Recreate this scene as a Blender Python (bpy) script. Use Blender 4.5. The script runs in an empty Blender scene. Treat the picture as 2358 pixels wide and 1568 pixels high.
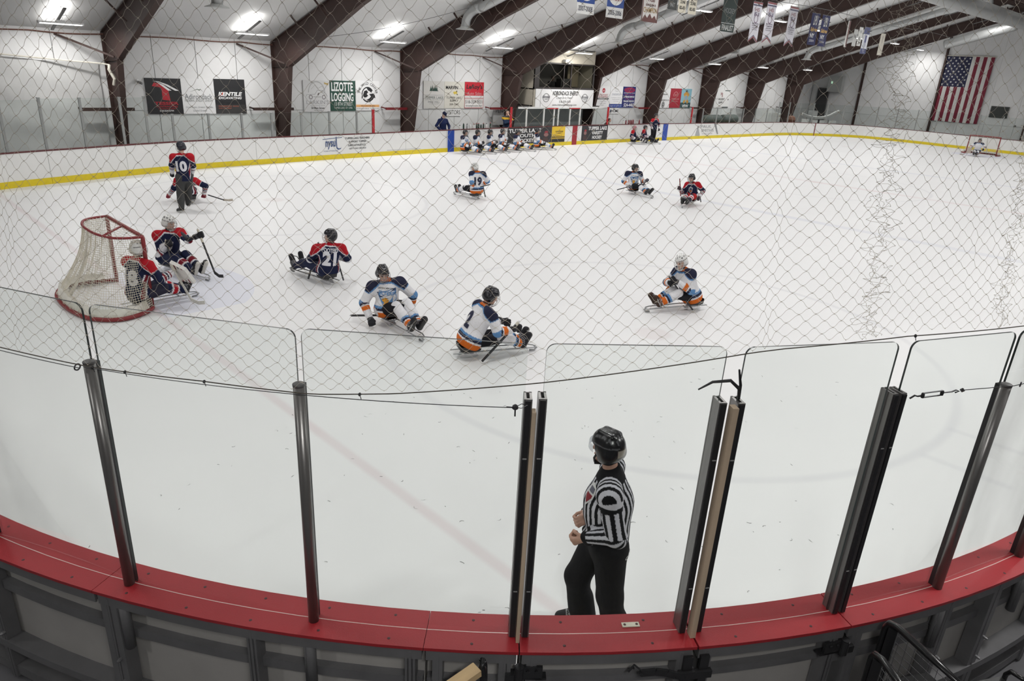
import bpy, bmesh, math, random
import numpy as np
from mathutils import Matrix, Vector
from mathutils.bvhtree import BVHTree
random.seed(7); RNG = np.random.default_rng(7)
SC = bpy.context.scene
COL = SC.collection
R_ = math.radians
# ------------------------------------------------------------------ camera, world, exposure, rink lights
CAM_P = Vector((-3.589, -12.973, 4.144)); CAM_F = 1615.76
YAW, PITCH, ROLL = R_(44.666), R_(21.535), R_(3.279)
fw = Vector((math.cos(PITCH)*math.cos(YAW), math.cos(PITCH)*math.sin(YAW), -math.sin(PITCH)))
rt = fw.cross(Vector((0, 0, 1))).normalized(); up = rt.cross(fw)
r2 = rt*math.cos(ROLL) + up*math.sin(ROLL); u2 = up*math.cos(ROLL) - rt*math.sin(ROLL)
cam = bpy.data.objects.new('camera', bpy.data.cameras.new('camera')); COL.objects.link(cam)
cam.data.sensor_fit = 'HORIZONTAL'; cam.data.sensor_width = 36.0; cam.data.lens = CAM_F/2358*36.0
cam.data.clip_start = 0.05; cam.data.clip_end = 300
cam.matrix_world = Matrix(((r2.x, u2.x, -fw.x, CAM_P.x), (r2.y, u2.y, -fw.y, CAM_P.y), (r2.z, u2.z, -fw.z, CAM_P.z), (0, 0, 0, 1)))
SC.camera = cam
w = bpy.data.worlds.new('world'); SC.world = w; w.use_nodes = True
w.node_tree.nodes['Background'].inputs[0].default_value = (0.8, 0.85, 0.9, 1); w.node_tree.nodes['Background'].inputs[1].default_value = 0.05
SC.view_settings.view_transform = 'Standard'; SC.view_settings.look = 'None'; SC.view_settings.gamma = 1; SC.view_settings.use_curve_mapping = False
SC.view_settings.exposure = -1.42
# the hall's own fixtures: rows along the length, one per bay; each lamp throws most of its light down, some up on the roof lining
LAMP_DOWN, LAMP_UP = 290.0, 60.0
EAVE_Y, EAVE_Z, SLOPE = 16.15, 4.42, 0.325
def roof_z(y): return EAVE_Z + (EAVE_Y-abs(y))*SLOPE
LAMPS = []
_row1 = [(3.04, 14.32), (9.17, 14.04), (15.31, 13.83), (21.42, 13.52), (27.34, 13.43), (34.0, 13.42), (40.82, 13.54), (47.38, 13.5), (54.3, 13.3)]
_row2 = [(2.6, 7.0), (8.8, 7.0), (15.2, 7.0), (21.5, 7.0), (28.2, 7.03), (35.41, 6.77), (40.71, 7.07), (47.39, 7.2), (53.79, 7.1), (60.3, 7.4)]
LAMPS += [(x, y, roof_z(y)-.45) for x, y in _row1+_row2]
for k, x in enumerate((-3.5, 2.8, 9.0, 15.3, 21.7, 28.2, 35.0, 41.2, 47.6, 53.8)):
    LAMPS.append((x, 1.3 if x > 40 else 1.2, roof_z(1.3)-.85))
    LAMPS.append((x, -7.0, roof_z(7.0)-.45)); LAMPS.append((x, -13.6, roof_z(13.6)-.45))
LAMPS += [(-9.5, y, roof_z(y)-.45) for y in (-9.0, -2.0, 7.0)]
def lamp_light(x, y, z):
    for nm, pw, dz, flip in (('lamp_beam', LAMP_DOWN, -.06, 0), ('lamp_uplight', LAMP_UP, .20, 1)):
        d = bpy.data.lights.new(nm, 'AREA'); d.shape = 'RECTANGLE'; d.size = 1.15; d.size_y = .22; d.energy = pw
        d.color = (1.0, 0.985, 0.96)
        o = bpy.data.objects.new(nm, d); COL.objects.link(o); o.location = (x, y, z+dz)
        if flip: d.size, d.size_y = .10, 1.6; s_ = 1 if y > 0 else -1; o.location = (x, y+s_*.2, z+(roof_z(y)-z)-.22-.2*SLOPE); o.rotation_euler = (math.pi-s_*math.atan(SLOPE), 0, 0)
for l in LAMPS: lamp_light(*l)

# ------------------------------------------------------------------ materials
MATS = {}
def new_mat(name):
    m = bpy.data.materials.new(name); m.use_nodes = True; MATS[name] = m
    nt = m.node_tree; b = nt.nodes['Principled BSDF']
    return m, nt, b
def mat(name, col, rough=.55, metal=0.0, var=.06, scale=14.0, spec=.5, bump=0.0, bscale=60.0, emit=0.0, stretch=None):
    if name in MATS: return MATS[name]
    m, nt, b = new_mat(name); N = nt.nodes; L = nt.links
    tc = N.new('ShaderNodeTexCoord'); mp = N.new('ShaderNodeMapping'); L.new(tc.outputs['Object'], mp.inputs[0])
    if stretch: mp.inputs['Scale'].default_value = stretch
    nz = N.new('ShaderNodeTexNoise'); nz.inputs['Scale'].default_value = scale; nz.inputs['Detail'].default_value = 4
    L.new(mp.outputs[0], nz.inputs['Vector'])
    mx = N.new('ShaderNodeMix'); mx.data_type = 'RGBA'
    c = np.array(col[:3])
    mx.inputs[6].default_value = (*np.clip(c*(1-var*2), 0, 1), 1); mx.inputs[7].default_value = (*np.clip(c*(1+var*2), 0, 1), 1)
    L.new(nz.outputs[0], mx.inputs[0]); L.new(mx.outputs[2], b.inputs['Base Color'])
    b.inputs['Roughness'].default_value = rough; b.inputs['Metallic'].default_value = metal; b.inputs['Specular IOR Level'].default_value = spec
    if bump:
        n2 = N.new('ShaderNodeTexNoise'); n2.inputs['Scale'].default_value = bscale; n2.inputs['Detail'].default_value = 3; L.new(mp.outputs[0], n2.inputs['Vector'])
        bp = N.new('ShaderNodeBump'); bp.inputs['Strength'].default_value = bump; bp.inputs['Distance'].default_value = .02
        L.new(n2.outputs[0], bp.inputs['Height']); L.new(bp.outputs[0], b.inputs['Normal'])
    if emit:
        L.new(mx.outputs[2], b.inputs['Emission Color']); b.inputs['Emission Strength'].default_value = emit
    return m
def attr_mat(name, rough, spec=.3, bump=.15, bscale=90.0):
    m, nt, b = new_mat(name); N = nt.nodes; L = nt.links
    a = N.new('ShaderNodeAttribute'); a.attribute_name = 'Col'
    nz = N.new('ShaderNodeTexNoise'); nz.inputs['Scale'].default_value = 35; nz.inputs['Detail'].default_value = 5
    tc = N.new('ShaderNodeTexCoord'); L.new(tc.outputs['Object'], nz.inputs['Vector'])
    mr = N.new('ShaderNodeMapRange'); mr.inputs['To Min'].default_value = .86; mr.inputs['To Max'].default_value = 1.12; L.new(nz.outputs[0], mr.inputs[0])
    mx = N.new('ShaderNodeMix'); mx.data_type = 'RGBA'; mx.blend_type = 'MULTIPLY'; mx.inputs[0].default_value = 1
    L.new(a.outputs['Color'], mx.inputs[6]); L.new(mr.outputs[0], mx.inputs[7]); L.new(mx.outputs[2], b.inputs['Base Color'])
    b.inputs['Roughness'].default_value = rough; b.inputs['Specular IOR Level'].default_value = spec
    if bump:
        n2 = N.new('ShaderNodeTexNoise'); n2.inputs['Scale'].default_value = bscale; L.new(tc.outputs['Object'], n2.inputs['Vector'])
        bp = N.new('ShaderNodeBump'); bp.inputs['Strength'].default_value = bump; bp.inputs['Distance'].default_value = .01
        L.new(n2.outputs[0], bp.inputs['Height']); L.new(bp.outputs[0], b.inputs['Normal'])
    return m
CLOTH = attr_mat('knit_cloth', .85, .2); SKIN = attr_mat('skin_and_layer', .6, .3, 0); SHELL = attr_mat('helmet_plastic', .25, .5, 0)
LEATHER = attr_mat('glove_leather', .6, .3, .2)
def glass_mat(name, tint, refl=.06):
    m, nt, b = new_mat(name); N = nt.nodes; L = nt.links; N.remove(b)
    t = N.new('ShaderNodeBsdfTransparent'); t.inputs[0].default_value = (*tint, 1)
    g = N.new('ShaderNodeBsdfGlossy'); g.inputs['Roughness'].default_value = .03
    lw = N.new('ShaderNodeLayerWeight'); lw.inputs[0].default_value = .12
    nz = N.new('ShaderNodeTexNoise'); nz.inputs['Scale'].default_value = 3
    ma = N.new('ShaderNodeMath'); ma.operation = 'MULTIPLY'; ma.inputs[1].default_value = refl*8; L.new(lw.outputs['Fresnel'], ma.inputs[0])
    mb = N.new('ShaderNodeMath'); mb.operation = 'MULTIPLY'; L.new(ma.outputs[0], mb.inputs[0]); L.new(nz.outputs[0], mb.inputs[1])
    mb.use_clamp = True
    mx = N.new('ShaderNodeMixShader'); L.new(mb.outputs[0], mx.inputs[0]); L.new(t.outputs[0], mx.inputs[1]); L.new(g.outputs[0], mx.inputs[2])
    L.new(mx.outputs[0], N['Material Output'].inputs[0])
    return m
def emit_mat(name, col, s):
    m, nt, b = new_mat(name); b.inputs['Base Color'].default_value = (*col, 1); b.inputs['Emission Color'].default_value = (*col, 1); b.inputs['Emission Strength'].default_value = s
    return m

# ------------------------------------------------------------------ mesh helpers
class MB:
    def __init__(s): s.v = []; s.f = []; s.m = []; s.smooth = False
    def add(s, vs, fs, mi=0):
        o = len(s.v); s.v += [tuple(map(float, q)) for q in vs]; s.f += [tuple(i+o for i in f) for f in fs]; s.m += [mi]*len(fs); return s
    def box(s, c, d, R=None, mi=0):
        hx, hy, hz = d[0]/2, d[1]/2, d[2]/2
        vs = [Vector((x*hx, y*hy, z*hz)) for x in (-1, 1) for y in (-1, 1) for z in (-1, 1)]
        if R is not None: vs = [R @ q for q in vs]
        c = Vector(c)
        return s.add([q+c for q in vs], [(0, 1, 3, 2), (4, 6, 7, 5), (0, 4, 5, 1), (2, 3, 7, 6), (0, 2, 6, 4), (1, 5, 7, 3)], mi)
    def beam(s, a, b, w, h, upv=(0, 0, 1), mi=0):
        a, b = Vector(a), Vector(b); d = b-a; L = d.length; d.normalize(); upv = Vector(upv)
        if abs(d.dot(upv)) > .98: upv = Vector((1, 0, 0))
        y = upv.cross(d).normalized(); z = d.cross(y)
        return s.box((a+b)/2, (L, w, h), Matrix((d, y, z)).transposed(), mi)
    def tube(s, pts, r, n=8, closed=False, caps=True, mi=0):
        pts = [Vector(q) for q in pts]; k = len(pts); rr = r if hasattr(r, '__len__') else [r]*k
        prev = None; vs = []
        for i, q in enumerate(pts):
            if closed: d = pts[(i+1) % k]-pts[i-1]
            else: d = pts[min(i+1, k-1)]-pts[max(i-1, 0)]
            d = d.normalized() if d.length > 1e-9 else Vector((0, 0, 1))
            if prev is None: prev = d.orthogonal().normalized()
            x = (prev-d*prev.dot(d)); x = x.normalized() if x.length > 1e-6 else d.orthogonal().normalized(); prev = x; y = d.cross(x)
            for j in range(n):
                t = 2*math.pi*j/n; vs.append(q+(x*math.cos(t)+y*math.sin(t))*rr[i])
        fs = []
        for i in range(k if closed else k-1):
            a, b = i*n, ((i+1) % k)*n
            for j in range(n): fs.append((a+j, a+(j+1) % n, b+(j+1) % n, b+j))
        if caps and not closed: fs += [tuple(range(n))[::-1], tuple(range((k-1)*n, k*n))]
        return s.add(vs, fs, mi)
    def prism(s, poly, off, mi=0, side_mi=None):
        """extrude a planar polygon (3D points) by vector off"""
        n = len(poly); P = [Vector(q) for q in poly]; o = Vector(off)
        s.add(P+[q+o for q in P], [tuple(range(n))[::-1], tuple(range(n, 2*n))], mi)
        b = len(s.v)-2*n
        fs = [(b+i, b+(i+1) % n, b+n+(i+1) % n, b+n+i) for i in range(n)]
        s.f += fs; s.m += [mi if side_mi is None else side_mi]*n; return s
    def lathe(s, prof, c=(0, 0, 0), n=16, mi=0, axis=None):
        c = Vector(c); vs = []; k = len(prof)
        M = Matrix.Identity(3) if axis is None else Vector((0, 0, 1)).rotation_difference(Vector(axis)).to_matrix()
        for r, z in prof:
            for j in range(n): t = 2*math.pi*j/n; vs.append(c+M @ Vector((r*math.cos(t), r*math.sin(t), z)))
        fs = [(i*n+j, i*n+(j+1) % n, (i+1)*n+(j+1) % n, (i+1)*n+j) for i in range(k-1) for j in range(n)]
        fs += [tuple(range(n))[::-1], tuple(range((k-1)*n, k*n))]
        return s.add(vs, fs, mi)
    def mesh(s, name, mats, smooth=None):
        me = bpy.data.meshes.new(name); me.from_pydata(s.v, [], s.f)
        for m in (mats if isinstance(mats, (list, tuple)) else [mats]): me.materials.append(m)
        if any(s.m): me.polygons.foreach_set('material_index', s.m)
        if smooth or s.smooth: me.polygons.foreach_set('use_smooth', [True]*len(me.polygons))
        me.update(); return me
def link(name, me, parent=None, loc=None):
    o = bpy.data.objects.new(name, me); COL.objects.link(o)
    if parent is not None: o.parent = parent
    if loc is not None: o.location = loc
    return o
def part(name, mb, mats, parent=None, smooth=False, label=None, stuff=False):
    o = link(name, mb.mesh(name, mats, smooth), parent)
    if label: o['label'] = label
    if stuff: o['kind'] = 'stuff'
    return o
def thing(name, label, cat, loc=(0, 0, 0), rz=0.0, group=None):
    o = bpy.data.objects.new(name, None); COL.objects.link(o); o.location = loc; o.rotation_euler = (0, 0, rz); o.empty_display_size = .1
    o['label'] = label; o['category'] = cat
    if group: o['group'] = group
    return o
def tag(o, label, cat, group=None):
    o['label'] = label; o['category'] = cat
    if group: o['group'] = group
    return o
def struct(o): o['kind'] = 'structure'; return o
def copy_tree(o, parent=None):
    c = o.copy(); COL.objects.link(c)
    if parent is not None: c.parent = parent
    for ch in list(o.children): copy_tree(ch, c)
    return c
_TXT = {}
def text_mesh(s, shear=0.0, bold=0.0):
    k = (s, shear, bold)
    if k in _TXT: return _TXT[k]
    cu = bpy.data.curves.new('lettering', 'FONT'); cu.body = s; cu.shear = shear; cu.offset = bold; cu.resolution_u = 3; cu.fill_mode = 'FRONT'
    ob = bpy.data.objects.new('lettering', cu)
    me = bpy.data.meshes.new_from_object(ob)
    V = np.array([q.co[:2] for q in me.vertices]) if len(me.vertices) else np.zeros((0, 2)); F = [tuple(q.vertices) for q in me.polygons]
    bpy.data.objects.remove(ob); bpy.data.curves.remove(cu); bpy.data.meshes.remove(me)
    if len(V):
        lo, hi = V.min(0), V.max(0); V = (V-lo)/np.maximum(hi-lo, 1e-6)-.5
        asp = (hi-lo)[0]/max((hi-lo)[1], 1e-6)
    else: asp = 1
    _TXT[k] = (V, F, asp); return _TXT[k]
# ------------------------------------------------------------------ ice sheet and floors
def ice_material():
    m, nt, b = new_mat('rink_ice'); N = nt.nodes; L = nt.links
    geo = N.new('ShaderNodeNewGeometry'); sep = N.new('ShaderNodeSeparateXYZ'); L.new(geo.outputs['Position'], sep.inputs[0])
    X, Y = sep.outputs[0], sep.outputs[1]
    def M(op, a, bb=None, cl=False):
        n = N.new('ShaderNodeMath'); n.operation = op; n.use_clamp = cl
        for i, q in enumerate((a, bb)):
            if q is None: continue
            if isinstance(q, (int, float)): n.inputs[i].default_value = q
            else: L.new(q, n.inputs[i])
        return n.outputs[0]
    def band(d, half, soft):      # 1 inside |d|<half fading over soft
        return M('SUBTRACT', 1, M('DIVIDE', M('SUBTRACT', M('ABSOLUTE', d), half), soft, True), True)
    def rad(cx_, cy_):
        a = M('SUBTRACT', X, cx_); c = M('SUBTRACT', Y, cy_); return M('SQRT', M('ADD', M('MULTIPLY', a, a), M('MULTIPLY', c, c)))
    nz = N.new('ShaderNodeTexNoise'); nz.inputs['Scale'].default_value = .55; nz.inputs['Detail'].default_value = 6; L.new(geo.outputs['Position'], nz.inputs['Vector'])
    sc = N.new('ShaderNodeMapping'); sc.inputs['Scale'].default_value = (1.2, 26, 1); sc.inputs['Rotation'].default_value = (0, 0, .6); L.new(geo.outputs['Position'], sc.inputs[0])
    n2 = N.new('ShaderNodeTexNoise'); n2.inputs['Scale'].default_value = 1.2; n2.inputs['Detail'].default_value = 6; n2.inputs['Roughness'].default_value = .7; L.new(sc.outputs[0], n2.inputs['Vector'])
    base = N.new('ShaderNodeMix'); base.data_type = 'RGBA'; base.inputs[6].default_value = (.80, .805, .815, 1); base.inputs[7].default_value = (.88, .88, .885, 1)
    L.new(M('ADD', M('MULTIPLY', nz.outputs[0], .7), M('MULTIPLY', n2.outputs[0], .3)), base.inputs[0])
    cur = base.outputs[2]
    def over(mask, col, a):
        nonlocal cur
        x = N.new('ShaderNodeMix'); x.data_type = 'RGBA'; L.new(M('MULTIPLY', mask, a), x.inputs[0]); L.new(cur, x.inputs[6]); x.inputs[7].default_value = (*col, 1); cur = x.outputs[2]
    frost = M('MULTIPLY_ADD', nz.outputs[0], 1.6) if False else M('MULTIPLY', nz.outputs[0], 1.7)
    # crease, goal lines, blue lines, centre line, circles, all dulled by snow
    for gx, sg in ((0.0, 1), (54.25, -1)):
        a = M('MULTIPLY', M('SUBTRACT', X, gx), sg)
        over(M('MULTIPLY', M('LESS_THAN', rad(gx, 0), 2.0), M('MULTIPLY', M('GREATER_THAN', a, 0), M('LESS_THAN', M('ABSOLUTE', Y), 1.5))), (.62, .66, .86), .36)
        over(M('MULTIPLY', band(M('SUBTRACT', X, gx), .03, .06), frost), (.55, .30, .34), .26)
    for bx, hw, c in ((18.7, .16, (.38, .42, .62)), (36.6, .16, (.38, .42, .62)), (27.9, .16, (.62, .34, .36))):
        over(M('MULTIPLY', band(M('SUBTRACT', X, bx), hw, .08), frost), c, .22)
    for cx_, cy_ in ((6.05, -6.8), (6.05, 6.8), (48.2, -6.8), (48.2, 6.8), (27.9, 0)):
        over(M('MULTIPLY', band(M('SUBTRACT', rad(cx_, cy_), 4.5), .025, .07), frost), (.45, .45, .52), .20)
        over(band(rad(cx_, cy_), .25, .1), (.6, .45, .45), .2)
    for hx in (5.3, 6.35): over(M('MULTIPLY', band(M('SUBTRACT', X, hx), .025, .07), band(M('SUBTRACT', Y, -11.75), .45, .05)), (.45, .45, .52), .14)
    L.new(cur, b.inputs['Base Color'])
    rr = N.new('ShaderNodeMapRange'); rr.inputs['To Min'].default_value = .28; rr.inputs['To Max'].default_value = .62; L.new(n2.outputs[0], rr.inputs[0]); L.new(rr.outputs[0], b.inputs['Roughness'])
    b.inputs['Specular IOR Level'].default_value = .45
    bp = N.new('ShaderNodeBump'); bp.inputs['Strength'].default_value = .08; bp.inputs['Distance'].default_value = .01; L.new(n2.outputs[0], bp.inputs['Height']); L.new(bp.outputs[0], b.inputs['Normal'])
    return m
m = MB(); m.add([(-14, -19.2, -.02), (62.4, -19.2, -.02), (62.4, 16.3, -.02), (-14, 16.3, -.02)], [(0, 1, 2, 3)])
struct(part('floor', m, mat('arena_concrete', (.10, .10, .108), .7, var=.12, scale=3)))
CC = (4.14, -4.98)
def arc(R, a, z=0.0): return Vector((CC[0]+R*math.cos(R_(a)), CC[1]+R*math.sin(R_(a)), z))
BPATH = [(-3.70, -4.98), (-3.72, -1.0), (-3.74, 3.0), (-3.6, 5.8), (-3.0, 8.4), (-1.9, 10.2), (-.9, 11.1), (0.142, 11.62), (1.289, 12.0), (2.544, 12.33), (3.93, 12.72), (6.353, 13.25), (8.838, 13.5), (12.856, 13.8), (18.613, 14.02), (27.9, 14.15), (36.49, 13.92), (45.39, 13.55), (51.9, 13.2), (54.918, 12.06), (57.2, 10.5), (58.3, 9.0), (58.6, 5.84), (58.3, 2.6), (58.16, -1.78), (58.0, -6.5), (56.8, -10.2), (54.0, -12.4), (50, -12.95)]
def catmull(P, per=14):
    P = [np.array(q, float) for q in P]; out = []
    for i in range(len(P)-1):
        p0, p1, p2, p3 = P[max(i-1, 0)], P[i], P[i+1], P[min(i+2, len(P)-1)]
        for j in range(per):
            t = j/per; out.append(.5*((2*p1)+(p2-p0)*t+(2*p0-5*p1+4*p2-p3)*t*t+(3*p1-p0-3*p2+p3)*t**3))
    out.append(P[-1]); return np.array(out)
_bp = catmull(BPATH); _bl = np.r_[0, np.cumsum(np.linalg.norm(np.diff(_bp, axis=0), axis=1))]
def bpt(s): return np.array([np.interp(s, _bl, _bp[:, 0]), np.interp(s, _bl, _bp[:, 1])])
def bnrm(s):                                   # unit normal pointing away from the ice
    d = bpt(s+.05)-bpt(s-.05); d /= max(np.linalg.norm(d), 1e-9); return np.array([-d[1], d[0]])
def bs_at(x):                                  # arc length on the far side where the boards pass x
    k = np.argmax(_bp[:, 1] > 11.4); i = np.arange(k, len(_bp)); i = i[:np.argmax(_bp[k:, 0])+1]; return float(np.interp(x, _bp[i, 0], _bl[i]))
def bz(x): return float(np.interp(x, [0, 14, 20, 28, 36, 48, 60], [1.0, 1.0, 1.04, 1.07, 1.06, 1.0, .97]))
ice = [(*arc(7.86, a)[:2], 0) for a in np.linspace(-180, -90, 40)]+[(50, -12.84, 0)]
ice += [(*(bpt(s)+bnrm(s)*.01), 0) for s in np.arange(_bl[-1]-.2, 0, -.5)]
bm = bmesh.new(); bm.faces.new([bm.verts.new(q) for q in ice]); bmesh.ops.triangulate(bm, faces=bm.faces[:])
me = bpy.data.meshes.new('floor'); bm.to_mesh(me); bm.free(); me.materials.append(ice_material()); struct(link('floor', me))

# ------------------------------------------------------------------ walls and roof lining
FRAMES = [-1.75, 4.73, 10.98, 17.4, 24.0, 30.56, 37.17, 43.77, 50.43, 57.1]
def zo(x): return .0045*(x-4.7)
LINING = mat('white_wall_lining', (.70, .70, .70), .6, var=.05, scale=1.2, bump=.25, bscale=1.6)
LINING2 = mat('white_wall_lining_low', (.66, .665, .66), .55, var=.07, scale=1.6, bump=.35, bscale=2.2)
SEAM = mat('seam_grey', (.30, .30, .30), .8)
ROOFM = mat('roof_lining', (.66, .66, .655), .6, var=.04, scale=.8, bump=.15, bscale=1.1)
m = MB(); m.box((24.2, 16.24, 2.4), (76.4, .1, 5.2)); wl = struct(part('wall_left', m, SEAM))
bays = [(-14, FRAMES[0])]+list(zip(FRAMES[:-1], FRAMES[1:]))+[(FRAMES[-1], 62.2)]
for a, c in bays[1:]:
    n = 4; e = np.linspace(a, c, n+1)
    for i in range(n):
        for z0, z1, mt in ((.0, 1.77, LINING2), (1.785, 4.5+zo(c), LINING)):
            m = MB(); m.box(((e[i]+e[i+1])/2, 16.17, (z0+z1)/2), (e[i+1]-e[i]-.022, .05, z1-z0)); part('panel', m, mt, wl)
m = MB(); m.box((62.35, -1.5, 4.7), (.1, 36, 10)); we = struct(part('wall_end', m, SEAM))
ye = np.arange(16.15, -19, -2.0)
for i in range(len(ye)-1):
    y0, y1 = ye[i+1], ye[i]; yc = (y0+y1)/2
    for z0, z1, mt in ((0, 1.68, LINING2), (1.695, None, LINING)):
        m = MB()
        if z1 is None:
            m.prism([(62.3, y0+.006, z0), (62.3, y1-.006, z0), (62.3, y1-.006, roof_z(y1)+.25), (62.3, y0+.006, roof_z(y0)+.25)], (-.05, 0, 0))
        else: m.box((62.275, yc, (z0+z1)/2), (.05, y1-y0-.012, z1-z0))
        part('panel', m, mt, we)
m = MB(); m.box((24.2, -19.2, 3), (76.4, .1, 6.6)); struct(part('wall_right', m, mat('stand_wall', (.35, .35, .35), .8)))
m = MB(); m.box((-14.05, -1.5, 4.7), (.1, 36, 10)); struct(part('wall_near', m, mat('stand_wall', (.35, .35, .35), .8)))
RZ = lambda y, x: roof_z(y)+zo(x)
m = MB()
for s_ in (1, -1): m.add([(-14, 0, RZ(0, -14)+.16), (62.4, 0, RZ(0, 62.4)+.16), (62.4, s_*19.3, RZ(19.3, 62.4)+.16), (-14, s_*19.3, RZ(19.3, -14)+.16)], [(0, 1, 2, 3)])
ce = struct(part('ceiling', m, SEAM))
for a, c in bays:
    for s_ in (1, -1):
        ys = (0, 5.4, 10.8, 16.2, 19.25)
        for y0, y1 in zip(ys[:-1], ys[1:]):
            if s_ > 0 and y0 > 16: continue
            g = .006; m = MB()
            m.prism([(a+g, s_*(y0+g), RZ(y0, a)), (c-g, s_*(y0+g), RZ(y0, c)), (c-g, s_*(y1-g), RZ(y1, c)), (a+g, s_*(y1-g), RZ(y1, a))], (0, 0, .04)); part('panel', m, ROOFM, ce)

# ------------------------------------------------------------------ steel frames
STEEL = mat('oxide_brown_steel', (.038, .0175, .0135), .6, var=.12, scale=5)
REDST = mat('red_steel', (.16, .012, .016), .5, var=.1)
def plate(poly, x, th, mb): mb.prism([(x-th/2, y, z) for y, z in poly], (th, 0, 0))
ORD = 'first second third fourth fifth sixth seventh eighth ninth tenth'.split()
for k, x in enumerate(FRAMES):
    z_ = zo(x); t = thing('steel_frame', '%s brown steel roof frame from the near end' % ORD[k], 'steel frame', (x, 0, 0), 0, 'tapered steel frames of the hall')
    for s_ in (1, -1):
        m = MB(); inn = [(15.42, 0), (14.7, 3.53+z_)]; out = [(16.08, 4.36+z_), (16.08, 0)]
        plate([(s_*a, b) for a, b in inn+out], 0, .016, m)
        for (a, b) in ((inn[0], inn[1]), (out[0], out[1])): m.beam((0, s_*a[0], a[1]), (0, s_*b[0], b[1]), .2, .022, (0, s_, .3))
        m.beam((0, s_*14.72, 3.53+z_), (0, s_*16.06, 3.45+z_), .19, .014); m.box((0, s_*15.75, .02), (.3, .8, .04))
        part('column', m, STEEL, t)
        m = MB(); bot = [(14.7, 3.53), (9.4, 5.70), (2.57, 8.02), (0, 8.86)]; top = [(0, 9.60), (16.08, 4.38)]
        plate([(s_*a, b+z_) for a, b in bot+top], 0, .016, m)
        for a, b in list(zip(bot[:-1], bot[1:]))+[(top[0], top[1])]: m.beam((0, s_*a[0], a[1]+z_), (0, s_*b[0], b[1]+z_), .2, .022, (0, 0, 1))
        for y, zb in ((14.7, 3.55), (9.4, 5.7), (2.57, 8.02)): m.beam((0, s_*y, zb+z_), (0, s_*(y+.05), roof_z(y)-.05+z_), .19, .014, (1, 0, 0))
        part('rafter', m, STEEL, t)
        for y in (13.3, 11.6, 9.9, 8.2, 6.5, 4.8, 3.1, 1.4):
            m = MB(); m.beam((-.06, s_*y, roof_z(y)-.62+z_), (-.62, s_*y, roof_z(y)-.02+z_), .06, .05); part('flange_brace', m, STEEL, t)
        m = MB(); m.beam((-.08, s_*15.0, 3.62+z_), (-1.5, s_*16.1, 4.25+z_), .07, .06); part('knee_brace', m, STEEL, t)
    red = k in (3, 4, 6)
    m = MB(); m.box((-.32, 15.7, 1.86), (1.75, .09, .11)); m.beam((-1.15, 15.7, 1.86), (-1.15, 16.14, 1.9), .05, .05)
    part('bracket_arm', m, REDST if red else STEEL, t)
for y in (11.95, 5.95, -.55):
    m = MB(); h_ = roof_z(y)+.2; m.box((62.05, y, h_/2), (.02, .14, h_)); m.box((62.14, y, h_/2), (.16, .012, h_)); m.box((62.23, y, h_/2), (.02, .14, h_))
    tag(part('wall_column', m, STEEL), 'dark steel column on the far end wall %s' % {11.95: 'left of the long white sled', 5.95: 'at the left edge of the hung flag', -.55: 'right of the far goal'}[y], 'column')
CONDUIT = mat('brown_conduit', (.16, .07, .05), .6)
m = MB(); pts = []
for i in range(170):
    x = -2+i*.375; pts.append((x, 16.08, 4.33+zo(x)-.05*abs(math.sin(x*1.3))*abs(math.sin(x*.47))))
m.tube(pts, .022, 5); tag(part('eave_cable', m, CONDUIT), 'thin brown cable running along the top of the long side wall', 'cable')
m = MB()
for k in range(3):
    a = (10.9+k*6.5, 15.9, 4.35); m.tube([(a[0]+(6.2*t), a[1]-5.6*t, roof_z(a[1]-5.6*t)-.06-.25*math.sin(math.pi*t)) for t in np.linspace(0, 1, 14)], .010, 4)
tag(part('ceiling_cable', m, mat('dark_wire', (.12, .12, .12), .6)), 'thin dark cables slung slack under the roof lining', 'cable')

# ------------------------------------------------------------------ lamps
LH = mat('lamp_housing_white', (.75, .75, .75), .4); LBAR = mat('lamp_bar_dark', (.10, .10, .10), .5)
LED = emit_mat('lamp_tube_light', (1.0, .99, .97), 9.0)
def lamp_proto():
    t = thing('hanging_lamp', '', 'lamp', (0, 0, 0), 0, 'hanging strip lamps under the roof')
    m = MB(); m.box((0, 0, .0), (1.2, .24, .045)); m.box((-.61, 0, -.005), (.03, .25, .07)); m.box((.61, 0, -.005), (.03, .25, .07)); part('housing', m, LH, t)
    for yy in (-.075, 0, .075):
        m = MB(); m.tube([(-.57, yy, -.035), (.57, yy, -.035)], .017, 8); part('tube', m, LED, t, True)
    for xx in (-.42, .42):
        m = MB(); m.tube([(xx, 0, .02), (xx*.55, 0, .24), (xx*.2, 0, .22)], .007, 5); part('hanger', m, LH, t)
    m = MB(); m.box((0, 0, .05), (.22, .12, .06)); m.tube([(.05, .03, .08), (.12, .1, .2), (.03, .05, .2)], .008, 5); part('ballast', m, LH, t)
    m = MB(); m.beam((0, 1.15, .17-1.15*SLOPE), (0, -.75, .17+.75*SLOPE), .085, .035); part('uplight_bar', m, LBAR, t)
    return t
lp = lamp_proto(); first = True
for i, (x, y, z) in enumerate(LAMPS):
    o = lp if first else copy_tree(lp); first = False
    o.location = (x, y, z); row = 'row along the side wall' if y > 12 else ('middle row' if y > 4 else 'top row by the ridge duct')
    n_in = 0 if y < -1 or x < -9 else [q for q in LAMPS if q[1] > -1 and q[0] > -9 and (12 < q[1]) == (12 < y) and (4 < q[1]) == (4 < y)].index((x, y, z))
    o['label'] = '%s strip lamp from the near end in the %s' % (ORD[min(n_in, 9)], row) if y > -1 and x > -9 else 'white strip lamp over the stands or near side, outside the view'

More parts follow.
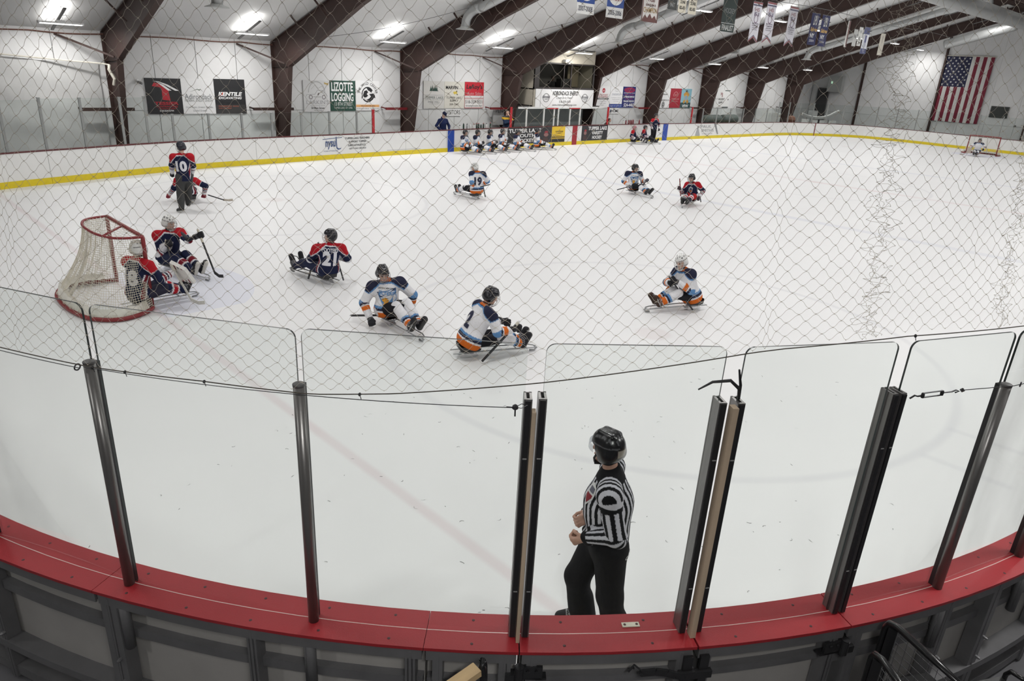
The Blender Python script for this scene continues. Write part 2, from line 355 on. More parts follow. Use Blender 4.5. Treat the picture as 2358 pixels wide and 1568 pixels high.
# ------------------------------------------------------------------ ducts
DUCT = mat('spiral_duct_metal', (.42, .43, .43), .42, .55, var=.06, scale=2)
def ribbed(mb, pts, r, n=16, rib=.12, amp=.035):
    P = [Vector(q) for q in pts]; L = [0]
    for a, b in zip(P[:-1], P[1:]): L.append(L[-1]+(b-a).length)
    k = max(int(L[-1]/rib), 2)*2; out = []; rr = []
    for i in range(k+1):
        s_ = L[-1]*i/k; out.append(tuple(np.interp(s_, L, [q[d] for q in P]) for d in range(3))); rr.append(r*(1+amp*(i % 2)))
    mb.tube(out, rr, n)
m = MB(); ribbed(m, [(6, 0, 8.2), (61.8, 0, 8.42)], .40, 20, .5, .03)
md = tag(part('ridge_duct', m, DUCT, None, True), 'long round metal duct running under the roof ridge', 'duct')
for k, (x, r, lab) in enumerate(((6.64, .17, 'left of the first two lamps'), (16.84, .18, 'beside the third roof frame'), (27.04, .18, 'above the announcer booth'), (38.7, .17, 'beyond the booth, mostly behind a frame'), (48.6, .2, 'white branch duct with elbow near the far end'))):
    t = thing('branch_duct', 'sloping metal branch duct with square diffuser, %s' % lab if k != 4 else 'sloping metal branch duct nearest the far end wall', 'duct', (x, 10.95, 0), 0, 'branch ducts with diffusers')
    yb = 10.0; z0 = RZ(yb, x)-.36
    m = MB(); ribbed(m, [(0, .35-10.95, RZ(.35, x)-.75), (0, -8, RZ(2.95, x)-.40), (0, yb-10.95, z0)], r, 14, .3); part('duct_run', m, DUCT, t, True)
    m = MB(); el = [(0, yb-10.95+.95*math.sin(a)*.95, z0-.3*math.sin(a)*0-(1-math.cos(a))*.62) for a in np.linspace(0, math.pi/2, 7)]; m.tube(el+[(0, -.02, 5.42+zo(x)), (0, 0, 5.33+zo(x))], r*1.02, 14); part('elbow', m, DUCT, t, True)
    m = MB(); m.lathe([(r*1.02, .10), (r*1.1, .06), (.36, .0), (.38, -.02), (.34, -.02), (r*.8, .03)], (0, 0, 5.28+zo(x)), 20); part('diffuser', m, mat('diffuser_grey', (.5, .51, .5), .5), t, True)
m = MB(); ribbed(m, [(55.3, .3, 8.2), (55.3, 4.3, 6.95)], .30, 16, .3); tag(part('branch_duct', m, DUCT, None, True), 'short thick spiral branch duct above the hung flag', 'duct', 'branch ducts with diffusers')

# ------------------------------------------------------------------ far boards, kick strip, cap rail, glass
HDPE = mat('board_white_plastic', (.80, .80, .79), .42, var=.025, scale=2); KICK = mat('kick_yellow', (.72, .56, .015), .45, var=.06)
CAPB = mat('cap_dark_red', (.10, .016, .018), .5); 
fb = thing('dasher_boards', 'long white rink boards with yellow kick strip along the far side and end', 'boards', (20, 14, 0))
FB = Vector((20, 14, 0))
def strip(s0, s1, z0, z1, off, th, n=5):
    ss = np.linspace(s0, s1, n); inn = [bpt(s)+bnrm(s)*off for s in ss]; out = [bpt(s)+bnrm(s)*(off+th) for s in ss]; m = MB(); vs = []
    for (a, b) in zip(inn, out):
        for q in (a, b):
            for z in (z0, z1): vs.append((q[0]-FB.x, q[1]-FB.y, z if not callable(z) else z(q[0])))
    fs = []
    for i in range(n-1):
        o = 4*i; fs += [(o, o+1, o+5, o+4), (o+2, o+6, o+7, o+3), (o+1, o+3, o+7, o+5), (o, o+4, o+6, o+2)]
    fs += [(0, 2, 3, 1), (4*n-4, 4*n-3, 4*n-1, 4*n-2)]
    m.add(vs, fs); return m
nseg = int(_bl[-1]/2.44); eb = np.linspace(0.05, _bl[-1]-.1, nseg+1)
for a, b in zip(eb[:-1], eb[1:]):
    part('board_panel', strip(a+.006, b-.006, .03, lambda x: bz(x)-.035, .0, .04), HDPE, fb)
    part('kick_strip', strip(a+.004, b-.004, .0, .19, -.012, .05), KICK, fb)
    part('cap_rail', strip(a+.003, b-.003, lambda x: bz(x)-.035, lambda x: bz(x), -.02, .13), CAPB, fb)
GLASS = glass_mat('rink_glass', (.945, .960, .953), .05); GLASSF = glass_mat('rink_glass_far', (.935, .955, .948), .05); EDGE = mat('glass_edge_green', (.012, .02, .02), .3)
POSTA = mat('post_aluminium', (.30, .31, .305), .45, .4)
def far_post(x, ztop, label, red=False, wht=False):
    s_ = bs_at(x); q = bpt(s_)+bnrm(s_)*.05; m = MB(); w_ = .11 if red else .07
    m.box((0, 0, (ztop+.62)/2), (w_, .06, ztop-.62)); m.box((0, 0, ztop), (w_+.02, .08, .02))
    o = part('glass_post', m, mat('post_red', (.42, .012, .02), .4) if red else (mat('post_white', (.7, .7, .68), .5) if wht else POSTA)); o.location = (*q, 0); tag(o, label, 'post', None if red else 'glass posts on the far boards'); return o
def far_pane(x0, x1, z1, label):
    s0, s1 = bs_at(x0), bs_at(x1); a = bpt(s0)+bnrm(s0)*.05; b = bpt(s1)+bnrm(s1)*.05; d = Vector((b[0]-a[0], b[1]-a[1], 0)); L = d.length; d.normalize()
    zb = min(bz(x0), bz(x1))-.02; r = .04
    pl = [(.03, zb), (L-.03, zb), (L-.03, z1-r), (L-.03-r, z1), (.03+r, z1), (.03, z1-r)]
    m = MB(); nn = Vector((-d.y, d.x, 0)); m.prism([d*u+Vector((0, 0, z)) for u, z in pl], nn*.012, 0, 1)
    o = part('glass_shield', m, [GLASSF, mat('far_glass_edge', (.35, .38, .37), .3)]); o.location = (*a, 0); tag(o, label, 'glass pane', 'glass panes on the far boards')
PX = [(-.5, 2.43), (0.56, 2.43), (1.61, 2.47), (2.75, 2.46), (3.97, 2.46), (4.78, 2.48), (5.69, 1.9), (7.0, 1.89), (8.27, 1.88), (9.5, 1.89), (10.8, 1.9), (12.11, 1.91), (13.46, 1.91)]
for i, (x, z) in enumerate(PX): far_post(x, z, 'pale metal glass post on the far boards, %s from the left' % (ORD+['eleventh', 'twelfth', 'thirteenth'])[i])
for i, (a, b) in enumerate(zip(PX[:-1], PX[1:])): far_pane(a[0], b[0], min(a[1], b[1])-.01, 'far glass pane after the %s post from the left' % (ORD+['eleventh', 'twelfth', 'thirteenth'])[i])
far_pane(13.46, 14.31, 1.9, 'narrow glass pane beside the leftmost red post')
far_post(14.31, 1.96, 'red post ending the glass left of the visitors bench', True); far_post(22.85, 2.04, 'red post at the left end of the penalty box glass', True)
far_post(30.81, 2.04, 'red post left of the home bench sign', True); far_post(39.4, 2.06, 'red post at the right end of the home bench', True)
for i, x in enumerate((24.0, 25.34, 26.15, 26.5, 27.47, 28.32)): far_post(x, 1.98, 'white penalty box post, %s from the left red post' % ORD[i], False, True)
pq = [22.95, 24.0, 25.34, 26.15, 26.5, 27.47, 28.32, 29.5, 30.7]
for i, (a, b) in enumerate(zip(pq[:-1], pq[1:])): far_pane(a, b, 1.97, 'penalty box glass pane, %s from the left' % ORD[i])
RX = [40.7, 42.4, 44.1, 45.8, 47.5, 49.2, 50.8, 52.2, 53.33, 54.54, 55.68, 56.86, 57.7]
for i, x in enumerate(RX):
    far_post(x, 1.98 if x < 50 else 2.45, 'glass post on the far right boards, %s after the home bench' % (ORD+['eleventh', 'twelfth', 'thirteenth'])[i])
for i, (a, b) in enumerate(zip(RX[:-1], RX[1:])): far_pane(a, b, 1.97 if a < 50 else 2.43, 'far right glass pane, %s after the home bench' % (ORD+['eleventh', 'twelfth', 'thirteenth'])[i])
_s0 = bs_at(57.7)
for i in range(8):
    sa, sb = _s0+i*1.45, _s0+(i+1)*1.45; a = bpt(sa)+bnrm(sa)*.05; b = bpt(sb)+bnrm(sb)*.05; d = Vector((b[0]-a[0], b[1]-a[1], 0)); L = d.length; d.normalize()
    m = MB(); m.prism([d*u+Vector((0, 0, z)) for u, z in ((.03, .95), (L-.03, .95), (L-.03, 2.43), (.03, 2.43))], Vector((-d.y, d.x, 0))*.012, 0, 1)
    o = part('glass_shield', m, [GLASSF, mat('far_glass_edge', (.35, .38, .37), .3)]); o.location = (*a, 0); tag(o, 'end board glass pane, %s right of the corner' % ORD[i], 'glass pane', 'glass panes on the far boards')
    m = MB(); m.box((0, 0, 1.5), (.06, .05, 1.95)); o = part('glass_post', m, POSTA); o.location = (*b, 0); tag(o, 'end board glass post, %s right of the corner' % ORD[i], 'post', 'glass posts on the far boards')
# stripes and goal-line mark on the boards
def board_patch(x0, x1, z0, z1, col, name='stripe', off=-.016, parent=fb, n=4):
    s0, s1 = bs_at(x0), bs_at(x1); return part(name, strip(s0, s1, z0, z1, off, .004-off, n), mat('paint_%s' % '_'.join(str(int(c*255)) for c in col), col, .45, var=.03), parent)
BLUE_L, RED_L = (.012, .06, .36), (.30, .012, .022)
board_patch(18.56, 18.96, .0, lambda x: bz(x)+.002, BLUE_L); board_patch(36.35, 36.85, .0, lambda x: bz(x)+.002, BLUE_L); board_patch(27.75, 28.15, .0, lambda x: bz(x)+.002, RED_L)
board_patch(54.88, 54.95, .0, lambda x: bz(x), (.22, .06, .07))

# ------------------------------------------------------------------ lettering on flat signs
def flat(items, W, Hh, parent, yf, org=(0, 0, 0), frame=None):
    """items in 0..1 panel coordinates (u right, v up); frame maps (u metres, v metres, depth) to local 3D"""
    if frame is None: frame = lambda a, b, d: (org[0]+a, org[1]+yf-d, org[2]+b)
    for k, it in enumerate(items):
        m = MB(); d = .004+.002*(it[0] == 't')+.0012*k/4
        if it[0] == 't':
            _, s_, cx_, cz_, w_, h_, col = it[:7]; sh = it[7] if len(it) > 7 else 0; bo = it[8] if len(it) > 8 else .015
            V, F, asp = text_mesh(s_, sh, bo)
            m.add([frame((cx_+q[0]*w_)*W, (cz_+q[1]*h_)*Hh, d) for q in V], F); nm = 'lettering'
        else:
            _, poly, col = it[:3]; m.add([frame(a*W, b*Hh, d) for a, b in poly], [tuple(range(len(poly)))]); nm = 'printed_shape'
        part(nm, m, mat('print_%s' % '_'.join(str(int(c*255)) for c in col), col, .5, var=.02), parent)
def rect(a, b, c, d): return [(a, b), (c, b), (c, d), (a, d)]
def ring(cx_, cz_, r, w_, n=20, a0=0, a1=360, asp=1.0):
    A = [R_(a0+(a1-a0)*i/n) for i in range(n+1)]; return [(cx_+r*math.cos(a), cz_+r*math.sin(a)*asp) for a in A]+[(cx_+(r-w_)*math.cos(a), cz_+(r-w_)*math.sin(a)*asp) for a in A[::-1]]
def disc(cx_, cz_, r, n=16, asp=1.0): return [(cx_+r*math.cos(2*math.pi*i/n), cz_+r*asp*math.sin(2*math.pi*i/n)) for i in range(n)]
def wall_sign(label, x0, x1, z0, z1, col, items, y=16.14, name='wall_sign', th=.045):
    t = thing(name, label, 'sign', (x0, y, z0)); W, Hh = x1-x0, z1-z0
    m = MB(); m.box((W/2, -th/2, Hh/2), (W-.01, th, Hh-.01)); part('panel', m, mat('sign_%s' % '_'.join(str(int(c*255)) for c in col), col, .5, var=.02), t)
    flat(items, W, Hh, t, -th); return t
K_, W_, G_, GR = (.012, .012, .014), (.80, .80, .80), (.30, .31, .32), (.012, .06, .04)
SR = (.42, .012, .025)
wall_sign('black wall sign with a big red letter T and white swoosh', 5.88, 7.16, 1.65, 2.93, K_, [
    ('p', [(.18, .78), (.25, .88), (.52, .82), (.62, .70), (.66, .38), (.44, .40), (.44, .74)], SR), ('p', [(.2, .92), (.38, .91), (.62, .83), (.93, .66), (.82, .66), (.55, .81), (.38, .89)], W_), ('p', [(.30, .905), (.5, .82), (.72, .66), (.62, .66), (.44, .80)], W_),
    ('t', 'TESSIER', .54, .305, .68, .085, SR, 0, .03), ('t', 'CONTRACTING', .54, .215, .60, .05, SR), ('t', 'CONSTRUCTION', .54, .155, .5, .03, SR), ('t', '518-524-5794', .52, .095, .4, .045, W_)])
wall_sign('white wall sign with a dark mountain outline between two black signs', 7.16, 8.42, 1.65, 2.94, (.74, .74, .74), [
    ('p', [(.22, .62), (.48, .715), (.54, .69), (.57, .72), (.66, .62), (.57, .70), (.54, .665), (.48, .70)], (.03, .06, .03)), ('t', 'Adirondack', .5, .50, .84, .15, (.16, .17, .18), 0, 0), ('t', 'FEDERAL CREDIT UNION', .5, .385, .84, .06, (.2, .2, .2), 0, 0),
    ('t', 'Great Rates. Greater Benefits.', .5, .20, .84, .05, G_, .2, 0), ('t', 'Guided Growth', .5, .10, .42, .055, G_, .2, 0)])
wall_sign('black wall sign with white slanted two-line lettering', 8.42, 9.67, 1.66, 2.96, K_, [
    ('t', 'KENTILE', .5, .57, .78, .115, W_, .25, .04), ('p', [(.155, .515), (.20, .515), (.255, .625), (.30, .625), (.255, .575), (.28, .515), (.235, .515), (.23, .555)], (.6, .05, .02)), ('t', 'EXCAVATING', .49, .455, .76, .07, W_, .25, .035),
    ('p', rect(0, 0, 1, .26), (.035, .033, .033)), ('t', 'CONSTRUCTION • PAVING', .42, .215, .66, .03, (.5, .12, .06), 0, .01), ('t', '518-123-4567', .30, .155, .42, .03, (.5, .12, .06), 0, .01)])
wall_sign('pale grey wall sign with a line-drawn car under an arch', 12.24, 13.53, 1.70, 3.0, (.62, .62, .62), [
    ('p', ring(.5, .62, .32, .03, 20, 0, 180, 1.12), (.42, .42, .42)), ('p', ring(.27, .475, .07, .022), (.16, .14, .15)), ('p', ring(.76, .475, .07, .022), (.16, .14, .15)), ('p', [(.10, .50), (.12, .56), (.42, .57), (.52, .70), (.70, .70), (.86, .58), (.90, .50), (.88, .49), (.84, .57), (.69, .685), (.53, .685), (.43, .555), (.13, .55), (.12, .50)], (.36, .36, .36)),
    ('p', [(.28, .72), (.44, .86), (.56, .76), (.72, .84), (.80, .70), (.78, .70), (.71, .82), (.56, .74), (.44, .84), (.30, .72)], (.42, .42, .42)), ('p', rect(.36, .475, .66, .49), (.3, .3, .3)), ('p', [(.52, .55), (.55, .60), (.60, .61), (.57, .55), (.55, .53)], (.06, .05, .05)),
    ('p', [(.78, .95), (.86, .93), (.96, .92), (.93, .85), (.86, .88), (.80, .89)], (.45, .33, .12)), ('t', "LARKIN'S", .52, .315, .84, .125, (.34, .34, .35), 0, -.005), ('t', 'ADIRONDACK HOTEL', .52, .205, .56, .02, G_, 0, 0), ('t', '58 Main Street', .52, .13, .50, .065, (.10, .10, .10)), ('t', '518-359-0000', .52, .055, .32, .035, G_)])
wall_sign('dark green wall sign with tall white lettering', 13.54, 14.82, 1.735, 3.02, GR, [
    ('t', 'LIZOTTE', .48, .80, .86, .30, W_, 0, .03), ('t', 'LOGGING', .48, .46, .88, .28, W_, 0, .03), ('t', '13 8TH STREET', .52, .235, .72, .12, (.62, .64, .62), 0, .01), ('t', 'TUPPER LAKE, NY 12986', .5, .10, .74, .075, (.52, .54, .52), 0, .0)])
def arc_text(s_, cx_, cz_, r, a0, a1, h_, col):
    out = []
    for i, ch in enumerate(s_):
        if ch == ' ': continue
        a = R_(a0+(a1-a0)*i/(len(s_)-1)); V, F, asp = text_mesh(ch, 0, .01); out.append((ch, cx_+r*math.cos(a), cz_+r*math.sin(a), a-math.pi/2, h_, col))
    return out
tw = wall_sign('white wall sign with a round black animal emblem and orange strip', 14.84, 16.12, 1.75, 3.04, (.78, .78, .78), [
    ('p', ring(.5, .55, .25, .035, 20, 30, 200), K_), ('p', ring(.5, .53, .25, .045, 16, 215, 350), K_), ('p', [(.30, .52), (.36, .66), (.46, .69), (.52, .62), (.46, .56), (.52, .5), (.42, .44), (.34, .45)], K_), ('p', [(.46, .76), (.58, .78), (.68, .68), (.66, .60), (.58, .66), (.52, .68)], K_),
    ('p', [(.56, .56), (.72, .58), (.78, .46), (.70, .36), (.56, .33), (.44, .36), (.56, .41), (.64, .48)], K_), ('p', [(.72, .60), (.80, .52), (.82, .42), (.78, .43), (.75, .52)], K_), ('p', [(.24, .44), (.27, .55), (.29, .44), (.26, .38)], K_),
    ('p', rect(.01, .12, .985, .20), (.72, .38, .14)), ('t', 'WILDCENTER.ORG', .5, .16, .6, .055, (.15, .08, .05)), ('t', '45 MUSEUM DRIVE · TUPPER LAKE', .5, .065, .94, .035, (.1, .1, .1), 0, 0)])
for ch, u_, v_, a, h_, col in arc_text('THE WILD CENTER', .5, .53, .385, 168, 12, .085, K_):
    V, F, asp = text_mesh(ch, 0, .01); m = MB(); ca, sa = math.cos(a), math.sin(a); hh = h_*1.28
    m.add([(u_*1.28+(q[0]*asp*hh*ca-q[1]*hh*sa), -.052, v_*1.29+(q[0]*asp*hh*sa+q[1]*hh*ca)) for q in V], F); part('lettering', m, mat('print_%s' % '_'.join(str(int(c*255)) for c in col), col), tw)
def trees(): return [('p', [(.33+.05*i-.035, .655), (.33+.05*i, .655+.12+.10*abs(math.sin(i*1.9+.6))), (.33+.05*i+.035, .655)], (.012, .05, .035)) for i in range(7)]
wall_sign('cream wall sign with a clump of dark green pine trees', 18.69, 20.0, 1.83, 3.12, (.62, .61, .58), trees()+[('p', rect(.28, .64, .70, .66), (.012, .05, .035)), ('p', rect(.07, .49, .93, .50), G_), ('t', 'TUPPER LAKE', .5, .40, .88, .10, (.2, .23, .22), 0, 0), ('p', rect(.07, .315, .93, .322), G_), ('t', 'PINE MILL', .5, .24, .56, .07, G_, 0, 0), ('p', rect(.26, .17, .74, .178), G_)])
wall_sign('cream wall sign with a small yellow emblem under bold black letters', 20.0, 21.32, 1.84, 3.12, (.66, .64, .57), [('t', 'MARVIN', .36, .78, .60, .13, K_, 0, .03), ('t', 'WINDOWS & DOORS', .80, .745, .30, .022, G_), ('p', [(.42, .60), (.47, .64), (.52, .62), (.56, .66), (.60, .62), (.64, .56), (.60, .54), (.56, .56), (.52, .52), (.47, .54)], (.62, .46, .06)), ('p', [(.60, .68), (.63, .66), (.61, .60), (.58, .62)], K_), ('p', [(.62, .54), (.68, .52), (.64, .50), (.58, .52)], K_),
    ('t', 'TUPPER LAKE', .47, .40, .74, .085, (.06, .05, .04), 0, 0), ('t', 'SUPPLY', .48, .29, .42, .085, (.06, .05, .04), 0, .01), ('t', '359-3491', .48, .15, .46, .075, (.06, .05, .04), 0, .0)])
wall_sign('red and white wall sign with a phone number', 21.33, 22.64, 1.85, 3.13, (.76, .75, .73), [('p', rect(.0, .48, 1, 1), (.50, .015, .03)), ('t', "LeRoy's", .5, .80, .84, .22, K_, .1, .03), ('t', 'Auto Sales', .5, .565, .76, .12, (.55, .35, .35), .15, .0), ('t', 'Sales, Service, Collision Repair', .5, .425, .9, .035, G_, 0, 0), ('p', rect(0, .375, 1, .39), (.4, .03, .04)), ('p', rect(0, .345, 1, .355), (.4, .03, .04)), ('t', '518-359-9031', .5, .245, .92, .13, (.06, .05, .06), 0, .0), ('t', 'leroysautosales.com', .5, .085, .86, .085, (.12, .11, .11), .15, 0), ('p', rect(0, 0, 1, .02), (.4, .03, .04)), ('p', rect(0, 0, .015, .5), (.4, .03, .04)), ('p', rect(.985, 0, 1, .5), (.4, .03, .04))])
wall_sign('small white sign reading VISITORS under the cream signs', 20.08, 21.1, 1.46, 1.80, (.76, .76, .75), [('t', 'VISITORS', .5, .55, .92, .62, (.03, .03, .03), 0, .0)])
wall_sign('white wall sign with a red round badge and red lettering', 31.98, 33.29, 1.86, 3.13, (.76, .76, .76), [('p', disc(.5, .80, .11), (.42, .02, .04)), ('t', 'sh', .5, .80, .12, .08, W_), ('t', 'STEWART', .5, .60, .74, .08, (.42, .1, .1), 0, 0), ('t', "SHOPPES", .5, .51, .70, .08, (.42, .1, .1), 0, 0), ('p', rect(.08, .38, .92, .46), (.06, .06, .07)), ('t', 'SUPERMARKET', .5, .42, .7, .05, W_), ('t', '• Tupper Lake •', .5, .30, .6, .04, G_), ('t', 'Fresh Daily', .5, .20, .46, .04, G_), ('t', 'NY', .5, .12, .2, .04, G_)])
wall_sign('plain white wall sign with thin grey capitals and rings', 33.3, 34.58, 2.08, 3.14, (.77, .77, .78), [('p', ring(.46, .78, .09, .02), (.5, .5, .5)), ('p', ring(.56, .78, .09, .02), (.5, .5, .5)), ('t', 'ONEGROUP', .5, .55, .72, .11, (.30, .32, .38), 0, 0), ('t', 'Risk Management  Insurance', .5, .36, .76, .035, G_), ('t', 'Employee Benefits', .5, .26, .6, .035, G_), ('t', 'Consulting', .5, .16, .4, .035, G_)])
wall_sign('dark blue strip sign under the plain white sign', 33.3, 34.62, 1.86, 2.07, (.02, .05, .26), [('t', 'PO BOX 1234, TUPPER LAKE', .5, .5, .9, .4, (.55, .6, .75), .2, .0)])
wall_sign('navy wall sign with white bars and a big white number', 34.62, 35.92, 1.86, 3.14, (.015, .02, .14), [('p', disc(.5, .84, .44, 18, .28), (.35, .02, .06)), ('t', 'CLARK', .5, .84, .7, .13, (.03, .02, .12)), ('t', 'GENERATOR SALES', .5, .70, .9, .04, W_), ('t', 'FLUID CAPTURE', .5, .62, .7, .05, (.4, .06, .15)), ('t', 'GARBAGE SERVICE', .5, .52, .86, .085, W_, 0, .03), ('t', 'ROLL-OFFS', .5, .42, .6, .05, (.4, .06, .15)), ('t', 'TRAILER SERVICE', .5, .31, .86, .085, W_, 0, .03), ('t', '524-4463', .55, .13, .84, .17, W_, 0, .02)])
wall_sign('small white sign reading HOME by the red post', 33.38, 34.4, 1.49, 1.80, (.76, .76, .76), [('t', 'HOME', .56, .56, .72, .58, (.04, .04, .05)), ('p', [(.02, .2), (.08, .9), (.2, .7), (.16, .3)], (.05, .05, .08))])
wall_sign('white wall sign with a round black seal and faint lettering', 38.8, 39.93, 1.84, 3.1, (.76, .76, .76), [('t', 'SELKIRK', .5, .70, .5, .06, (.06, .06, .06)), ('t', 'FIRE RESCUE CO', .5, .40, .9, .07, (.06, .06, .06)), ('p', disc(.35, .17, .16), (.05, .05, .05)), ('p', ring(.35, .17, .12, .02), W_), ('t', 'W', .35, .17, .12, .1, W_)])
wall_sign('plain dark red wall sign with faint lettering', 39.93, 41.28, 1.84, 3.12, (.30, .015, .03), [('p', ring(.5, .62, .22, .03, 14, 0, 180), (.5, .25, .25)), ('t', 'O.W.D.', .5, .66, .46, .14, (.5, .22, .22)), ('t', 'TUPPER LAKE', .5, .46, .7, .08, (.5, .25, .25)), ('t', 'NEW YORK', .5, .34, .5, .05, (.5, .25, .25))])
wall_sign('light blue wall sign with an orange cross emblem', 41.28, 42.58, 1.84, 3.12, (.22, .42, .50), [('p', rect(0, 0, 1, .28), (.03, .07, .07)), ('p', [(.22, .30), (.40, .5), (.22, .72), (.40, .84), (.6, .84), (.80, .72), (.62, .5), (.80, .30), (.64, .22), (.5, .4), (.36, .22)], (.50, .26, .05)), ('p', disc(.5, .52, .15), (.25, .35, .45)), ('p', ring(.5, .52, .17, .03), (.6, .4, .12)), ('p', [(.38, .88), (.5, .80), (.62, .88), (.5, .94)], (.06, .06, .06)), ('t', 'VFW', .5, .10, .62, .15, W_, 0, .03)])
wall_sign('white wall sign with two small dark red letters at the top', 45.8, 48.0, 1.85, 3.12, (.74, .74, .73), [('t', 'H', .40, .78, .09, .2, (.2, .02, .03)), ('t', 'S', .47, .70, .08, .2, (.2, .02, .03)), ('t', 'HULBERT', .46, .48, .42, .12, (.05, .05, .05)), ('t', 'SUPPLY', .46, .29, .34, .12, (.05, .05, .05)), ('t', 'Auto  Tru', .12, .5, .18, .06, G_), ('p', rect(.62, .94, .98, .985), (.03, .06, .06)), ('p', rect(.55, .0, .95, .05), (.05, .07, .07)), ('p', [(.86, .46), (.89, .52), (.92, .46), (.89, .40)], K_)])
# board adverts: lettering bent along the boards
def board_print(items, x0, x1, z0, z1, bg=None):
    if bg: board_patch(x0, x1, z0, z1, bg, 'advert_panel', -.018)
    s0, s1 = bs_at(x0), bs_at(x1)
    def fr(a, b, d):
        s_ = s0+a; q = bpt(s_)-bnrm(s_)*(.019+d*.4); return (q[0]-FB.x, q[1]-FB.y, z0+b)
    flat(items, s1-s0, z1-z0, fb, 0, frame=fr)
NB = (.02, .06, .20)
board_print([('t', 'nysu', .17, .47, .20, .42, NB, .12, .015), ('p', [(.275, .86), (.29, .90), (.30, .34), (.33, .28), (.37, .30), (.385, .38), (.37, .26), (.32, .22), (.285, .30)], NB), ('p', [(.02, .76), (.40, .83), (.40, .855), (.02, .785)], NB), ('t', 'A Union of Professionals', .17, .19, .28, .07, NB, .2, 0),
    ('t', 'TUPPER LAKE TEACHERS', .71, .78, .50, .10, K_, 0, .02), ('t', 'SUPPORT TUPPER', .71, .60, .36, .10, K_, 0, .02), ('t', 'LAKE-ATHLETICS.', .70, .42, .36, .10, K_, 0, .02), ('t', "LET'S GO 'JACKS!", .71, .24, .34, .10, K_, 0, .02)], 11.65, 14.15, .2, 1.0)
_tl = lambda a, b: [('t', 'TUPPER LAKE', .60 if a == 'VARSITY' else .38, .80, .72, .24, W_, 0, .035), ('t', a, .6 if a == 'VARSITY' else .40, .50, .44, .22, W_, 0, .035), ('t', b, .6 if a == 'VARSITY' else .40, .20, .38, .22, W_, 0, .035), ('p', disc(.13 if a == 'VARSITY' else .87, .5, .055, 12, 2.2), (.26, .13, .12)), ('p', [(q+(.08 if a == 'VARSITY' else .82), z) for q, z in ((.0, .62), (.03, .74), (.08, .74), (.1, .62))], (.30, .03, .04)), ('p', [(q+(.05 if a == 'VARSITY' else .78), z) for q, z in ((.0, .06), (.03, .34), (.12, .34), (.17, .06))], (.06, .03, .03))]
board_print(_tl('YOUTH', 'HOCKEY'), 22.6, 26.0, .20, 1.03, (.022, .022, .026))
board_print(_tl('VARSITY', 'HOCKEY'), 28.55, 30.85, .20, 1.04, (.022, .022, .026))
board_print([('t', 'nysphsaa', .55, .66, .6, .16, (.10, .06, .01), .2, .02), ('p', [(.3, .5), (.6, .58), (.85, .55), (.62, .53)], (.12, .08, .02)), ('t', 'Section X', .5, .42, .56, .07, (.12, .08, .02)), ('p', rect(0, .0, 1, .20), K_), ('p', rect(0, .24, 1, .27), (.03, .02, .01)), ('p', rect(0, .30, 1, .345), K_)], 26.03, 27.1, .2, 1.05, (.75, .50, .03))
board_print([('t', 'PAUL', .42, .76, .44, .22, G_, 0, 0), ('t', "SMITH'S", .50, .44, .52, .24, G_, 0, 0), ('t', 'COLLEGE', .5, .18, .44, .1, (.45, .45, .45)), ('p', [(.02, .02), (.06, .5), (.08, .95), (.12, .6), (.2, .1), (.2, .02)], (.38, .39, .40)), ('p', [(.74, .98), (.82, .98), (.97, .12), (.93, .1)], (.22, .23, .24))], 40.0, 42.9, .18, 1.0)
for (x0, x1) in ((15.0, 16.9), (30.95, 31.95), (38.2, 38.9)): board_patch(x0, x1, .23, .245, (.35, .34, .33), 'panel_edge', -.006)
# ------------------------------------------------------------------ near boards in the corner arc
CAPR = mat('cap_bright_red', (.30, .013, .019), .5, var=.06, scale=5, bump=.1, bscale=160); SCREW = mat('screw_dark', (.05, .012, .014), .5)
FRM = mat('board_frame_grey', (.15, .15, .155), .5, .3, var=.12, scale=6); BACK = mat('board_back_beige', (.34, .33, .315), .6, var=.08, scale=3)
DARKH = mat('hinge_dark_steel', (.045, .045, .048), .4, .6)
NBL = Vector((-1.3, -10.86, 0))
nb = thing('dasher_boards', 'near corner rink boards with red cap and grey steel frame', 'boards', NBL)
def arcbox(R0, R1, a0, a1, z0, z1, n=None, base=NBL):
    n = n or max(2, int(abs(a1-a0)/1.6)+1); m = MB(); vs = []
    for a in np.linspace(a0, a1, n):
        for R in (R0, R1):
            for z in (z0, z1): q = arc(R, a, z)-base; vs.append(q)
    fs = []
    for i in range(n-1):
        o = 4*i; fs += [(o, o+4, o+5, o+1), (o+2, o+3, o+7, o+6), (o+1, o+5, o+7, o+3), (o, o+2, o+6, o+4)]
    fs += [(0, 1, 3, 2), (4*n-4, 4*n-2, 4*n-1, 4*n-3)]; m.add(vs, fs); return m
RI, RO = 7.84, 8.125
GA, GM, GB = -132.58, -125.28, -118.16            # gate edges
def cap_seg(a0, a1, par, base, g=.012):
    m = arcbox(RI, RO, a0+g, a1-g, 1.078, 1.098, base=base)
    c = part('cap_rail', m, CAPR, par)
    m = arcbox(7.984, 7.989, a0+g, a1-g, 1.094, 1.0992, base=base); part('glass_seat', m, mat('seat_line_glint', (.62, .45, .42), .3), c)  # groove line for the glass; its glint is painted as a pale colour
    m = MB()
    for R in (7.895, 8.075):
        n = max(1, int(abs(a1-a0)/2.6))
        for i in range(n): q = arc(R, a0+(a1-a0)*(i+.5)/n, 1.097)-base; m.lathe([(.009, 0), (.009, .002), (.004, .003)], q, 8)
    part('screw', m, SCREW, c, stuff=True)
